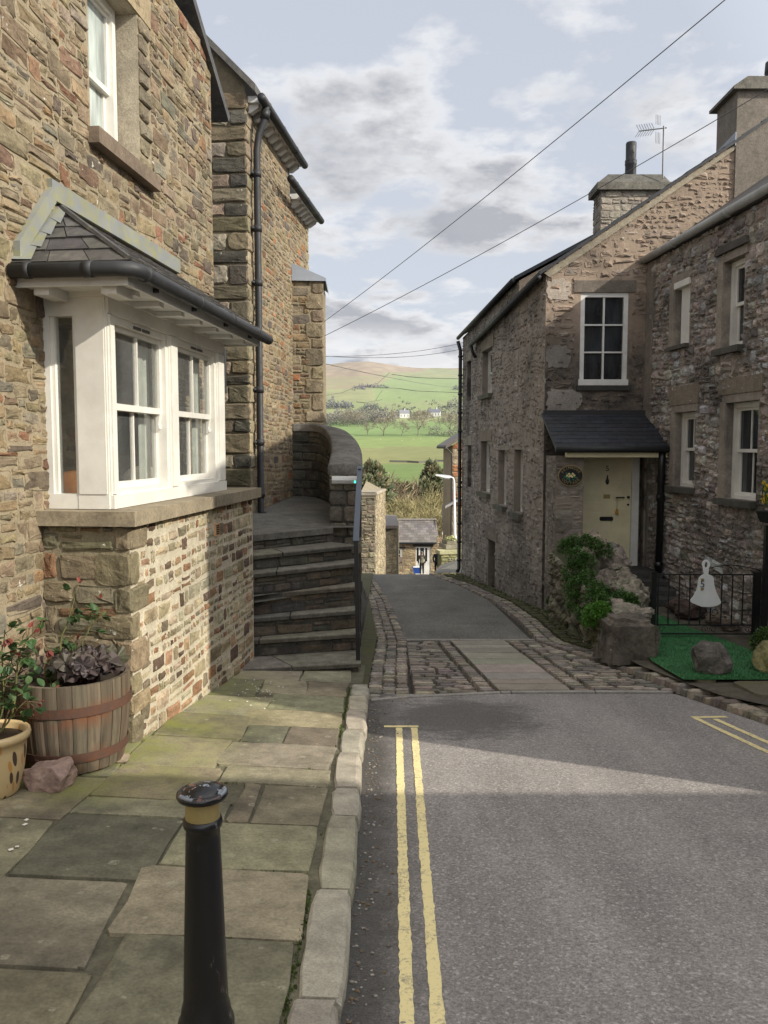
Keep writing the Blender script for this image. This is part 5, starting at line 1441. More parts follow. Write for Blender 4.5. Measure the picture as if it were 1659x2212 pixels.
# pale mortar losses over the street wall: render skin low mossy
# gable window: six-pane casement
wx0, wx1, wz0, wz1 = win
f = MB(); jw = .075
wbox(f, WG, wx0, wx0 + jw, wz0, wz1, -.1, -.015); wbox(f, WG, wx1 - jw, wx1, wz0, wz1, -.1, -.015); wbox(f, WG, wx0 + jw, wx1 - jw, wz1 - jw, wz1, -.1, -.016); wbox(f, WG, wx0 - .02, wx1 + .02, wz0 - .05, wz0 + .05, -.1, .02)
for i in (1,): x = (wx0 + wx1) / 2; wbox(f, WG, x - .015, x + .015, wz0 + .05, wz1 - jw, -.09, -.03)
for i in (1, 2): z = wz0 + .05 + (wz1 - jw - wz0 - .05) * i / 3; wbox(f, WG, wx0 + jw, wx1 - jw, z - .013, z + .013, -.09, -.032)
wo_ = obj('window', f, M['white_old'], cot)
for i in range(2):
    for j in range(3):
        p_ = MB(); xa, xb = (wx0 + jw, (wx0 + wx1) / 2) if i == 0 else ((wx0 + wx1) / 2, wx1 - jw); za = wz0 + .05 + (wz1 - jw - wz0 - .05) * j / 3; zb = za + (wz1 - jw - wz0 - .05) / 3
        t1, t2 = rnd.uniform(-.004, .004), rnd.uniform(-.004, .004)
        p_.quad(WG.pt(xa, za, -.07 + t1), WG.pt(xb, za, -.07 - t1), WG.pt(xb, zb, -.07 + t2), WG.pt(xa, zb, -.07 - t2)); sub('pane', p_, M['glass'], wo_)
s = MB(); wbox(s, WG, wx0 - .05, wx1 + .07, wz0 - .14, wz0 - .053, -.1, .05, (.05, .05, .047)); sub('sill', s, M['dress'], wo_)
# roof of the cottage (near part)
def roof_prism(mb, pts4, th, col=(1, 1, 1)):
    up = Vector((0, 0, th)); q = [Vector(p) for p in pts4]
    mb.add(q + [p + up for p in q], [(3, 2, 1, 0), (4, 5, 6, 7), (0, 1, 5, 4), (1, 2, 6, 5), (2, 3, 7, 6), (3, 0, 4, 7)], col)
rn = random.Random(8)
r1 = MB(); e0, e1 = WS2.pt(-.06, ezN - .02, .12), WS2.pt(L2 + .02, ezF - .02, .12)
t0, t1 = Vector((2.75 + 4.15, YG - .06, apex[1] + .03)), Vector((2.75 + 3.7, 20.6, apex[1] - .1))
roof_prism(r1, [e0, e1, t1, t0], .05); slates(r1, (e0 + Vector((0, 0, .05)), e1 + Vector((0, 0, .05)), t1 + Vector((0, 0, .05)), t0 + Vector((0, 0, .05))), 14, rn, .3)
# the far slope
roof_prism(r1, [t0, t1, t1 + Vector((3.8, 0, -2.4)), t0 + Vector((3.8, 0, -2.4))], .06)
obj('roof', r1, M['slate_dark'], cot)
vg = MB(); vg.prism([(vA[0] + .0, vA[1] - .02), (vB[0] + .0, vB[1] - .02), (vB[0], vB[1] - .10), (vA[0] + .1, vA[1] - .09)], WG.pt, .012, .03, (.33, .29, .22)); obj('verge_mortar', vg, M['plain_render'], cot)
g = MB(); g.tube([e0 + Vector((-.02, .05, -.03)), e1 + Vector((-.02, 0, -.03))], .05, 8); g.tube([e1 + Vector((-.02, -.1, -.03)), e1 + Vector((.02, -.1, -.2)), e1 + Vector((.10, -.08, -.34))], .04, 8); obj('gutter', g, M['black_m'], cot, True)

# taller block of the cottage, set behind
cot2 = thing('stone_cottage', 'taller pale stone house behind the pink cottage with chimney and black corner pipe', 'house', (2.2, 20.5, zr(20.5)))
p0, p1 = P(1108, 606, 16.2), P(993, 729, 22.5)
p0.x += .12; p1.x += .09
W3 = Wall(p0.xy, (p1 - p0).xy, (-1, 0)); L3 = (p1 - p0).xy.length
# its street wall is flush with the near one at ground level, so only the part beyond 20.5 m shows in full
hB = [below_line((0, p0.z), (L3, p1.z))]
wops = [W3.rect(1009, 780, 1017.5, 866), W3.rect(1010, 962, 1018, 1052)]
w3 = MB(); wallface(w3, W3.pt, L3 - 1.98, L3, -3.4, p0.z + .1, wops, hB, .25, (.24, .21, .175), (.1, .09, .08)); wallface(w3, W3.pt, 0, L3 - 1.98, ezF - .02, p0.z + .1, (), hB, .25, (.24, .21, .175)); w3o = obj('street_wall', w3, M['facade_wall'], cot2)
st = MB(); rnd = random.Random(71)
rubble(st, W3.pt, L3 - 1.98, L3, -2.4, p0.z, rnd, [(.27, .245, .21), (.22, .2, .17), (.32, .29, .25), (.18, .16, .14)], (.08, .18), (.8, 2.2), .03, (.0, .02), [(h[0] - .03, h[1] + .03, h[2] - .03, h[3] + .03) for h in wops], hB, .015, .025, .008, .03, skew=.2)
rubble(st, W3.pt, 0, L3 - 1.98, ezF - .02, p0.z, rnd, [(.27, .245, .21), (.22, .2, .17), (.32, .29, .25)], (.08, .18), (.8, 2.2), .03, (.0, .02), (), hB, .015, .025, .008, .03, skew=.2)
sub('rubble_facing', st, M['facade_wall'], w3o)
for h in wops:
    w_ = sash(cot2, W3, h[0], h[1], h[2], h[3], .2, M['white_old'], M['glass'], 1, jw=.05)
    s = MB(); wbox(s, W3, h[0] - .1, h[1] + .1, h[3] + .003, h[3] + .24, -.1, .02, (.3, .27, .21)); sub('lintel', s, M['dress'], w_)
far = MB(); q = W3.pt(L3, 0); far.quad(Vector((q.x, q.y, -3.4)), Vector((q.x + 4, q.y + .1, -3.4)), Vector((q.x + 4, q.y + .1, p1.z + 2.4)), Vector((q.x, q.y, p1.z)), (.22, .2, .17)); obj('end_wall', far, M['facade_wall'], cot2)
W3g = Wall(p0.xy, (1, .02), (0, -1))
gA = W3g.px(1108, 606); gB = W3g.px(1288, 508.5); sl3 = (gB[1] - gA[1]) / (gB[0] - gA[0])
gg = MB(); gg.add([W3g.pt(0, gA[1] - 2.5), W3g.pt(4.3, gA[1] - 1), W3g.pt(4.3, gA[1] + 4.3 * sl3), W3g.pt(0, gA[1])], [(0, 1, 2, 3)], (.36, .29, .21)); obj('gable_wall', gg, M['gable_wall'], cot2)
r2 = MB(); f0, f1 = Vector((p0.x - .1, p0.y - .05, gA[1] - .0)), Vector((p1.x - .1, p1.y + .05, p1.z))
u0, u1 = W3g.pt(4.3, gA[1] + 4.3 * sl3 + .02, .05), Vector((p1.x + 4.2, p1.y + .05, gA[1] + 4.3 * sl3))
roof_prism(r2, [f0, f1, u1, u0], .07, (.9, .9, .9)); obj('roof', r2, M['slate_dark'], cot2)
g = MB(); g.tube([f0 + Vector((-.03, 0, -.01)), f1 + Vector((-.03, .02, -.01))], .05, 8); obj('gutter', g, M['black_m'], cot2, True)
d_ = MB(); q = W3.pt(L3 - .02, 0, .06)
zb_ = Z(1003, 1236, 22.4); d_.tube([(q.x - .08, q.y, p1.z - .1), (q.x - .01, q.y, p1.z - .35), (q.x - .01, q.y, zb_ + .1), (q.x - .06, q.y - .05, zb_)], .05, 8)
for i in range(12): z = zb_ + .3 + i * .5; d_.tube([(q.x - .01, q.y, z), (q.x - .01, q.y, z + .05)], .064, 8)
obj('drainpipe', d_, M['black'], cot2, True)
# chimney with pot (stands on its ridge)
yc_ = 17.4
ca, cb_ = P(1297, 500, yc_), P(1434, 500, yc_); cw = cb_.x - ca.x
WC = Wall((ca.x, yc_), (1, 0), (0, -1)); zc0 = Z(1300, 520, yc_) - .6; zc1 = Z(1300, 412, yc_); zc2 = Z(1300, 396, yc_); zc3 = Z(1300, 373, yc_)
ch = MB(); ch.box(lambda a, z, d: WC.pt(a, z, -d), .0, cw, zc0, zc1, .0, .58, (.3, .27, .22)); cho = obj('chimney', ch, M['facade_wall'], cot2)
st = MB(); rubble(st, WC.pt, .0, cw, zc0, zc1, random.Random(5), [(.36, .32, .26), (.30, .265, .215), (.4, .35, .28), (.25, .22, .185)], (.08, .16), (1, 2.6), .02, (.004, .02), (), None, .01, .016, .006, .02)
WCs = Wall((ca.x, yc_), (0, 1), (-1, 0)); rubble(st, WCs.pt, 0, .58, zc0, zc1, random.Random(6), [(.22, .2, .17), (.18, .16, .14)], (.1, .2), (1, 2.6), .02, (.004, .02), (), None, .01, .016, .006, .02)
sub('rubble_facing', st, M['facade_wall'], cho)
cc_ = MB(); cc_.box(lambda a, z, d: WC.pt(a, z, -d), -.10, cw + .1, zc1, zc2 - .0, -.10, .68, (.17, .16, .135)); 
tp = [WC.pt(-.08, zc2, .08), WC.pt(cw + .08, zc2, .08), WC.pt(cw + .08, zc2, -.66), WC.pt(-.08, zc2, -.66), WC.pt(.16, zc3, -.1), WC.pt(cw - .02, zc3, -.1), WC.pt(cw - .02, zc3, -.48), WC.pt(.16, zc3, -.48)]
cc_.add(tp, [(0, 1, 5, 4), (1, 2, 6, 5), (2, 3, 7, 6), (3, 0, 4, 7), (4, 5, 6, 7)], (.13, .125, .11)); sub('cap', cc_, M['dark_stone'], cho)
po_ = MB(); pc = P(1362, 380, yc_ + .3); zt = Z(1362, 308, yc_ + .3); zz0 = zc3 - .02
po_.lathe((pc.x, pc.y, 0), [(.115, zz0), (.112, zz0 + .25), (.118, zz0 + .26), (.122, zz0 + .30), (.115, zz0 + .31), (.122, zz0 + .34), (.115, zz0 + .37), (.105, zz0 + .38), (.108, zt - .02), (.10, zt), (.085, zt), (.085, zt - .2)], 20); sub('chimney_pot', po_, M['black_m'], cho, True)
# rendered chimney on the near gable
WH = Wall((WG.pt(WG.px(1588, 300)[0], 0).x, YG + .0), (1, 0), (0, -1))
hw = 1.6; hz1 = Z(1600, 196, YG); hz2 = Z(1600, 172, YG)
ch = MB(); ch.box(lambda a, z, d: WH.pt(a, z, -d), 0.0, hw, vB[1] - 1.1, hz1, -.045, .8, (.19, .167, .14)); cho = obj('chimney', ch, M['plain_render'], cot)
c2 = MB(); c2.prism([(-.10, hz1 - .02), (hw + .1, hz1 - .02), (hw + .1, hz2 - .06), (hw - .3, hz2), (.12, hz2), (-.10, hz1 + .03)], lambda a, z, d: WH.pt(a, z, -d), -.14, .92, (.15, .14, .12)); sub('cap', c2, M['dark_stone'], cho)
fl = MB(); fl.prism([(-.06, vB[1] - .06), (.82, vB[1] - .06), (.82, vB[1] + .10), (-.06, vB[1] + .16)], lambda d, z, a: WH.pt(a, z, -d), -.02, -.004); sub('flashing', fl, M['lead_g'], cho)
cp2 = MB(); pc = P(1655, 160, YG + .5); cp2.lathe((pc.x + .12, pc.y, 0), [(.13, hz2 - .02), (.12, hz2 + .3), (.14, hz2 + .32), (.13, hz2 + .5), (.1, hz2 + .5)], 16); sub('chimney_pot', cp2, M['black_m'], cho, True)

# porch and door
WPc = Wall((0, 13.42), (1, 0), (0, -1)); WD = Wall((0, 14.16), (1, 0), (0, -1))
porch = thing('porch', 'slate lean-to porch with cream beam over the yellow front door', 'porch', (3.6, 13.8, zr(13.8)))
xl, xr_ = P(1207, 968, 13.3).x, P(1446, 966, 13.3).x
ztop_ = Z(1290, 893, YG); zev = Z(1300, 966, 13.3)
pr_ = MB(); q = (Vector((xl - .05, 13.28, zev)), Vector((xr_ + .03, 13.28, zev)), Vector((4.46, YG - .03, ztop_)), Vector((2.70, YG - .03, ztop_)))
pr_.add(list(q) + [p - Vector((0, 0, .05)) for p in q], [(0, 1, 2, 3), (4, 7, 6, 5), (0, 4, 5, 1), (1, 5, 6, 2), (3, 7, 4, 0)], (.8, .8, .8)); slates(pr_, q, 9, random.Random(3), .25, .5); obj('roof', pr_, M['slate_dark'], porch)
fl = MB(); fl.box(lambda a, y, z: Vector((a, y, z)), 2.72, 4.46, YG - .09, YG - .02, ztop_ - .03, ztop_ + .05); obj('flashing', fl, M['black_m'], porch)
g = MB(); g.tube([(xl - .06, 13.24, zev - .03), (xr_ + .06, 13.24, zev - .03)], .055, 10); obj('gutter', g, M['black_m'], porch, True)
fb = MB(); fb.box(lambda a, y, z: Vector((a, y, z)), xl - .0, xr_ + .02, 13.30, 13.33, zev - .085, zev - .03, (.02, .022, .03)); obj('fascia', fb, M['black'], porch)
bm_ = MB(); zb0 = Z(1330, 985, 13.42); bm_.box(lambda a, y, z: Vector((a, y, z)), P(1222, 980, 13.4).x, P(1446, 980, 13.4).x, 13.31, 13.45, zb0 - .02, zev - .088); obj('beam', bm_, M['cream'], porch)
# left cheek wall
x0, x1 = P(1207, 1000, 13.42).x, P(1262, 1000, 13.42).x
ck = MB(); ck.box(lambda a, y, z: Vector((a, y, z)), x0 - .04, x1, 13.44, 14.26, -2.0, zb0 - .002, (.18, .155, .125)); cko = obj('cheek_wall', ck, M['rough_wall'], porch)
st = MB(); WCk = Wall((x0 - .04, 13.44), (1, 0), (0, -1)); rubble(st, WCk.pt, 0, x1 - x0 + .04, -1.6, zb0, random.Random(17), GREYST, (.06, .16), (1.2, 3.2), .02, (.0, .012), (), None, .012, .014, .006, .03)
WCl = Wall((x0 - .04, 13.44), (0, 1), (-1, 0)); rubble(st, WCl.pt, 0, .8, -1.6, zb0, random.Random(18), GREYST, (.06, .16), (1, 2.6), .02, (.0, .012), (), None, .012, .014, .006, .03)
sub('rubble_facing', st, M['rough_wall'], cko)
# right cheek, set well back in shade
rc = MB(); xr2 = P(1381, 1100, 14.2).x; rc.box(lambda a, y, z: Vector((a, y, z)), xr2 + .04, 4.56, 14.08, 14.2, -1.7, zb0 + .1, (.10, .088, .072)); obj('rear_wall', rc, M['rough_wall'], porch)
# black downpipe at right of the porch
d_ = MB(); px_ = P(1425.5, 1100, 13.35); d_.tube([(px_.x, 13.30, zev - .04), (px_.x, 13.33, zev - .3), (px_.x, 13.35, Z(1425, 1285, 13.35))], .058, 12)
for v in (1036, 1075, 1220): z = Z(1425, v, 13.35); d_.tube([(px_.x, 13.35, z - .05), (px_.x, 13.35, z + .05)], .07, 12)
obj('drainpipe', d_, M['black'], porch, True)
# the door
dx0, dx1 = P(1252, 1100, 14.16).x, P(1362, 1100, 14.16).x; dz0, dz1 = Z(1310, 1219, 14.16), Z(1310, 975, 14.16)
D = MB(); W_ = dx1 - dx0; Hh = dz1 - dz0
def dbox(mb, a0, a1, z0, z1, o0, o1, col=(1, 1, 1)): mb.box(lambda a, z, o: WD.pt(a, z, o), dx0 + a0, dx0 + a1, z0, z1, o0, o1, col)
dv = lambda v: Z(1310, v, 14.16)
stl = .13; midx = (P(1310, 1100, 14.16).x - dx0)
dbox(D, 0, W_, dz0, dz1, -.05, -.012)
rails = [(dz0, dv(1192)), (dv(1105) , dv(1081)), (dv(1058) - .0, dv(1040)), (dv(985), dz1)]
rails = [(dz0, dv(1190)), (dv(1103), dv(1086)), (dv(1060), dv(1042)), (dv(992), dz1)]
for z0, z1 in rails: dbox(D, 0, W_, z0, z1, -.012, .0)
for a0, a1 in ((0, stl), (midx - .06, midx + .06), (W_ - stl, W_)):
    for (za, zb) in ((rails[0][1], rails[1][0]), (rails[1][1], rails[2][0]), (rails[2][1], rails[3][0])): dbox(D, a0, a1, za, zb, -.012, .0)
for (za, zb) in ((rails[0][1], rails[1][0]), (rails[1][1], rails[2][0]), (rails[2][1], rails[3][0])):
    for a0, a1 in ((stl, midx - .06), (midx + .06, W_ - stl)):
        m_ = .035; dbox(D, a0 + m_, a1 - m_, za + m_, zb - m_, -.012, -.004)
door = obj('door', D, M['cream'], porch)
lp = MB(); lp.prism([(-.115, -.022), (-.10, -.035), (.10, -.035), (.115, -.022), (.115, .022), (.10, .035), (-.10, .035), (-.115, .022)], lambda a, z, o: WD.pt(dx0 + midx + a, dv(1120.5) + z, o), .0, .014); sub('letter_plate', lp, M['black'], door)
kn = MB(); kz = dv(1040); kx = dx0 + midx
kn.lathe((kx, 14.16 - .02, 0), [(.001, kz - .05), (.02, kz - .045), (.032, kz - .01), (.03, kz + .02), (.016, kz + .05), (.010, kz + .09), (.014, kz + .1), (.001, kz + .11)], 14); sub('knocker', kn, M['black'], door, True)
np_ = MB(); dbox(np_, midx - .055, midx + .055, dv(1077), dv(1068), .0, .006, (.16, .10, .05)); sub('name_plate', np_, M['gold'], door)
nb = text_mesh('5', .13, frame4(WD.pt(kx, dv(1012.5), .004), Vector((1, 0, 0)), Vector((0, 0, 1)), Vector((0, -1, 0)))); sub('number', nb, M['iron'], door)
hd = MB(); hx_ = P(1350, 1074, 14.16).x; hz_ = dv(1074); hd.tube([WD.pt(hx_ + .05, hz_, .0), WD.pt(hx_ + .05, hz_, .045)], .022, 10); hd.tube([WD.pt(hx_ - .02, hz_, .045), WD.pt(hx_ - .17, hz_ - .004, .045)], .010, 8); hd.tube([WD.pt(hx_ + .055, dv(1090), .0), WD.pt(hx_ + .055, dv(1090), .02)], .018, 10); sub('handle', hd, M['iron'], door, True)
df = MB(); a1_ = P(1378, 1100, 14.16).x - dx0; dbox(df, W_ + .003, a1_, dz0 - .06, dz1, -.06, .04); dbox(df, -.08, -.003, dz0 - .06, dz1, -.06, .04); obj('door_frame', df, M['white'], porch)
tg = thing('key_tag', 'yellow tassel tag hanging on a cord from the door handle', 'tag', WD.pt(hx_ - .15, hz_ - .2, .05))
t = MB(); t.tube([WD.pt(hx_ - .15, hz_ - .01, .058), WD.pt(hx_ - .15, hz_ - .2, .05)], .003, 5, (.3, .22, .1)); obj('cord', t, M['vcol'], tg)
t = MB(); t.prism([(-.012, .0), (.015, .0), (.035, -.10), (.01, -.085), (-.02, -.075)], lambda a, z, o: WD.pt(hx_ - .15 + a, hz_ - .2 + z, o), .035, .06, (.5, .26, .03)); obj('tassel', t, M['vcol'], tg)
# plaque
pl_ = thing('house_name_plaque', 'oval black plaque reading PRIMROSE COTTAGE with primrose flowers by the door', 'plaque', P(1233, 1027, 13.4))
pc = P(1233, 1027.5, 13.395); A_, B_ = P(1260, 1027, 13.4).x - pc.x, pc.z - P(1233, 1050, 13.4).z
def ell(mb, a, b_, y0, y1, n=40, col=(1, 1, 1)): mb.prism([(a * math.cos(2 * math.pi * i / n), b_ * math.sin(2 * math.pi * i / n)) for i in range(n)], lambda x, z, y: Vector((pc.x + x, y, pc.z + z)), y0, y1, col)
b1 = MB(); ell(b1, A_, B_, 13.42, 13.398); obj('rim', b1, M['gold'], pl_); b1 = MB(); ell(b1, A_ - .012, B_ - .012, 13.400, 13.394); obj('field', b1, M['black'], pl_)
tx = MB(); yT = 13.3925
def arc_text(word, rx, rz, a0, a1, size, flip):
    n = len(word)
    for i, chh in enumerate(word):
        t = a0 + (a1 - a0) * i / (n - 1); x, z = rx * math.cos(t), rz * math.sin(t)
        tx_, tz_ = -rx * math.sin(t), rz * math.cos(t)
        if not flip: tx_, tz_ = -tx_, -tz_
        L_ = math.hypot(tx_, tz_); ax = Vector((tx_ / L_, 0, tz_ / L_)); az = Vector((-ax.z, 0, ax.x))
        join(tx, text_mesh(chh, size, frame4(Vector((pc.x + x, yT, pc.z + z)), ax, az, Vector((0, -1, 0))), .001))
arc_text('PRIMROSE', A_ - .055, B_ - .042, R(152), R(28), .062, False); arc_text('COTTAGE', A_ - .06, B_ - .045, R(212), R(328), .062, True)
obj('lettering', tx, M['gold'], pl_)
fw_ = MB(); r = random.Random(2)
for i in range(18):
    a, rr_ = r.uniform(0, 6.28), r.uniform(.02, .075); c = Vector((pc.x + rr_ * math.cos(a) * 1.05, 13.391, pc.z - .012 + rr_ * math.sin(a) * .7)); d = Vector((math.cos(a), 0, math.sin(a)))
    leaflet(fw_, c, d + Vector((0, -.1, 0)), Vector((0, -1, 0)), .04, .022, (.06, .22, .14), .1, 0)
obj('leaves', fw_, M['vcol'], pl_)
for (x, z) in ((-.06, .0), (-.03, .028), (.0, .0), (.03, .03), (.055, .004), (.02, -.018), (-.025, -.012)):
    b1 = MB(); n = 10; vs = [Vector((pc.x + x, 13.384, pc.z + z))] + [Vector((pc.x + x + .019 * math.cos(j * 2 * math.pi / n) * (1 if j % 2 else .8), 13.386, pc.z + z + .019 * math.sin(j * 2 * math.pi / n) * (1 if j % 2 else .8))) for j in range(n)]
    b1.add(vs, [(0, 1 + j, 1 + (j + 1) % n) for j in range(n)], [(.75, .5, .08)] + [(.72, .70, .42)] * n); obj('flower', b1, M['vcol'], pl_)

# ---------------------------------------------------------------- house running toward us on the far right
RF = Wall((4.48, YG), (.0833, -.9965), (-1, 0)); RL = 4.35
hr_ = thing('stone_house', 'pale rubble house at the right edge with white sash windows and grey gutter', 'house', (4.6, 13, zr(13)))
ge0 = RF.px(1384, 578); ge1 = RF.px(1655, 432); zE = (ge0[1] + ge1[1]) / 2 + .02
f_b = RF.rect(1564, 560, 1607, 748); f_a = RF.rect(1458, 606, 1490, 744); f_c = RF.rect(1459, 890, 1501, 1052); f_d = RF.rect(1568, 868, 1636, 1080)
fops = [f_b, f_a, f_c, f_d]
fz = MB(); wallface(fz, RF.pt, 0, RL, -1.7, zE, fops, None, .22, (.27, .235, .2), (.25, .22, .185)); fo = obj('wall', fz, M['facade_wall'], hr_)
st = MB(); rnd = random.Random(83)
rubble(st, RF.pt, .12, RL, -1.5, zE, rnd, [tuple(min(.44, q * 1.9) for q in c) for c in PINKST] + [(.46, .4, .35)], (.07, .18), (.8, 1.9), .026, (.006, .034), [(h[0] - .13, h[1] + .03, h[2] - .02, h[3] + .05) for h in fops], None, .018, .026, .014, .04, skew=.35)
sub('rubble_facing', st, M['facade_wall'], fo)
# smooth rendered margins round the openings
for h in fops:
    mg = MB()
    wbox(mg, RF, h[0] - .15, h[0] - .002, h[2] - .05, h[3] + .02, -.05, .030, (.30, .26, .21)); sub('margin', mg, M['plain_render'], fo); mg = MB(); wbox(mg, RF, h[0] - .1, h[1] + .1, h[3] + .003, h[3] + .11, -.05, .028, (.27, .235, .195)); sub('margin', mg, M['plain_render'], fo)
nc_ = MB(); wbox(nc_, RF, -.02, .30, -1.5, zE - .02, .0, .035, (.22, .19, .16)); sub('render_strip', nc_, M['plain_render'], fo)
for h, (cols, b2) in zip((f_b, f_c, f_d), ((1, 1), (2, 1), (2, 2))):
    w_ = sash(hr_, RF, h[0], h[1], h[2], h[3], .13, M['white'], M['glass'], cols, jw=.07, nm='sash_window', bars2=b2)
    s = MB(); wbox(s, RF, h[0] - .14, h[1] + .05, h[2] - .09, h[2] - .003, -.15, .10, (.10, .095, .08)); sub('sill', s, M['dress'], w_)
    if h is not f_b:
        l_ = MB(); wbox(l_, RF, h[0] - .2, h[1] + .12, h[3] + .115, h[3] + .40 if h is f_c else h[3] + .33, -.05, .038, (.22, .185, .14)); sub('lintel', l_, M['dress'], w_)
    else:
        l_ = MB(); l_.prism([(h[0] - .2, h[3] + .12), (h[1] + .15, h[3] + .12), (h[1] + .1, h[3] + .22), (h[0] - .15, h[3] + .22)], RF.pt, -.05, .07, (.09, .08, .07)); sub('lintel', l_, M['dress'], w_)
# blocked narrow window with a white board
h = f_a; bw_ = MB(); wbox(bw_, RF, h[0] + .1, h[1] - .005, h[2], h[3], -.18, -.06); wbox(bw_, RF, h[0] - .04, h[1] + .02, h[3] - .10, h[3] - .003, -.16, .03)
bo_ = obj('boarded_window', bw_, M['white'], hr_); hg = MB()
for t in (.25, .55): wbox(hg, RF, h[1] - .1, h[1] - .02, h[2] + (h[3] - h[2]) * t, h[2] + (h[3] - h[2]) * t + .03, -.06, -.045)
sub('hinge', hg, M['white_old'], bo_)
s = MB(); wbox(s, RF, h[0] - .12, h[1], h[2] - .06, h[2] - .003, -.15, .07, (.11, .1, .085)); sub('sill', s, M['dress'], bo_)
g = MB(); g.tube([RF.pt(-.05, zE + .03, .10), RF.pt(RL, zE + .05, .10)], .06, 10)
for k in (1.2, 2.9): g.tube([RF.pt(k - .03, zE + .035, .10), RF.pt(k + .03, zE + .035, .10)], .07, 10)
m = m_paint('grey_cast_iron', (.36, .36, .34), .7, .35, (.1, .1, .09)); obj('gutter', g, m, hr_, True)
ev = MB(); wbox(ev, RF, 0, RL, zE - .03, zE + .0, -.05, .08, (.05, .047, .045)); obj('eave', ev, M['plain_render'], hr_)
rr_ = MB(); sp2 = .68
def rfp(a, o, dz=0.0): return RF.pt(a, zE + .06 - o * sp2 + dz, o)
roof_prism(rr_, [rfp(-.0, .08), rfp(RL, .08), rfp(RL, -3.2), rfp(-.0, -3.2)], .05); roof_prism(rr_, [rfp(0, -3.2), rfp(RL, -3.2), RF.pt(RL, zE + .1, -6.4), RF.pt(0, zE + .1, -6.4)], .05); obj('roof', rr_, M['slate'], hr_)
# unseen end of the row past the right edge, raised to shade the steps
hn_ = thing('stone_house', 'unseen stone house continuing the right-hand row, raised to shade the steps', 'house', (5.2, 6, zr(6)))
n0, n1 = RL + .002, 11.06; zN = 4.4 + EYE
nb_ = MB(); wallface(nb_, RF.pt, n0, n1, -1.2, zN, [(6, 6.9, .6, 2.0), (8.8, 9.7, .6, 2.0), (6, 6.9, 3.4, 4.7), (8.8, 9.7, 3.4, 4.7)], None, .2, (.2, .17, .145))
for a in (n0, n1): nb_.add([RF.pt(a, -1.2), RF.pt(a, zN), RF.pt(a, zN + 3.2 * sp2, -3.2), RF.pt(a, zN, -6.4), RF.pt(a, -1.2, -6.4)], [(0, 1, 2, 3, 4)], (.2, .17, .145))
nb_.quad(RF.pt(n0, -1.2, -6.4), RF.pt(n1, -1.2, -6.4), RF.pt(n1, zN, -6.4), RF.pt(n0, zN, -6.4), (.2, .17, .145)); obj('wall', nb_, M['facade_wall'], hn_)
for h in [(6, 6.9, .6, 2.0), (8.8, 9.7, .6, 2.0), (6, 6.9, 3.4, 4.7), (8.8, 9.7, 3.4, 4.7)]: sash(hn_, RF, h[0], h[1], h[2], h[3], .1, M['white'], M['glass'], 2, jw=.07, nm='sash_window')
nr = MB()
for o0_, o1_ in ((.15, -3.2), (-3.2, -6.5)):
    zf_ = lambda o: zN + .05 + (3.2 - abs(o + 3.2)) * sp2
    roof_prism(nr, [RF.pt(n0 - .0, zf_(o0_), o0_), RF.pt(n1 + .05, zf_(o0_), o0_), RF.pt(n1 + .05, zf_(o1_), o1_), RF.pt(n0, zf_(o1_), o1_)], .07)
obj('roof', nr, M['slate'], hn_)
# building behind the viewpoint whose shade lies over the near road
hbk = thing('stone_house', 'low stone building behind the viewpoint on the right whose shade covers the near road', 'house', (8, -4, 0))
BK = (4.6, 13.0, -10.0, SHADE_Y if 'SHADE_Y' in globals() else .92, 2.98 + EYE)
b1 = MB(); X = lambda a, y, z: Vector((a, y, z)); b1.box(X, BK[0], BK[1], BK[2], BK[3], -.5, BK[4] - .12, (.2, .17, .14)); obj('wall', b1, M['facade_wall'], hbk)
b1 = MB(); b1.box(X, BK[0] - .1, BK[1] + .1, BK[2] - .1, BK[3] + .0, BK[4] - .118, BK[4], (.6, .6, .6)); obj('roof', b1, M['slate'], hbk)

# ---------------------------------------------------------------- garden in front of the cottage
# artificial grass
M['turf'] = None
m, nt, b = newmat('artificial_grass'); p = pos(nt); n1 = nz(nt, p, 260, 3, .7); n2 = nz(nt, p, 3, 5)
c = mix(nt, rng(nt, n1, .3, .7), (.024, .11, .034, 1), (.075, .30, .095, 1)); c = mix(nt, 1.0, c, rng(nt, n2, .3, .7, .7, 1.2), 'MULTIPLY')
out(nt, c, b, .7); bump(nt, b, n1, 1.0, .012); M['turf'] = m
def yard(x, y):
    zb = zr(y) + .10
    return zb + max(0, y - 10.6) * .12
TP = [(1480, 1466, 7.75), (1400, 1360, 9.2)]
tm = MB(); fl_ = lerp_pts([(7.75, 2.86), (8.6, 2.86), (9.1, 2.93), (9.6, 3.05), (10.5, 3.22), (12.4, 3.36)]); fr2 = lerp_pts([(7.75, 4.2), (9.1, 4.25), (10.5, 4.25), (11.4, 4.0), (12.4, 3.75)])
grid(tm, fl_, fr2, [7.75, 8.2, 8.7, 9.1, 9.6, 10.1, 10.5, 11, 11.5, 12, 12.4], .012, 8, zf=lambda y: yard(0, y))
r = random.Random(6)
for i in range(7000):          # tufts of fibre
    y = 7.75 + 4.6 * r.random() ** 1.6; x = fl_(y) + (fr2(y) - fl_(y)) * r.random(); z = yard(x, y) + .012; a = r.uniform(0, 6.28); h_ = r.uniform(.014, .03)
    tm.add([(x - .004 * math.cos(a), y - .004 * math.sin(a), z), (x + .004 * math.cos(a), y + .004 * math.sin(a), z), (x + r.gauss(0, .008), y + r.gauss(0, .008), z + h_)], [(0, 1, 2)])
tag(obj('artificial_grass_mat', tm, M['turf']), 'bright green artificial grass mat laid through the iron gate', 'grass mat')
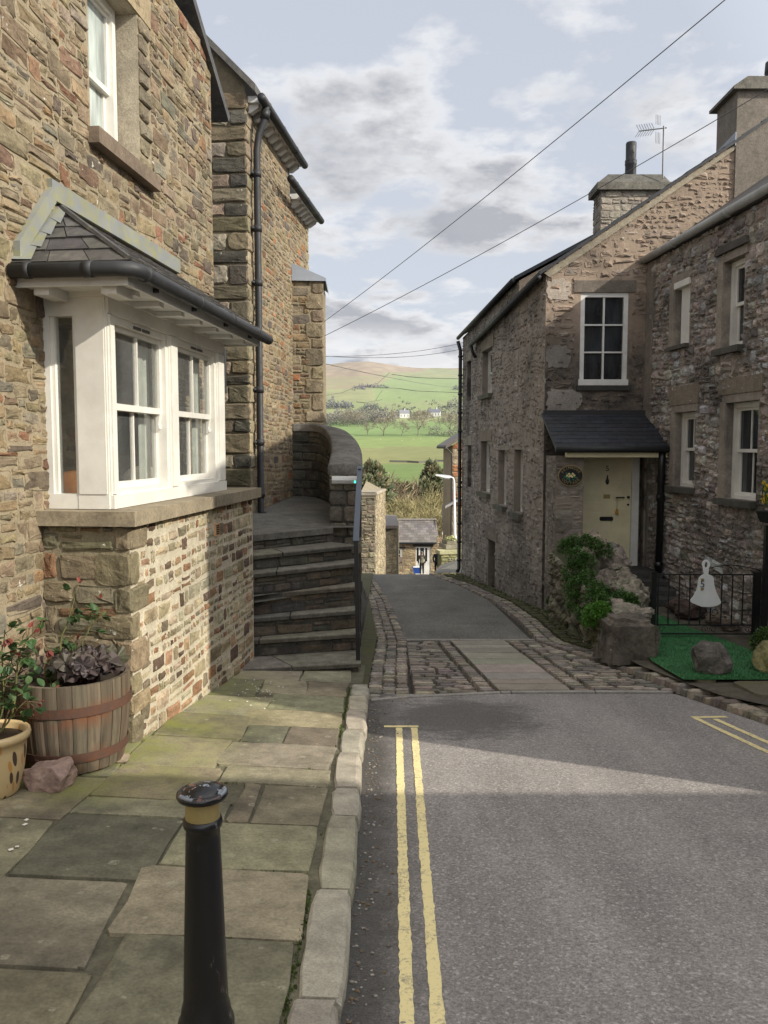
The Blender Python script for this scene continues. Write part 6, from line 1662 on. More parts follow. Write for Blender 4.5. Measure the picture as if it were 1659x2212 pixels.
# ground under the garden: flags and soil
gm = MB(); grid(gm, lambda y: max(2.70, cq(y) + (.28 if y < 7.1 else -.02)), lambda y: 5.6, [3, 4.5, 5.6, 6.4, 7.2, 7.75, 8.7, 9.6, 10.5, 11.5, 12.5, 13.4, 14.2], -.02, 6, (.10, .088, .065), zf=lambda y: yard(0, y))
tag(obj('garden_soil', gm, M['bed']), kind='structure')
fg = MB(); r = random.Random(14)
yd = lambda a, b_, c_: Vector((a, b_, yard(a, b_) + c_))
for (xa, xb, ya, yb2) in ((3.28, 4.0, 7.1, 7.72), (4.02, 4.7, 7.15, 7.73), (3.5, 4.3, 6.45, 7.08), (4.32, 5.0, 6.5, 7.1), (3.75, 4.6, 5.6, 6.42), (4.05, 4.9, 4.8, 5.58), (2.98, 3.2, 7.75, 8.3), (2.90, 3.05, 8.32, 8.9)):
    stone(fg, yd, xa + .008, xb - .008, ya + .008, yb2 - .008, .008, vary((.20, .17, .125), r, .15), r, .006, .012, .001, base=-.06)
for i in range(3): stone(fg, lambda a, b_, c_: Vector((a, b_, (-.95 + .2 * i if i else -.95) + c_)), 3.3, 4.35, 12.35 + .33 * i, 12.7 + .33 * i + (1.0 if i == 2 else 0), .0, (.07, .065, .055), r, .004, .015, .001, base=-.3)
zthr = dz0 - .02
tag(obj('garden_path', fg, M['mossy']), kind='structure')
stp = MB(); nst = 4
for i in range(nst):
    y0_ = 12.30 + .32 * i; z1_ = yard(0, 12.3) + (zthr - yard(0, 12.3)) * (i + 1) / nst
    stp.box(lambda a, y, z: Vector((a, y, z)), 3.25, 4.5, y0_, 14.3 if i == nst - 1 else y0_ + .34, -2, z1_, (.062, .06, .055))
tag(obj('door_steps', stp, M['dark_stone']), 'dark stone steps rising to the yellow cottage door', 'steps')

# limestone garden wall with plants
gwl = thing('garden_wall', 'low rugged limestone garden wall topped with craggy stones beside the lane', 'wall', (2.75, 11, zr(11)))
Wg0 = Wall((2.60, 9.0), (.035, 1), (-1, 0))
topz = lerp_pts([(0, zr(9) + .5), (.5, zr(9.5) + .52), (1.5, zr(10.5) + .62), (2.6, zr(11.6) + .82), (3.6, zr(12.6) + 1.08), (4.5, zr(13.5) + 1.32)])
b1 = MB(); vs = []; n = 18
for i in range(n + 1):
    a = 4.45 * i / n
    for off, zz in ((.02, -1.6), (.0, topz(a) - .22), (-.10, topz(a) - .16 + .05 * math.sin(a * 5)), (-.32, topz(a) - .16 + .05 * math.sin(a * 7)), (-.42, -1.6)): vs.append(Wg0.pt(a, zz, off))
b1.add(vs, [(i * 5 + j, i * 5 + j + 1, (i + 1) * 5 + j + 1, (i + 1) * 5 + j) for i in range(n) for j in range(4)] + [(0, 1, 2, 3, 4)], (.075, .07, .05)); go_ = obj('wall_core', b1, M['mossy'], gwl)
st = MB(); rnd = random.Random(91); LIME = [(.33, .29, .24), (.27, .235, .185), (.22, .2, .15), (.4, .345, .29), (.19, .18, .12)]
hW = [below_line((0, topz(0)), (2.6, topz(2.6))), below_line((1.5, topz(1.5)), (4.5, topz(4.5)))]
rubble(st, Wg0.pt, 0, 4.45, -1.3, 1.0, rnd, LIME, (.10, .26), (.7, 1.8), .03, (.01, .07), (), hW, .025, .035, .022, .05, skew=.4)
sub('rubble_facing', st, M['mossy'], go_)
M['lime'] = m_stone('pitted_limestone', (1, 1, 1), .6, .03, .5, .35, fine=22)
CR = [(1230, 1185, 13.1, .17, .2), (1248, 1200, 12.7, .18, .2), (1305, 1275, 11.2, .2, .2), (1322, 1310, 10.3, .22, .15), (1375, 1325, 9.8, .2, .12), (1300, 1215, 12.4, .2, .2), (1345, 1278, 10.9, .2, .2), (1385, 1280, 11.0, .14, .15), (1264, 1190, 12.9, .15, .30), (1291, 1185, 12.3, .17, .26), (1287, 1238, 11.9, .19, .36), (1322, 1200, 12.4, .2, .2), (1330, 1225, 11.9, .2, .26), (1345, 1252, 11.3, .22, .16), (1368, 1288, 10.8, .19, .22), (1335, 1282, 11.0, .18, .18), (1310, 1262, 11.2, .16, .2), (1352, 1318, 9.9, .26, .08), (1382, 1305, 10.4, .13, .16)]
for i, (u, v, y, rx, rz_) in enumerate(CR):
    b1 = MB(); q = P(u, v, y); blob(b1, q, (rx, rx * 1.1, rz_), random.Random(100 + i), vary((.25, .215, .17), rnd, .25), .42, 4, 0, .45); obj('crag', b1, M['lime'], gwl)
# gatepost block
b1 = MB(); q = P(1372, 1380, 9.05); r = random.Random(5)
gb = MB(); bmq = bmesh.new(); bmesh.ops.create_cube(bmq, size=1); bmesh.ops.bevel(bmq, geom=bmq.edges[:], offset=.12, segments=3, affect='EDGES'); bmesh.ops.subdivide_edges(bmq, edges=bmq.edges[:], cuts=3, use_grid_fill=True)
gx0, gx1 = P(1320, 1380, 8.95).x, P(1424, 1380, 8.95).x; gzt = Z(1372, 1335, 9.1); gzb = zr(8.9) - .05
vs = []; cs = []
for v in bmq.verts:
    c = v.co; nn = mn.noise(c * 3.1 + Vector((7, 3, 1))) * .05 + mn.noise(c * 8 + Vector((1, 3, 1))) * .025
    lean = .07 * (.5 - c.z) * (-1 if c.x < 0 else .2)
    p_ = Vector(((gx0 + gx1) / 2 + (gx1 - gx0) * c.x + lean, 9.2 + .5 * c.y, (gzt + gzb) / 2 + (gzt - gzb) * c.z)) + Vector((c.x, c.y, c.z)).normalized() * nn
    vs.append(p_); k = .8 + .5 * mn.noise(c * 2.5 + Vector((0, 9, 2))); cs.append((.15 * k, .13 * k, .105 * k))
gb.add(vs, [[v.index for v in f.verts] for f in bmq.faces], cs); bmq.free()
tag(obj('gatepost_stone', gb, M['lime']), 'squat grey stone block ending the garden wall at the gate', 'stone block')
# cushions of green plants over the wall
def moss_plant(name, label, cat, spots, n, seed, lmin=.009, lmax=.020, cols=((.06, .16, .025), (.075, .18, .035), (.10, .21, .05), (.04, .11, .02), (.12, .16, .05))):
    r = random.Random(seed); t = thing(name, label, cat, P(*spots[0][:3])); lf = MB(); stx = MB()
    for (u, v, y, rad, wgt) in spots:
        c = P(u, v, y)
        for i in range(int(n * wgt * 1.5)):
            d = rdir(r, -.75); q = c + Vector((d.x * rad, d.y * rad * .8, d.z * rad * .95)) * r.uniform(.65, 1.05) + Vector((r.gauss(0, .015), r.gauss(0, .015), r.gauss(0, .015)))
            for k in range(3):
                dd = (d + rdir(r) * .9 + Vector((0, -.1, .25))).normalized(); L_ = r.uniform(lmin, lmax)
                leaflet(lf, q, dd, Vector((r.gauss(0, .3), r.gauss(0, .3), 1)), L_ * 1.5, L_ * 1.1, vary(r.choice(cols), r, .3), .15, .3)
        stx.tube([c - Vector((0, 0, rad * .8)), c], .006, 5, (.06, .07, .02))
    obj('foliage', lf, M['leaf'], t); obj('stem', stx, M['bark'], t); return t
def face_spots(L_): 
    res = []
    for (u, v, off, rad, wgt) in L_:
        a, z = Wg0.px(u, v, off); q = Wg0.pt(a, z, off); res.append((u, v, q.y, rad, wgt))
    return res
moss_plant('trailing_plant', 'bright green leafy plant hanging down the lane face of the garden wall', 'plant', face_spots([(1225, 1176, -.02, .08, .5), (1242, 1172, -.12, .10, .8), (1266, 1170, -.18, .10, .8), (1286, 1178, -.28, .09, .6), (1305, 1190, -.45, .12, .7), (1222, 1182, .02, .12, .8), (1246, 1205, .03, .14, 1.1), (1266, 1215, -.1, .13, .9), (1240, 1238, .05, .16, 1.3), (1244, 1272, .07, .15, 1.3), (1248, 1300, .07, .14, 1.1), (1262, 1325, .08, .11, .7), (1268, 1250, .02, .11, .8), (1282, 1290, .04, .12, .8), (1300, 1300, .0, .10, .7), (1290, 1270, -.02, .09, .6)]), 330, 3)
moss_plant('trailing_plant', 'round bright green cushion plant low on the lane face of garden wall', 'plant', face_spots([(1283, 1330, .1, .13, 1.3), (1298, 1320, .06, .11, .9), (1272, 1342, .1, .09, .6)]), 330, 4, cols=((.11, .27, .035), (.15, .34, .05), (.085, .2, .025)))
moss_plant('trailing_plant', 'patch of green leaves between the pale crags near the end of the wall', 'plant', [(1340, 1295, 10.5, .12, 1), (1360, 1300, 10.3, .11, 1), (1318, 1285, 10.9, .12, 1), (1300, 1290, 11.0, .12, .8), (1325, 1262, 11.2, .09, .6)], 300, 5)
moss_plant('trailing_plant', 'tuft of green leaves topping the crags in front of yellow door', 'plant', [(1325, 1238, 11.9, .10, .8), (1345, 1240, 11.7, .09, .7), (1310, 1226, 12.1, .08, .6), (1318, 1212, 12.2, .08, .5)], 280, 6)
moss_plant('wall_weed', 'small weed growing at foot of the cottage wall by the lane', 'plant', [(1190, 1300, 13.6, .07, .6), (1188, 1322, 13.6, .05, .4)], 200, 7)

# iron gate with bell sign
YT = 10.5
WT = Wall((0, YT), (1, -.02), (0, -1))
tx0, tx1 = WT.px(1421, 1300)[0], WT.px(1627, 1300)[0]
zt_, zm_, zb2 = WT.px(1520, 1241)[1], WT.px(1520, 1350)[1], WT.px(1520, 1369)[1]
gate = thing('iron_gate', 'low black wrought iron garden gate with scrolls', 'gate', (tx0, YT, yard(0, YT)))
fr3 = MB()
for z in (zt_, zm_, zb2): wbox(fr3, WT, tx0, tx1, z - .008, z + .008, -.008, .008)
for a in (tx0, tx1): wbox(fr3, WT, a - .009, a + .009, zb2, zt_, -.009, .009)
obj('frame', fr3, M['iron'], gate)
nb2 = 9
for i in range(1, nb2):
    b1 = MB(); a = tx0 + (tx1 - tx0) * i / nb2; wbox(b1, WT, a - .007, a + .007, zm_ + .008, zt_ - .008, -.007, .007); obj('bar', b1, M['iron'], gate)
for z in (.3, .62):
    b1 = MB(); a = tx1 - (tx1 - tx0) / nb2; zz = zm_ + (zt_ - zm_) * z; wbox(b1, WT, a, tx1, zz - .006, zz + .006, -.006, .006); obj('brace', b1, M['iron'], gate)
def scroll(cx, cz, r0, turns, s, st_=0.0):
    pts = []; n = 26
    for i in range(n + 1):
        t = i / n; a = st_ + s * turns * 2 * math.pi * t; rr_ = r0 * (1 - .72 * t); pts.append(WT.pt(cx + rr_ * math.cos(a), cz + rr_ * math.sin(a), .0))
    return pts
mid = tx0 + (tx1 - tx0) * 4.5 / 9
def put_scroll(pts, r_=.005): q_ = MB(); q_.tube(pts, r_, 5); obj('scroll', q_, M['iron'], gate, True)
for sgn in (-1, 1):
    put_scroll(scroll(mid + sgn * .065 + .05, zm_ + .17, .055, 1.3, sgn, math.pi if sgn > 0 else 0), .005)
    put_scroll(scroll(mid + sgn * .055 + .05, (zm_ + zb2) / 2, .045, 1.3, -sgn, math.pi if sgn > 0 else 0), .004)
for cx_ in (tx0 + .06, tx1 - .06): put_scroll(scroll(cx_, (zm_ + zb2) / 2, .042, 1.2, 1), .004)
put_scroll([WT.pt(mid - .25 + .5 * t / 20 * 2.2, zt_ + .02 + .10 * math.sin(math.pi * t / 20) ** 1.4, 0) for t in range(21)], .006); put_scroll(scroll(tx1 - .31, zt_ + .06, .045, 1.0, 1, -1.5), .005); put_scroll(scroll(mid - .18, zt_ + .04, .045, 1.0, -1, -1.5), .005)
lh = MB(); wbox(lh, WT, tx0 - .05, tx0 + .09, zt_ - .145, zt_ - .125, -.02, .02); obj('latch', lh, M['iron'], gate)
for (ua, ub, nm_) in ((1405, 1416, 'square black iron gatepost beside the stone block'), (1627, 1640, 'square black iron gatepost beside the right-hand house')):
    b1 = MB(); a0_, a1_ = WT.px(ua, 1300)[0], WT.px(ub, 1300)[0]; wbox(b1, WT, a0_, a1_, yard(0, YT) - .1, zt_ + .02, -.035, .035); wbox(b1, WT, a0_ - .006, a1_ + .006, zt_ + .02, zt_ + .032, -.041, .041)
    tag(obj('gatepost', b1, M['black']), nm_, 'gatepost', 'gateposts of the iron gate')
    if ub == 1640:
        hn2 = MB(); wbox(hn2, WT, tx1, a0_, zt_ - .16, zt_ - .13, -.01, .01); wbox(hn2, WT, tx1, a0_, zb2 + .1, zb2 + .13, -.01, .01); obj('hinge', hn2, M['iron'], gate)
b1 = MB(); q = P(1651, 1240, 10.0); b1.box(X, q.x - .012, q.x + .05, 9.97, 10.03, yard(0, 10) - .05, Z(1651, 1135, 10)); tag(obj('iron_post', b1, M['black']), 'taller thin black post at right edge beyond the gate', 'post')
bell = thing('bell_sign', 'white bell shaped sign with number 5 hanging on the iron gate', 'sign', P(1523, 1270, 10.45))
YB = 10.44
WB_ = Wall((0, YB), (1, -.02), (0, -1))
prof = [(1497, 1303), (1491, 1300), (1490.5, 1296), (1497, 1288), (1503, 1276), (1507, 1262), (1509, 1248), (1516, 1241.5), (1520, 1240), (1518, 1233), (1517.5, 1226)]
prof_r = [(1530.5, 1226), (1530, 1233), (1529, 1240), (1536, 1242.5), (1540.5, 1247), (1542, 1262), (1546, 1278), (1553, 1292), (1556.5, 1299), (1556, 1303), (1548, 1308), (1532, 1311), (1514, 1310)]
bp_ = [WB_.px(u, v) for u, v in prof]
br_ = [WB_.px(u, v) for u, v in prof_r]
b1 = MB(); b1.prism(bp_ + br_, WB_.pt, .0, .016)
# looped handle
ccx, ccz = WB_.px(1524.5, 1220); rx_, rz2 = .052, .066; hole = (.018, .036)
n = 24
for i in range(n):
    t0_, t1_ = -math.pi / 2 + 2 * math.pi * i / n, -math.pi / 2 + 2 * math.pi * (i + 1) / n
    q4 = [(ccx + rx_ * math.cos(t0_) * (1 - .12 * (math.sin(t0_) < 0)), ccz + rz2 * math.sin(t0_)), (ccx + rx_ * math.cos(t1_) * (1 - .12 * (math.sin(t1_) < 0)), ccz + rz2 * math.sin(t1_)), (ccx + hole[0] * math.cos(t1_), ccz + hole[1] * math.sin(t1_)), (ccx + hole[0] * math.cos(t0_), ccz + hole[1] * math.sin(t0_))]
    b1.prism(q4, WB_.pt, .001, .0152)
m = m_paint('matt_white_board', (.74, .75, .74), .6, .12, (.4, .4, .38)); obj('board', b1, m, bell)
tl = MB(); q = WB_.rect(1512, 1248.5, 1520, 1275); wbox(tl, WB_, q[0], q[1], q[2], q[3], .016, .022, (.62, .62, .58))
w4 = (q[3] - q[2]) / 5
wbox(tl, WB_, q[0] + .004, q[1] - .004, q[3] - w4, q[3] - .004, .0221, .0235, (.28, .2, .08)); wbox(tl, WB_, q[0] + .004, q[1] - .004, q[2] + .004, q[2] + w4, .0221, .0235, (.28, .2, .08)); obj('tile', tl, M['vcol'], bell)
t = text_mesh('5', .125, frame4(WB_.pt((q[0] + q[1]) / 2, (q[2] + q[3]) / 2, .0245), Vector((1, -.02, 0)), Vector((0, 0, 1)), Vector((0, -1, 0)))); ty = MB(); join(ty, t)
m = m_paint('ink_blue', (.03, .04, .10), .5, .1); obj('number', ty, m, bell)
# boulders
b1 = MB(); q = P(1536, 1430, 8.1); r = random.Random(27); blob(b1, (q.x, 8.1, yard(0, 8.1) + .15), (.20, .17, .19), r, (.135, .12, .105), .2, 4, .8, .5, .8); tag(obj('boulder', b1, M['lime']), 'dark grey angular boulder sitting on the green mat', 'boulder')
b1 = MB(); q = P(1655, 1420, 8.15); blob(b1, (q.x + .04, 8.15, yard(0, 8.15) + .14), (.17, .16, .18), random.Random(31), (.26, .235, .11), .2, 4, .8, .4); tag(obj('boulder', b1, M['lime']), 'yellowish lichened boulder at the right edge of the picture', 'boulder')
moss_plant('moss_cushion', 'mossy cushion plant on top of the yellowish boulder', 'plant', [(1650, 1384, 8.3, .13, 1.0), (1640, 1392, 8.3, .08, .6), (1658, 1376, 8.4, .1, .6)], 260, 9, .008, .018, ((.06, .12, .02), (.08, .14, .03), (.04, .08, .015)))
b1 = MB()
for i, (u, v, y, rx, rz_) in enumerate(((1490, 1290, 11.6, .26, .13), (1470, 1275, 11.9, .2, .12), (1545, 1318, 11.2, .17, .10), (1575, 1330, 10.9, .14, .1))):
    b1 = MB(); q = P(u, v, y); blob(b1, (q.x, y, yard(0, y) + rz_ * .7), (rx, rx * .7, rz_), random.Random(40 + i), (.085, .06, .05) if i < 2 else (.17, .135, .10), .25, 3, .7, .35)
    tag(obj('boulder', b1, M['lime']), ['large dark stone by the house wall seen through the gate', 'rounded dark stone farther back behind the gate near the door path', 'brown stone just right of the bell sign behind the gate', 'smallest stone at wall foot behind right bars of the gate'][i], 'boulder')
# yellow flowers on the wall bracket at the right edge
yf = thing('daffodil_basket', 'yellow flowers in a dark wall basket at the right edge', 'flowers', P(1650, 1070, 10.2))
b1 = MB(); r = random.Random(2); q0 = P(1655, 1075, 10.1)
for i in range(14):
    c = P(1651 + r.uniform(-4, 10), r.choice([1044, 1080, 1060]) + r.gauss(0, 5), 10.1); d = (Vector((0, -1, .2)) + rdir(r) * .6).normalized(); x = d.cross(Vector((0, 0, 1))).normalized(); y_ = x.cross(d)
    for k in range(6): a = k * math.pi / 3; leaflet(b1, c, x * math.cos(a) + y_ * math.sin(a), d, .030, .018, (.75, .5, .03), .1, .1)
obj('flower', b1, M['leaf'], yf); b1 = MB()
for i in range(40): leaflet(b1, q0 + Vector((r.uniform(-.03, .1), r.gauss(0, .03), r.uniform(-.12, .1))), (Vector((0, -.2, 1)) + rdir(r) * .5), Vector((0, -1, 0)), .16, .012, (.05, .12, .03), .1, .2)
obj('foliage', b1, M['leaf'], yf); b1 = MB(); b1.lathe((q0.x + .05, 10.14, q0.z - .22), [(.001, -.1), (.09, -.08), (.14, .04), (.145, .05), (.001, .04)], 16, (.02, .02, .02)); obj('basket', b1, M['vcol'], yf)

# ---------------------------------------------------------------- aerial and wires
ae = thing('tv_aerial', 'thin television aerial on a pole fixed to the chimney', 'aerial', P(1433, 372, 17.2))
M['alu'] = m_paint('dull_aluminium', (.20, .2, .21), .4, .2, spec=.5, metal=.5)
b1 = MB(); ya_ = 17.3; top = P(1434, 272, ya_); b1.tube([P(1431.5, 385, ya_), top], .018, 6); obj('pole', b1, M['alu'], ae)
b1 = MB(); h0_, h1_ = P(1440, 276, ya_), P(1381, 283, ya_); b1.tube([h0_, h1_], .013, 6); obj('boom', b1, M['alu'], ae)
for i in range(7):
    c = h0_.lerp(h1_, .45 + .55 * i / 6); b1 = MB(); b1.tube([c + Vector((-.07, .03, -.11)), c, c + Vector((-.07, -.03, .11))], .006, 5); obj('element', b1, M['alu'], ae)
rfx = P(1422, 278, ya_)
for k in range(4):
    for s0_, s1_ in ((.09, .28), (-.06, -.28)): b1 = MB(); dx_ = -.05 + .035 * k; b1.tube([rfx + Vector((dx_, .02 * k, s0_)), rfx + Vector((dx_, .02 * k, s1_))], .005, 5); obj('reflector', b1, M['alu'], ae)
M['cable'] = m_paint('cable', (.11, .11, .115), .7, .1)
def wire(p0_, p1_, sag, rad, label):
    a, b_ = P(*p0_), P(*p1_); pts = []
    for i in range(25):
        t = i / 24; q = a.lerp(b_, t); q.z -= sag * 4 * t * (1 - t); pts.append(q)
    m_ = MB(); m_.tube(pts, rad, 6); tag(obj('overhead_wire', m_, M['cable'], None, True), label, 'wire', 'overhead wires')
wire((690, 702, 14.5), (1580, -12, 6.5), .06, .0042, 'upper overhead wire crossing the sky from tall house to top right')
wire((690, 731, 14.5), (1672, 185, 9.5), .08, .0048, 'second overhead wire crossing the sky, passing the chimneys')
wire((690, 770, 14.5), (1004, 739, 22.6), .10, .0055, 'upper of two low wires strung between tall house and cottage corner')
wire((690, 768.5, 14.5), (1004, 752, 22.6), .12, .0055, 'lower of two low wires strung between tall house and cottage corner')
wire((690, 783, 14.6), (1004, 838, 46), .10, .006, 'thin wire descending from the tall house across the fells')

# ================================================================== DOWN THE HILL
def place(u, v, y): q = P(u, v, y); return q
# sunlit garden wall stepping down the hill
lw = thing('garden_wall', 'tall sunlit stone wall with dry-stone end beside the lane below the brow', 'wall', (P(800, 1200, 38).x, 38, zr(38)))
yw = 38.0; xa, xb = P(776, 1200, yw).x, P(811, 1200, yw).x; zt_ = Z(795, 1070, yw); zbm = zr(40) - 1.0
W5 = Wall((xa, yw), (1, 0), (0, -1)); W6 = Wall((xb, yw), (.03, 1), (1, 0))
q6 = W6.px(835, 1150)[0]; L6 = min(max(q6, 6), 16)
b1 = MB(); wallface(b1, W5.pt, 0, xb - xa, zbm, zt_, (), None, .1, (.25, .22, .16)); z2 = Z(835, 1060, yw + L6)
W6t = lambda a: zt_ + (Z(827, 1060, yw + L6) - zt_) * a / L6
b1.add([W6.pt(0, zbm), W6.pt(L6, zbm - 2), W6.pt(L6, W6t(L6)), W6.pt(0, W6t(0))], [(0, 1, 2, 3)], (.4, .35, .25)); b1.add([W5.pt(0, zt_), W6.pt(0, W6t(0)), W6.pt(L6, W6t(L6)), W5.pt(0, zt_, -L6)], [(0, 1, 2, 3)], (.25, .22, .16))
wo5 = obj('wall', b1, M['mortar'], lw)
st = MB(); rnd = random.Random(111); LW = [(.34, .3, .21), (.28, .245, .17), (.4, .35, .25), (.22, .19, .14)]
rubble(st, W5.pt, 0, xb - xa, zbm + .4, zt_ - .1, rnd, [(.22, .195, .15), (.17, .155, .12), (.27, .24, .18)], (.12, .28), (1, 2.6), .03, (.01, .06), (), None, .02, .03, .015, .03)
rubble(st, W6.pt, 0, L6, zbm - 1, zt_, rnd, LW, (.16, .34), (1, 2.4), .04, (.0, .03), (), [below_line((0, W6t(0)), (L6, W6t(L6)))], .03, .04, .012, .04)
sub('rubble_facing', st, M['sand_wall'], wo5)
cpx = MB(); cpx.box(lambda a, o, z: W5.pt(a, z, o), -.1, xb - xa + .06, -.5, .05, zt_, zt_ + .12, (.3, .26, .2))
cpx.add([W6.pt(0, W6t(0) + .02, .08), W6.pt(L6, W6t(L6) + .02, .08), W6.pt(L6, W6t(L6) + .14, .0), W6.pt(0, W6t(0) + .14, .0), W6.pt(L6, W6t(L6) + .14, -.8), W6.pt(0, W6t(0) + .14, -.8)], [(0, 1, 2, 3), (3, 2, 4, 5)], (.33, .29, .22)); obj('coping', cpx, M['dress'], lw)
# darker outbuilding end beyond it
ob = thing('outbuilding', 'shaded stone outbuilding end between the sunlit wall and the low cottage', 'building', (P(845, 1200, 56).x, 56, zr(56)))
b1 = MB(); xo0, xo1 = P(826, 1200, 55).x, P(857, 1200, 55).x; zo = Z(850, 1150, 55); zo2 = Z(850, 1140, 55)
b1.add([(xo0, 54, zr(55) - 2), (xo1, 55, zr(55) - 2), (xo1, 55, zo2), (xo0, 54, zo), (xo1 + .3, 63, zr(63) - 2), (xo1 + .3, 63, zo2 - .2), (xo0, 63, zo)], [(0, 1, 2, 3), (1, 4, 5, 2), (3, 2, 5, 6)], (.24, .215, .16)); ow = obj('wall', b1, M['mortar'], ob)
W7 = Wall((xo0, 54), (xo1 - xo0, 1), (0, -1)); st = MB(); rubble(st, W7.pt, 0, math.hypot(xo1 - xo0, 1), zr(55) - 1, zo, random.Random(2), LW, (.16, .34), (1, 2.4), .05, (.0, .03), (), None, .03, .04, .012, .04); sub('rubble_facing', st, M['sand_wall'], ow)
b1 = MB(); b1.box(X, xo0 - .1, xo1 + .1, 54.4, 63, zo2 + .01, zo2 + .2, (.9, .85, .8)); obj('roof', b1, M['slate_far'], ob)

# low cottage with white door
YK = 76.0
lc = thing('low_cottage', 'small single-storey stone cottage with slate roof and white glazed door down the hill', 'house', (P(895, 1200, YK).x, YK, zr(YK)))
W8 = Wall((P(844, 1200, YK).x, YK), (1, 0), (0, -1)); kx = lambda u: W8.px(u, 1200)[0]; kz = lambda v: W8.px(890, v)[1]
L8 = kx(943); ze = kz(1170)
dO = (kx(898), kx(930), kz(1260), kz(1181)); wO = (kx(852), kx(868), kz(1210), kz(1185))
b1 = MB(); wallface(b1, W8.pt, -1.5, L8, kz(1280), ze, [dO, wO], None, .25, (.33, .28, .19)); 
b1.add([W8.pt(L8, kz(1280)), W8.pt(L8, kz(1280), -5), W8.pt(L8, ze, -5), W8.pt(L8, ze + 1.9, -2.5), W8.pt(L8, ze, 0)], [(0, 1, 2, 3, 4)], (.2, .18, .15))
kw = obj('wall', b1, M['mortar'], lc)
st = MB(); rubble(st, W8.pt, -1.5, L8, kz(1260), ze, random.Random(8), [(.34, .28, .18), (.28, .23, .15), (.24, .19, .13), (.38, .31, .2), (.25, .17, .11)], (.14, .32), (1.2, 3), .05, (.0, .04), [dO, (wO[0] - .1, wO[1] + .1, wO[2] - .1, wO[3] + .1)], None, .03, .04, .015, .04); sub('rubble_facing', st, M['sand_wall'], kw)
b1 = MB(); er = [W8.pt(-1.6, ze - .05, .35), W8.pt(L8 + .25, ze - .05, .35), W8.pt(L8 - .15 + .25, kz(1129), -2.6), W8.pt(-1.6, kz(1129), -2.6)]
b1.add([q for q in er], [(0, 1, 2, 3)], (.6, .6, .6)); slates(b1, er, 9, random.Random(4), .55)
for q in b1.v[4:]: pass
roof_prism(b1, [er[3], er[2], W8.pt(L8 + .25, ze - .1, -5.4), W8.pt(-1.6, ze - .1, -5.4)], .1); obj('roof', b1, M['slate_far'], lc)
rd = MB(); rd.tube([er[3] + Vector((0, 0, .05)), er[2] + Vector((0, 0, .05))], .12, 6, (1.3, 1.3, 1.2)); obj('ridge', rd, M['slate_far'], lc)
g = MB(); g.tube([er[0] + Vector((0, -.05, -.03)), er[1] + Vector((0, -.05, -.03))], .09, 6); obj('gutter', g, M['black_m'], lc)
D = MB(); dW = dO[1] - dO[0]
for a0, a1 in ((0, .08), (.28, .42), (dW * .6 - .05, dW * .6 + .05), (dW - .30, dW)): wbox(D, W8, dO[0] + a0, dO[0] + a1, dO[2], dO[3], -.14, -.06)
wbox(D, W8, dO[0], dO[1], dO[3] - .12, dO[3], -.14, -.061); wbox(D, W8, dO[0], dO[1], dO[2], kz(1213), -.14, -.062); do = obj('door', D, M['white'], lc)
gl = MB(); gl.quad(W8.pt(dO[0], dO[2], -.12), W8.pt(dO[1], dO[2], -.12), W8.pt(dO[1], dO[3], -.12), W8.pt(dO[0], dO[3], -.12)); sub('pane', gl, M['glass'], do)
l_ = MB(); wbox(l_, W8, dO[0] - .25, dO[1] + .25, dO[3] + .005, dO[3] + .22, -.1, .12, (.03, .028, .025)); sub('lintel', l_, M['vcol'], do)
sw_ = sash(lc, W8, wO[0], wO[1], wO[2], wO[3], .06, M['white'], M['glass'], 1, jw=.12); l_ = MB(); wbox(l_, W8, wO[0] - .5, wO[1] + .3, wO[3] + .005, wO[3] + .18, -.1, .1, (.04, .035, .03)); sub('lintel', l_, M['vcol'], sw_)
# wall beside the cottage and brick-banded house at right
rw = thing('garden_wall', 'sunlit coursed stone wall and gabled shed right of the low cottage', 'wall', (P(955, 1200, 66).x, 66, zr(66)))
YR = 66.0; W9 = Wall((P(943, 1200, YR).x, YR), (1, 0), (0, -1)); rx = lambda u: W9.px(u, 1200)[0]; rzv = lambda v: W9.px(960, v)[1]
b1 = MB(); b1.add([W9.pt(0, rzv(1270)), W9.pt(rx(982), rzv(1270)), W9.pt(rx(982), rzv(1128)), W9.pt(rx(957), rzv(1152)), W9.pt(rx(957), rzv(1160)), W9.pt(0, rzv(1160))], [(0, 1, 2, 3, 4, 5)], (.33, .28, .2)); rwo = obj('wall', b1, M['mortar'], rw)
st = MB(); rubble(st, W9.pt, 0, rx(982), rzv(1250), rzv(1128), random.Random(9), [(.36, .28, .2), (.3, .22, .15), (.4, .32, .23), (.34, .23, .17)], (.10, .24), (1.2, 3), .04, (.01, .04), (), [below_line((0, rzv(1160)), (rx(957), rzv(1160) + .01)) if False else below_line((rx(957) - .4, rzv(1157)), (rx(982), rzv(1128)))], .02, .03, .012, .03)
sub('rubble_facing', st, M['sand_wall'], rwo)
b1 = MB(); b1.prism([(rx(955), rzv(1155)), (rx(982), rzv(1125)), (rx(982), rzv(1121)), (rx(954), rzv(1151))], W9.pt, -.1, .15); obj('verge', b1, M['white_old'], rw)
b1 = MB(); b1.add([W9.pt(rx(956), rzv(1150), 0), W9.pt(rx(985), rzv(1118), 0), W9.pt(rx(985), rzv(1085) + .3, -5), W9.pt(rx(964), rzv(1100), -5)], [(0, 1, 2, 3)], (.7, .7, .75)); obj('roof', b1, M['slate_far'], rw)
YO = 52.0
oh = thing('stone_house', 'orange banded stone house partly hidden by the cottage corner down the lane', 'house', (P(990, 1100, YO).x, YO, zr(YO)))
W10 = Wall((P(976, 1200, YO).x, YO), (1, 0), (0, -1)); oz = lambda v: W10.px(985, v)[1]; ox = lambda u: W10.px(u, 1100)[0]
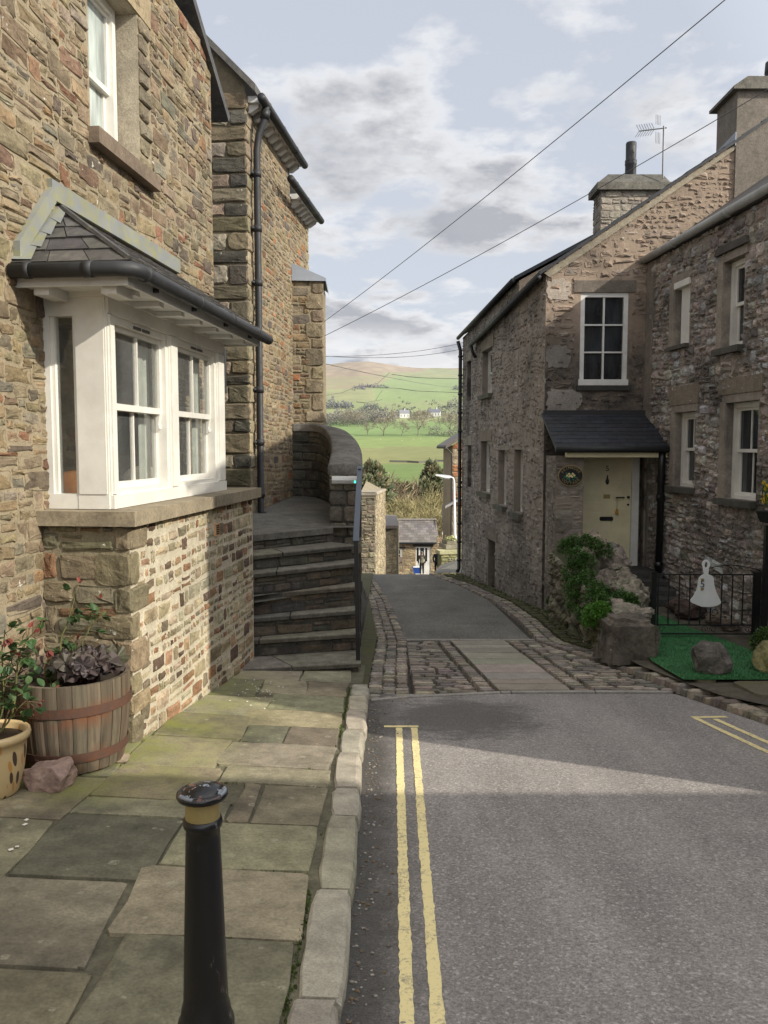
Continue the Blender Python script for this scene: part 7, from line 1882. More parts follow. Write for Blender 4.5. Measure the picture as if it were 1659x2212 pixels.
b1 = MB(); b1.add([W10.pt(0, oz(1270)), W10.pt(4, oz(1270)), W10.pt(4, oz(960) + 2.7), W10.pt(0, oz(962))], [(0, 1, 2, 3)], (.32, .27, .2)); b1.quad(W10.pt(0, oz(1270)), W10.pt(0, oz(1270), -8), W10.pt(0, oz(962), -8), W10.pt(0, oz(962)), (.3, .25, .18)); oho = obj('wall', b1, M['mortar'], oh)
st = MB(); r = random.Random(3)
z = oz(1260); k = 0
while z < oz(955):
    h = r.uniform(.22, .42); band = int((z + 50) / .9) % 2
    pal = [(.34, .16, .08), (.38, .19, .10), (.30, .13, .07)] if band and z > oz(1110) else [(.38, .33, .25), (.33, .27, .19), (.28, .23, .16)]
    rubble(st, W10.pt, 0, 3, z, z + h, r, pal, (h, h), (1.2, 2.6), .04, (.01, .04), (), [below_line((0, oz(962)), (4, oz(960) + 2.7))], .02, .03, .015, .02); z += h
sub('rubble_facing', st, M['sand_wall'], oho)
b1 = MB(); b1.prism([(-.45, oz(966) - .1), (4, oz(962) + 2.6), (4, oz(962) + 2.85), (-.45, oz(966) + .12)], W10.pt, -8, .25, (.9, .85, .8)); obj('roof', b1, M['slate_far'], oh)
g = MB(); g.tube([W10.pt(-.42, oz(966), .2), W10.pt(-.42, oz(966), -8)], .09, 6); g.tube([W10.pt(-.38, oz(968), .12), W10.pt(-.06, oz(980), .1), W10.pt(-.06, oz(1200), .1)], .05, 6); obj('gutter', g, M['black_m'], oh)
# porch roof of that house
b1 = MB(); b1.add([W10.pt(-.45, oz(1093), .9), W10.pt(3, oz(1093) + 1.9, .9), W10.pt(3, oz(1093) + 2.0, .0), W10.pt(-.45, oz(1093) + .1, .0)], [(0, 1, 2, 3)], (.6, .6, .62))
b1.prism([(-.5, oz(1096)), (3, oz(1096) + 1.9), (3, oz(1096) + 2.05), (-.5, oz(1096) + .15)], W10.pt, .82, .92, (2.2, 2.3, 2.4)); obj('porch_roof', b1, M['slate_far'], oh)
# low wall with slab tops and planter trough on the bend
lowall = thing('low_wall', 'low mossy slab-topped stone wall on the bend below the cottage corner', 'wall', (P(970, 1200, 40).x, 40, zr(40)))
YL = 36.0; WL = Wall((P(953, 1200, YL).x, YL), (1, .25), (0, -1)); lz = lambda v: WL.px(965, v)[1]; lx = lambda u: WL.px(u, 1200)[0]
b1 = MB(); wbox(b1, WL, 0, lx(1008), lz(1248), lz(1197), -.5, 0, (.17, .16, .08)); lo = obj('wall', b1, M['mossy'], lowall)
st = MB(); rubble(st, WL.pt, 0, lx(1008), lz(1240), lz(1197), random.Random(2), [(.34, .32, .16), (.27, .25, .13), (.3, .27, .19)], (.14, .24), (1.4, 3), .03, (.01, .04), (), None, .015, .03, .01, .02); sub('rubble_facing', st, M['dress'], lo)
b1 = MB(); wbox(b1, WL, -.08, lx(1008), lz(1197) + .003, lz(1189.5), -.6, .06, (.40, .38, .22)); obj('coping', b1, M['dress'], lowall)
b1 = MB(); wbox(b1, WL, lx(969), lx(1008), lz(1189) + .01, lz(1180), -1.4, -.35, (.26, .235, .17)); obj('slab', b1, M['dress'], lowall)
tr = thing('stone_trough', 'stone trough of pale primroses on the low wall', 'planter', WL.pt(lx(980), lz(1180), -.9))
b1 = MB(); wbox(b1, WL, lx(974), lx(1005), lz(1180) + .012, lz(1172), -1.3, -.55, (.22, .2, .14)); obj('trough', b1, M['dress'], tr)
b1 = MB(); r = random.Random(4)
for i in range(160):
    c = WL.pt(lx(976) + (lx(1000) - lx(976)) * r.random(), lz(1172) + r.uniform(-.02, .14), r.uniform(-1.2, -.6)); leaflet(b1, c, rdir(r, -.2), Vector((0, 0, 1)), .1, .07, r.choice([(.7, .66, .35), (.65, .6, .25), (.07, .15, .03), (.05, .1, .03)]), .1, .2)
obj('foliage', b1, M['leaf'], tr)
# side lane at right below the corner
sl_ = MB(); qs = [P(936, 1239.5, 22.6), P(1010, 1239, 22.4), P(1012, 1203, 36.2), P(952, 1221, 36.0)]
sl_.add([q + Vector((0, 0, .02)) for q in qs], [(0, 1, 2, 3)]); tag(obj('side_lane', sl_, M['asphalt_old']), kind='structure')
# street lamp
lp_ = thing('street_lamp', 'white steel street lamp post at the bend of the lane', 'street lamp', (P(979, 1200, 44).x, 44, zr(44)))
YP = 44.0; b1 = MB(); base = P(984, 1215, YP); tp_ = P(981, 1046, YP); base.z -= .6
b1.tube([base, base.lerp(tp_, .42), base.lerp(tp_, .43), tp_, tp_ + Vector((-.01, 0, .2)), tp_ + Vector((-.05, 0, .32)), tp_ + Vector((-.2, 0, .40))], [.10, .095, .07, .055, .045, .04, .035], 12); m = m_paint('lamp_white', (.72, .74, .77), .4, .1); obj('post', b1, m, lp_, True)
b1 = MB(); hd_ = tp_ + Vector((-.18, 0, .40)); b1.prism([(0, -.05), (0, .05), (-.3, .09), (-.80, .13), (-.82, .07), (-.36, -.05), (-.1, -.08)], lambda a, z, o: hd_ + Vector((a * 1.0, o, z)), -.14, .14); obj('lamp_head', b1, m, lp_)
b1 = MB(); b1.box(lambda a, z, o: hd_ + Vector((a, o, z)), -.34, -.1, -.12, -.071, -.1, .1, (.5, .52, .52)); obj('lens', b1, M['vcol'], lp_)
# blue tub and garden chair by the cottage
tb = thing('storage_tub', 'blue plastic tub standing before the low cottage door', 'tub', (P(901, 1225, 64).x, 64, zr(64)))
c = P(901, 1222, 64); b1 = MB(); m = m_paint('blue_plastic', (.02, .075, .34), .4, .1)
zt2 = Z(901, 1226, 64); zb3 = Z(901, 1238, 64)
def taper(mb, cx, cy, w0, w1, d, z0, z1): mb.add([(cx - w0, cy - d, z0), (cx + w0, cy - d, z0), (cx + w0, cy + d, z0), (cx - w0, cy + d, z0), (cx - w1, cy - d * 1.1, z1), (cx + w1, cy - d * 1.1, z1), (cx + w1, cy + d * 1.1, z1), (cx - w1, cy + d * 1.1, z1)], [(0, 1, 5, 4), (1, 2, 6, 5), (2, 3, 7, 6), (3, 0, 4, 7), (3, 2, 1, 0)])
taper(b1, c.x, 64, .26, .33, .25, zb3, zt2); taper(b1, c.x, 64, .36, .36, .28, zt2 - .05, zt2 + .02); obj('body', b1, m, tb); b1 = MB(); b1.box(X, c.x - .3, c.x + .3, 63.75, 64.25, zt2 - .03, zt2 + .06, (.6, .62, .65)); obj('contents', b1, M['vcol'], tb)
gc = thing('garden_chair', 'weathered wooden garden chair against the low cottage wall', 'chair', (P(862, 1225, 72).x, 72, zr(72)))
c = P(862, 1225, 72); b1 = MB(); zs = c.z + .1
for (n_, bx) in (('seat', (-.3, .3, -.3, .3, zs + .1, zs + .16)), ('backrest', (-.3, .3, .28, .34, zs + .1, zs + .75)), ('armrest', (-.36, -.28, -.3, .3, zs + .36, zs + .42)), ('armrest', (.28, .36, -.3, .3, zs + .36, zs + .42)), ('leg', (-.34, -.27, -.3, -.22, zs - .6, zs + .36)), ('leg', (.27, .34, -.3, -.22, zs - .6, zs + .36)), ('leg', (-.34, -.27, .22, .3, zs - .6, zs + .36)), ('leg', (.27, .34, .22, .3, zs - .6, zs + .36))):
    b1 = MB(); b1.box(lambda a, y, z: Vector((c.x + a + .12 * y, 72 + y, z)), *bx, (.19, .15, .11)); obj(n_, b1, M['vcol'], gc)

# ---------------------------------------------------------------- people
def skin_mesh(name, verts, edges, radii, mat, parent, root=0, levels=2):
    me = bpy.data.meshes.new(name); me.from_pydata(verts, edges, []); o = bpy.data.objects.new(name, me); C.objects.link(o)
    sk = o.modifiers.new('s', 'SKIN'); sb_ = o.modifiers.new('d', 'SUBSURF'); sb_.levels = levels; sb_.render_levels = levels
    for i, rr_ in enumerate(radii):
        v = me.skin_vertices[0].data[i]; v.radius = rr_ if isinstance(rr_, tuple) else (rr_, rr_); v.use_root = (i == root)
    dg = bpy.context.evaluated_depsgraph_get(); dg.update()
    m2 = bpy.data.meshes.new_from_object(o.evaluated_get(dg)); bpy.data.objects.remove(o); bpy.data.meshes.remove(me)
    m2.name = name; m2.materials.clear(); m2.materials.append(mat); m2.polygons.foreach_set('use_smooth', [True] * len(m2.polygons))
    return link(name, m2, parent)
def person(label, base, yaw, jacket, legs_c, hair_c, coat=False, vest=None, lean=.05):
    t = thing('person', label, 'person', base)
    cy, sy = math.cos(yaw), math.sin(yaw)
    def w(p): x, y, z = p; return (base[0] + x * cy - y * sy, base[1] + x * sy + y * cy, base[2] + z)
    ms = [m_paint('skin', (.45, .27, .2), .6, .1), m_paint('jacket', jacket, .8, .1), m_paint('trousers', legs_c, .85, .1), m_paint('hair', hair_c, .7, .2)]
    L = lean
    J = {'pel': (0, 0, .95), 'wst': (0, L * .4, 1.10), 'chs': (0, L, 1.32), 'nck': (0, L * 1.2, 1.49), 'hd0': (0, L * 1.6, 1.56), 'hd1': (0, L * 1.8, 1.66), 'hd2': (0, L * 1.6, 1.74),
         'hl': (-.09, 0, .90), 'kl': (-.10, .05, .50), 'al': (-.11, -.02, .09), 'tl': (-.12, .15, .03), 'hr': (.09, 0, .90), 'kr': (.10, .09, .50), 'ar': (.11, .05, .09), 'tr': (.12, .22, .03),
         'sl': (-.18, L, 1.42), 'el': (-.27, L - .04, 1.14), 'wl': (-.25, L + .10, .90), 'sr': (.18, L, 1.42), 'er': (.27, L - .04, 1.14), 'wr': (.25, L + .10, .90)}
    ks = list(J); ix = {k: i for i, k in enumerate(ks)}
    E = [('pel', 'wst'), ('wst', 'chs'), ('chs', 'nck'), ('nck', 'hd0'), ('hd0', 'hd1'), ('hd1', 'hd2'), ('pel', 'hl'), ('hl', 'kl'), ('kl', 'al'), ('al', 'tl'), ('pel', 'hr'), ('hr', 'kr'), ('kr', 'ar'), ('ar', 'tr'), ('chs', 'sl'), ('sl', 'el'), ('el', 'wl'), ('chs', 'sr'), ('sr', 'er'), ('er', 'wr')]
    RD = dict(pel=(.14, .11), wst=(.13, .10), chs=(.15, .11), nck=.055, hd0=.08, hd1=.10, hd2=.075, hl=.09, kl=.06, al=.042, tl=.035, hr=.09, kr=.06, ar=.042, tr=.035, sl=.06, el=.045, wl=.034, sr=.06, er=.045, wr=.034)
    verts = [w(J[k]) for k in ks]; edges = [(ix[a], ix[b_]) for a, b_ in E]; rad = [RD[k] for k in ks]
    # hands: palm and five short fingers each
    for s, wk in ((-1, 'wl'), (1, 'wr')):
        b0 = J[wk]; pm = (b0[0], b0[1] + .03, b0[2] - .07); verts.append(w(pm)); rad.append(.030); pi = len(verts) - 1; edges.append((ix[wk], pi))
        for f in range(5):
            o_ = (f - 2) * .016; ln = (.05, .075, .08, .075, .06)[f]; e1 = (pm[0], pm[1] + o_ + (.02 if f == 4 else 0), pm[2] - .03); e2 = (pm[0] + s * -.01, pm[1] + o_ * 1.2 + .01, pm[2] - .03 - ln)
            verts += [w(e1), w(e2)]; rad += [.009, .008]; edges += [(pi, len(verts) - 2), (len(verts) - 2, len(verts) - 1)]
    skin_mesh('body', verts, edges, rad, ms[0], t)
    def garment(nm, keys, es, grow, mat, extra=None):
        vs_ = [w(J[k]) for k in keys]; ii = {k: i for i, k in enumerate(keys)}
        rd = [tuple(q + grow for q in (RD[k] if isinstance(RD[k], tuple) else (RD[k], RD[k]))) for k in keys]
        if extra:
            for k, v_, rr_, to in extra: ii[k] = len(vs_); vs_.append(w(v_)); rd.append(rr_); es = es + [(to, k)]
        skin_mesh(nm, vs_, [(ii[a], ii[b_]) for a, b_ in es], rd, mat, t)
    garment('jacket', ['pel', 'wst', 'chs', 'nck', 'sl', 'el', 'wl', 'sr', 'er', 'wr'], [('pel', 'wst'), ('wst', 'chs'), ('chs', 'nck'), ('chs', 'sl'), ('sl', 'el'), ('el', 'wl'), ('chs', 'sr'), ('sr', 'er'), ('er', 'wr')], .022, ms[1], [('hem', (0, .0, .62 if coat else .80), (.2, .15) if coat else (.175, .14), 'pel')])
    garment('trousers', ['pel', 'hl', 'kl', 'al', 'hr', 'kr', 'ar'], [('pel', 'hl'), ('hl', 'kl'), ('kl', 'al'), ('pel', 'hr'), ('hr', 'kr'), ('kr', 'ar')], .02, ms[2])
    if vest:
        vm = m_paint('gilet', vest, .85, .1); garment('gilet', ['wst', 'chs'], [('wst', 'chs')], .045, vm, [('top', (0, L * 1.1, 1.44), (.13, .10), 'chs'), ('bot', (0, 0, .98), (.175, .14), 'wst')])
    hb = MB(); hc = Vector(w((0, L * 1.75 - .02, 1.68))); blob(hb, hc, (.112, .118, .10), random.Random(3), (1, 1, 1), .08, 3, .25, .0); obj('hair', hb, ms[3], t, True)
    fm = MB()                     # face turned down the hill: eyes, nose, ears
    for s in (-1, 1):
        blob(fm, w((s * .036, L * 1.8 + .10, 1.655)), (.013, .01, .009), random.Random(1), (.1, .07, .05), 0, 1, 0, 0); blob(fm, w((s * .108, L * 1.75, 1.64)), (.014, .022, .034), random.Random(1), (.45, .27, .2), 0, 1, 0, 0)
    blob(fm, w((0, L * 1.8 + .112, 1.625)), (.014, .022, .024), random.Random(1), (.45, .27, .2), 0, 1, 0, 0); blob(fm, w((0, L * 1.8 + .097, 1.585)), (.026, .01, .007), random.Random(1), (.35, .14, .12), 0, 1, 0, 0)
    obj('face', fm, M['vcol'], t)
    return t
ypn = 61.0; pb = P(911.5, 1200, ypn)
p1_ = person('person in olive gilet and dark trousers walking down the lane', (pb.x, ypn, Z(911, 1191, ypn) - 1.78), R(4), (.035, .028, .026), (.03, .027, .022), (.12, .11, .1), vest=(.20, .18, .12))
bk = MB()  
ypn = 60.0; pb = P(943.5, 1200, ypn)
p2_ = person('person in long dark teal coat walking beside the low wall', (pb.x, ypn, Z(944, 1188, ypn) - 1.78), R(-12), (.012, .035, .05), (.015, .02, .035), (.11, .09, .08), coat=True)

# ---------------------------------------------------------------- trees
def tree_mesh(seed, height, spread, depth=6, trunk_r=.3, twig_col=(.16, .14, .085), bark=(.10, .085, .06), fork=.26, twig_n=5, twig_l=.7, up=.25, leaf=0, twr=.018):
    """bare broadleaf: tapered trunk and limbs in one mesh, crown of fine branches and twigs in another"""
    r = random.Random(seed); tr, cr = MB(), MB()
    def grow(p, d, L_, rad, lev):
        n = 3; pts = [p]; q = p; dd = d
        for i in range(n):
            dd = (dd + Vector((r.gauss(0, .12), r.gauss(0, .12), up * .12))).normalized(); q = q + dd * (L_ / n); pts.append(q)
        m_ = tr if lev < 2 else cr
        m_.tube(pts, [rad * (1 - .38 * i / n) for i in range(n + 1)], 7 if lev < 2 else (4 if lev < 4 else 3), tuple(b_ + (t_ - b_) * min(1, lev / 5) for b_, t_ in zip(bark, twig_col)), cap=False)
        if lev >= depth:
            for _ in range(twig_n):
                t0_ = pts[r.randint(1, n)]; td = (dd + rdir(r) * .9 + Vector((0, 0, .2))).normalized(); tl_ = twig_l * r.uniform(.5, 1.2); e = t0_ + td * tl_
                s = td.cross(rdir(r)).normalized() * twr
                k = r.uniform(.7, 1.35); cr.add([t0_ - s, t0_ + s, e], [(0, 1, 2)], tuple(x * k for x in twig_col))
            return
        k = r.choice([2, 3, 3]) if lev else r.choice([4, 5])
        for c in range(k):
            ang = r.uniform(.35, .85) * (1.0 if lev else spread); az = 2 * math.pi * (c + r.uniform(-.3, .3)) / k
            x = dd.cross(Vector((.3, .9, .2))).normalized(); y_ = dd.cross(x)
            nd = (dd * math.cos(ang) + (x * math.cos(az) + y_ * math.sin(az)) * math.sin(ang) + Vector((0, 0, up * .3))).normalized()
            st_ = pts[-1] if c < 2 else pts[r.randint(max(1, n - 1), n)]
            grow(st_, nd, L_ * r.uniform(.66, .86), rad * r.uniform(.52, .66), lev + 1)
    grow(Vector((0, 0, 0)), Vector((0, 0, 1)), height * fork, trunk_r, 0)
    zmax = max(v[2] for v in cr.v)
    k = height / zmax
    for m_ in (tr, cr): m_.v = [(x * k, y * k, z * k) for x, y, z in m_.v]
    return tr, cr
def plant_tree(protos, i, loc, s, rz, label, group, name='bare_tree'):
    trm, crm = protos[i % len(protos)]
    t = bpy.data.objects.new(name, None); C.objects.link(t); t.location = loc; t.scale = (s, s, s); t.rotation_euler = (0, 0, rz); tag(t, label, 'tree', group)
    for nm, me in (('trunk', trm), ('crown', crm)):
        o = bpy.data.objects.new(nm, me); C.objects.link(o); o.parent = t
    return t
def proto(args): 
    tr, cr = tree_mesh(**args); res = []
    for nm, m_ in (('trunk', tr), ('crown', cr)):
        o = obj(nm, m_, M['bark']); res.append(o.data); bpy.data.objects.remove(o)
    return res
WILLOW = [proto(dict(seed=s, height=10, spread=1.0, depth=5, trunk_r=.22, twig_col=(.27, .235, .12), bark=(.13, .115, .075), twig_n=9, twig_l=.8, up=.3, twr=.032)) for s in (1, 2, 3)]
BROWN = [proto(dict(seed=s, height=10, spread=1.0, depth=5, trunk_r=.22, twig_col=(.22, .175, .115), bark=(.13, .11, .08), twig_n=10, twig_l=.8, up=.28, twr=.042)) for s in (4, 5)]
FIELD = [proto(dict(seed=s, height=10, spread=1.15, depth=5, trunk_r=.20, twig_col=(.30, .265, .21), bark=(.20, .18, .145), twig_n=9, twig_l=.7, up=.3, fork=.2, twr=.028)) for s in (7, 8, 9)]
tr_ = random.Random(20)
def gz_(x, y): return terr(x, y)
MID = [(1225, 1040, 0)]
# (u, v of top, distance, kind, label)
NEAR = [(872, 1062, 108, 'w', 'loose bare willowy tree above the roof of the low cottage'), (948, 1042, 112, 'w', 'tallest yellow-green willow left of the street lamp'), (920, 1075, 100, 'w', 'bushy yellow-green willow between lamp and cottage roof'), (968, 1048, 120, 'w', 'willow close behind the street lamp head'),
        (855, 1030, 140, 'b', 'brown bare tree standing right of the dark evergreen'), (835, 1042, 128, 'b', 'brown twiggy tree over the end of the sunlit wall'), (895, 1052, 150, 'b', 'slim brown bare tree in middle of the valley gap'), (880, 1095, 96, 'b', 'low brown thicket tree just behind the slate ridge'), (905, 1085, 98, 'w', 'small pale willow behind the cottage chimney end'), (845, 1095, 92, 'w', 'pale twiggy tree rising behind the shaded outbuilding'), (985, 1060, 118, 'w', 'willow partly hidden by the orange banded house'), (935, 1090, 94, 'w', 'low willow right above the cottage gable'), (810, 1050, 120, 'b', 'brown bare tree just right of the iron handrail'), (962, 1092, 95, 'b', 'brown twiggy tree left of the street lamp post'), (826, 1012, 165, 'b', 'tall brown bare tree between dark evergreen and the valley field'), (846, 1024, 155, 'b', 'brown bare tree at left edge of the lower green field'), (952, 1016, 170, 'b', 'brown bare tree right of the ivy-clad evergreen'), (972, 1030, 160, 'b', 'brown bare tree above the street lamp arm'), (925, 1062, 125, 'b', 'brown bare tree beneath the ivy-clad evergreen'), (866, 1075, 118, 'b', 'brown bare tree beneath the lower green field')]
for i, (u, v, y, kd, lab) in enumerate(NEAR):
    top = P(u, v, y); zg = gz_(top.x, y); h_ = max(4, top.z - zg); plant_tree(WILLOW if kd == 'w' else BROWN, i, (top.x, y, zg), h_ / 10, tr_.uniform(0, 6), lab, 'bare trees below the town')
# dark evergreens
def evergreen(seed, h_, wd, n, cols, conic=True):
    r = random.Random(seed); lf, tk = MB(), MB()
    tk.tube([(0, 0, 0), (0, 0, h_ * .55), (.1, 0, h_ * .95)], [h_ * .022, h_ * .015, .02], 7, (.06, .05, .035))
    for i in range(n):
        t = r.random() ** .8; z = h_ * (.08 + .92 * t); rad = wd * ((1 - t) ** .7 if conic else math.sin(math.pi * min(1, .15 + t * .85)) ** .6) * (.8 + .5 * mn.noise(Vector((z * .35, seed, 1))))
        a = r.uniform(0, 6.28); rad *= 1 + .55 * mn.noise(Vector((math.cos(a) * 1.3, math.sin(a) * 1.3, z * .3 + seed)))
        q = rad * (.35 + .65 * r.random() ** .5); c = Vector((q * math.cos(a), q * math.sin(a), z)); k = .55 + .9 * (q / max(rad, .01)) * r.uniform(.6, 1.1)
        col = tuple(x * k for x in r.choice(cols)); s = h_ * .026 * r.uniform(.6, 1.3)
        d = (Vector((math.cos(a), math.sin(a), .35)) + rdir(r) * .7).normalized(); x = d.cross(rdir(r)).normalized()
        lf.add([c - x * s * .5, c + x * s * .5, c + d * s * 1.7], [(0, 1, 2)], col); lf.add([c - x * s * .4 + d * s * .4, c + d * s + Vector((0, 0, s)), c + x * s * .7 + d * s * .9], [(0, 1, 2)], col)
    return tk, lf
EVC = [(.12, .14, .075), (.15, .165, .09), (.095, .11, .065), (.2, .185, .10), (.24, .2, .12)]
for (u, v, y, wd, lab) in ((806, 1003, 118, 4.6, 'dark ivy-clad evergreen to the right of the handrail'), (790, 1030, 112, 3.2, 'smaller dark evergreen tight against the handrail'), (933, 1000, 165, 4.2, 'dark ivy-clad evergreen left of the orange banded house'), (880, 1046, 150, 1.2, 'thin dark conifer in the middle of the valley trees'), (918, 1040, 150, 2.4, 'lower dark evergreen next to the ivy-clad one')):
    top = P(u, v, y); zg = gz_(top.x, y); h_ = top.z - zg; tk, lf = evergreen(int(u), h_, wd, 1700, EVC, wd < 2)
    t = thing('evergreen_tree', lab, 'tree', (top.x, y, zg), 'evergreen trees below the town')
    for m_ in (tk, lf): m_.v = [(x + top.x, yy + y, z + zg) for x, yy, z in m_.v]
    obj('trunk', tk, M['bark'], t); obj('crown', lf, M['leaf'], t)
# trees standing in the green fields
def inv_y(v, lo, hi):
    """distance at which the land is seen at height v"""
    for _ in range(40):
        m_ = (lo + hi) / 2
        if 965 - FPX * (terr((890 - CX) / FPX * m_, m_) - EYE) / m_ > v: lo = m_
        else: hi = m_
    return lo
FT = [(794, 939, 34, 'slight bare field tree left of the pair'), (828, 941, 50, 'spreading bare tree left of centre in the green field'), (868, 942, 44, 'slim bare tree in the middle of the green field'), (903, 941, 64, 'largest round-headed bare tree in the green field'), (973, 942, 62, 'bare tree near the right end of field wall'), (994, 942, 50, 'bare tree beside the cottage corner in the field'), (752, 922, 44, 'pale bare tree over the curved parapet'), (916, 925, 48, 'bare tree behind the largest field tree'), (775, 922, 42, 'bare tree at left end of the field'), (848, 916, 34, 'small bare tree at far side of field')]
for i, (u, v, hp_, lab) in enumerate(FT):
    y = inv_y(v, 500, 1900); x = (u - CX) / FPX * y; plant_tree(FIELD, i, (x, y, terr(x, y) - .3), hp_ * .88 * y / FPX / 10, tr_.uniform(0, 6), lab, 'bare trees in the fields', 'field_tree')
# woods, hedges and scrub: masses of twiggy clumps
def wood(name, label, spots, seed, cols, n=70, haze=.3):
    """spots: (u, v_base, width px, height px)"""
    r = random.Random(seed); m_ = MB()
    for (u, v, wpx, hpx) in spots:
        y0 = inv_y(v, 300, 3900); hzf = min(.5, max(.12, (y0 - 400) / 5200))  # haze with distance painted into the clump colours
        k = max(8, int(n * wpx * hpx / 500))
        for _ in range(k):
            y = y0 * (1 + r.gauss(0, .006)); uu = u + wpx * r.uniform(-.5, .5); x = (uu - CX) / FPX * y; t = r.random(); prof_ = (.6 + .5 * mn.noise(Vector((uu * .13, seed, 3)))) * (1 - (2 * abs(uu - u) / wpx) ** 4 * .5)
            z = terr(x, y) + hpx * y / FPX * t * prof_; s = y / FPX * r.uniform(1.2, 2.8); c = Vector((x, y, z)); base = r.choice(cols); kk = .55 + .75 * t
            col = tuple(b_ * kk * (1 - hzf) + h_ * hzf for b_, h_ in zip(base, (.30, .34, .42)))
            for __ in range(3):
                a = rdir(r) * s; b_ = rdir(r) * s; m_.add([c + a * .6, c + b_ * .6, c + (a + b_) * -.5 + Vector((0, 0, s * .5))], [(0, 1, 2)], col)
    o = obj(name, m_, M['bark']); tag(o, label, 'wood', kind='stuff'); return o
TW = [(.25, .215, .17), (.2, .175, .14), (.29, .25, .18)]; DKW = [(.07, .085, .06), (.09, .10, .065)]; PUR = [(.13, .11, .13), (.15, .13, .14)]
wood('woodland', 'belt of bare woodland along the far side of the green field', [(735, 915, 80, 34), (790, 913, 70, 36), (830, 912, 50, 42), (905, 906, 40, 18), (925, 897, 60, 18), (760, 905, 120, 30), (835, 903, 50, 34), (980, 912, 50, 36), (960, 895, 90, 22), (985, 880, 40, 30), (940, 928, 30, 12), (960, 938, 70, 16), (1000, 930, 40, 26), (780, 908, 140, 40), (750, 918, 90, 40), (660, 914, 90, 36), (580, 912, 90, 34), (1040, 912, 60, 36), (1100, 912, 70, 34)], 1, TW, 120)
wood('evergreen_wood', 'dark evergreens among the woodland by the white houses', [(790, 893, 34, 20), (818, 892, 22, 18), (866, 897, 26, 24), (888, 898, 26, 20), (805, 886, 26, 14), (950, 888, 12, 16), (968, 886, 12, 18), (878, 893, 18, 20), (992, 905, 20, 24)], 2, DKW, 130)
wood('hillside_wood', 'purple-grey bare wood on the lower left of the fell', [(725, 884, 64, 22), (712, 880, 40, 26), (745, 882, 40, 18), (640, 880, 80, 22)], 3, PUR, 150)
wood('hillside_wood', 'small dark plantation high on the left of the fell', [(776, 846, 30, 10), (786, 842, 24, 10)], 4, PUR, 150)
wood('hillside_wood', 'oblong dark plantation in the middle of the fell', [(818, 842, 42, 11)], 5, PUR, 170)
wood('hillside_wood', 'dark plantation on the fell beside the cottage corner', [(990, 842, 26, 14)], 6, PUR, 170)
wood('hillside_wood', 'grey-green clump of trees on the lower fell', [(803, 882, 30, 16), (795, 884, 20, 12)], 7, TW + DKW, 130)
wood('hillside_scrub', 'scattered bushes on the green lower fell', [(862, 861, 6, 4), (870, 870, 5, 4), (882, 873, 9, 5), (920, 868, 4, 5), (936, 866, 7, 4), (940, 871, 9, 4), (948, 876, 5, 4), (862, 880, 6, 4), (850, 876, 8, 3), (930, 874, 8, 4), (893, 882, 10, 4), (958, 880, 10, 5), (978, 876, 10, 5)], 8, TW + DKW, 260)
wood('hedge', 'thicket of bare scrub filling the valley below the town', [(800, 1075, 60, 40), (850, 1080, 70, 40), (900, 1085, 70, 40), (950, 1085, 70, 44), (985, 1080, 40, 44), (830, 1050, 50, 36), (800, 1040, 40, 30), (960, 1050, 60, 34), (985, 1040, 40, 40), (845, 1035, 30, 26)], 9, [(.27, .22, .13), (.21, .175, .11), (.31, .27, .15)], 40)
# dry-stone walls crossing the fields
def field_wall(label, pts, hpx):
    m_ = MB(); L_ = []
    for (u0, v0_), (u1, v1_) in zip(pts, pts[1:]):
        n = max(2, int(abs(u1 - u0) / 3) + int(abs(v1_ - v0_) / 3))
        for i in range(n): t = i / n; L_.append((u0 + (u1 - u0) * t, v0_ + (v1_ - v0_) * t))
    L_.append(pts[-1]); vs = []
    for (u, v) in L_:
        y = inv_y(v, 300, 3950); x = (u - CX) / FPX * y; z = terr(x, y); h_ = hpx * y / FPX; w_ = h_ * .3
        vs += [(x - w_, y - w_, z - h_ * .3), (x - w_ * .6, y - w_ * .6, z + h_), (x + w_ * .6, y + w_ * .6, z + h_), (x + w_, y + w_, z - h_ * .3)]
    m_.add(vs, [(i * 4 + j, i * 4 + j + 1, i * 4 + 5 + j, i * 4 + 4 + j) for i in range(len(L_) - 1) for j in range(3)], (.12, .12, .105)); tag(obj('field_wall', m_, M['bark']), label, 'wall', 'dry-stone walls across the fields')
field_wall('dark dry-stone wall between the green field and the trees below', [(842, 998), (880, 998.5), (905, 1000), (945, 996), (1000, 997)], 4)
field_wall('wall across the foot of the brown fell', [(700, 857), (740, 852), (770, 841), (812, 842), (860, 842), (900, 846), (1001, 850)], 1.0)
field_wall('wall running up the fell beside the green intake', [(812, 838), (828, 824), (842, 812)], .9)
field_wall('skyline wall across the top of the green intake', [(846, 815), (900, 817), (1001, 820)], 1.1)
field_wall('curved wall low on the pale fell', [(770, 871), (790, 873), (815, 868), (825, 866)], 1.0)
field_wall('field wall below the farmhouses', [(918, 941), (960, 942), (1001, 943)], 1.2)
field_wall('short wall climbing between pale pastures', [(812, 868), (818, 858), (826, 848)], .7)
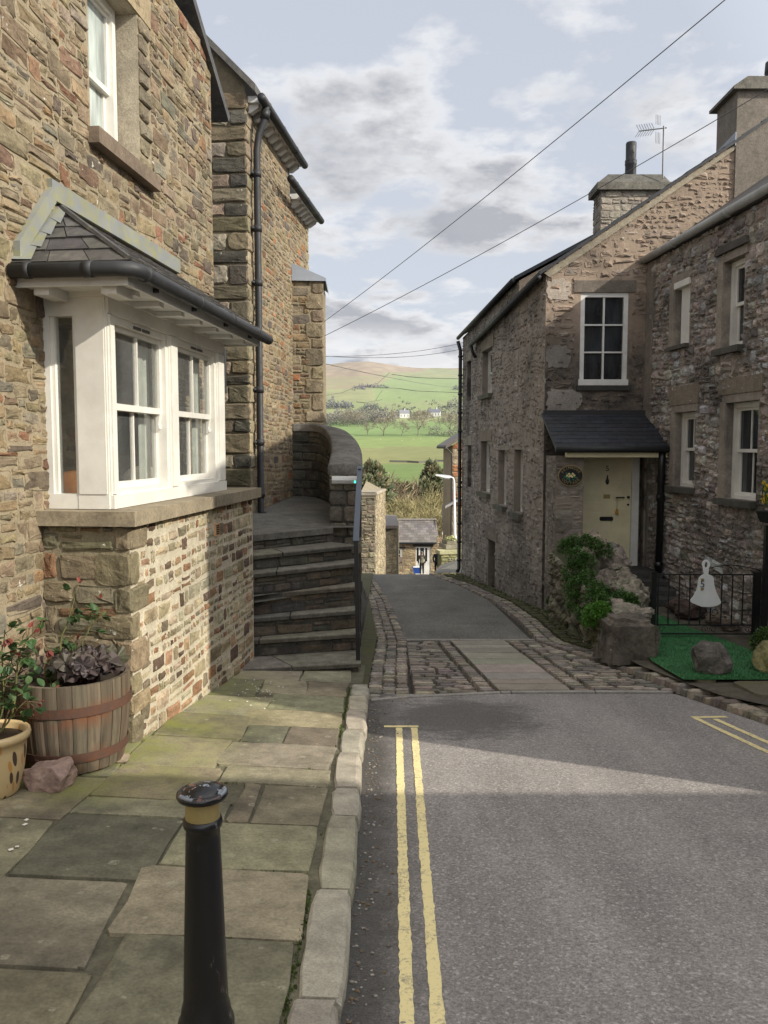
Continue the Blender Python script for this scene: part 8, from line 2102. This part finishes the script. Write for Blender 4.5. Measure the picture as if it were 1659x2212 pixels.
# white farmhouses
def farm(label, u, v, wpx, hpx, chim, rot=0.0, roofc=(.22, .22, .24)):
    y = inv_y(v, 500, 2600) ; k = y / FPX; x0 = (u - CX) / FPX * y; z0 = terr(x0, y) - .5; w_, h_ = wpx * k / 2, hpx * k
    t = thing('farmhouse', label, 'house', (x0, y, z0)); cr, sr = math.cos(rot), math.sin(rot)
    f = lambda a, b_, c_: Vector((x0 + a * cr - b_ * sr, y + a * sr + b_ * cr, z0 + c_)); d = w_ * .55
    b1 = MB(); b1.add([f(-w_, -d, 0), f(w_, -d, 0), f(w_, d, 0), f(-w_, d, 0), f(-w_, -d, h_ * .6), f(w_, -d, h_ * .6), f(w_, d, h_ * .6), f(-w_, d, h_ * .6), f(-w_, 0, h_), f(w_, 0, h_)], [(0, 1, 5, 4), (2, 3, 7, 6), (1, 2, 6, 9, 5), (3, 0, 4, 8, 7)], (.78, .78, .76)); obj('wall', b1, M['white_old'], t)
    b1 = MB(); b1.add([f(-w_ * 1.05, -d * 1.1, h_ * .57), f(w_ * 1.05, -d * 1.1, h_ * .57), f(w_ * 1.05, 0, h_ * 1.02), f(-w_ * 1.05, 0, h_ * 1.02), f(w_ * 1.05, d * 1.1, h_ * .57), f(-w_ * 1.05, d * 1.1, h_ * .57)], [(0, 1, 2, 3), (3, 2, 4, 5)], roofc); rf_ = obj('roof', b1, M['vcol'], t)
    for c_ in chim: b1 = MB(); b1.box(f, c_ * w_ - k * .9, c_ * w_ + k * .9, -k, k, h_ * .9, h_ * 1.22, (.7, .7, .68)); sub('chimney', b1, M['vcol'], rf_)
    for i in range(max(2, int(wpx / 6))):
        a = -w_ * .7 + 1.4 * w_ * i / max(1, int(wpx / 6) - 1)
        b1 = MB(); b1.box(f, a - k * .7, a + k * .7, -d - .05, -d - .02, h_ * .15, h_ * .42, (.05, .05, .06)); obj('window', b1, M['vcol'], t)
farm('white farmhouse with tall chimney among the trees across the valley', 873, 903, 21, 17, (.1,), .1)
farm('small grey-roofed outbuilding left of the white farmhouse', 856, 903, 14, 8, (), .0)
farm('pale long farmhouse with dark roof to the right across the valley', 938, 900, 25, 16, (.35,), -.15, (.16, .17, .2))
farm('pale barn roof at the right by the cottage corner', 998, 884, 20, 10, (), .1)
# sheep
for i, (u, v) in enumerate(((893, 950), (908, 949), (935, 947), (822, 952), (868, 953), (955, 948))):
    y = inv_y(v, 500, 1500); x = (u - CX) / FPX * y; s = thing('sheep', ['white sheep grazing left of the largest field tree', 'white sheep grazing just right of the largest field tree', 'white sheep grazing in middle right of the green field', 'white sheep grazing at far left of the green field', 'white sheep grazing below the slim field tree', 'white sheep grazing nearest the cottage corner'][i], 'sheep', (x, y, terr(x, y)), 'sheep in the green field')
    z = terr(x, y); b1 = MB(); r = random.Random(i); k = 1.25; blob(b1, (x, y, z + .72 * k), (.62 * k, .32 * k, .36 * k), r, (.62, .6, .52), .12, 2, 0, .1); obj('body', b1, M['vcol'], s, True)
    b1 = MB(); blob(b1, (x + .72 * k, y, z + .62 * k), (.2 * k, .12 * k, .14 * k), r, (.4, .38, .33), .05, 1, 0, .1); obj('head', b1, M['vcol'], s)
    for a, b_ in ((-.4, -.15), (-.4, .15), (.38, -.15), (.38, .15)): b1 = MB(); b1.tube([(x + a * k, y + b_ * k, z + .5 * k), (x + a * k, y + b_ * k, z)], [.07 * k, .05 * k], 5, (.3, .28, .25)); obj('leg', b1, M['vcol'], s)
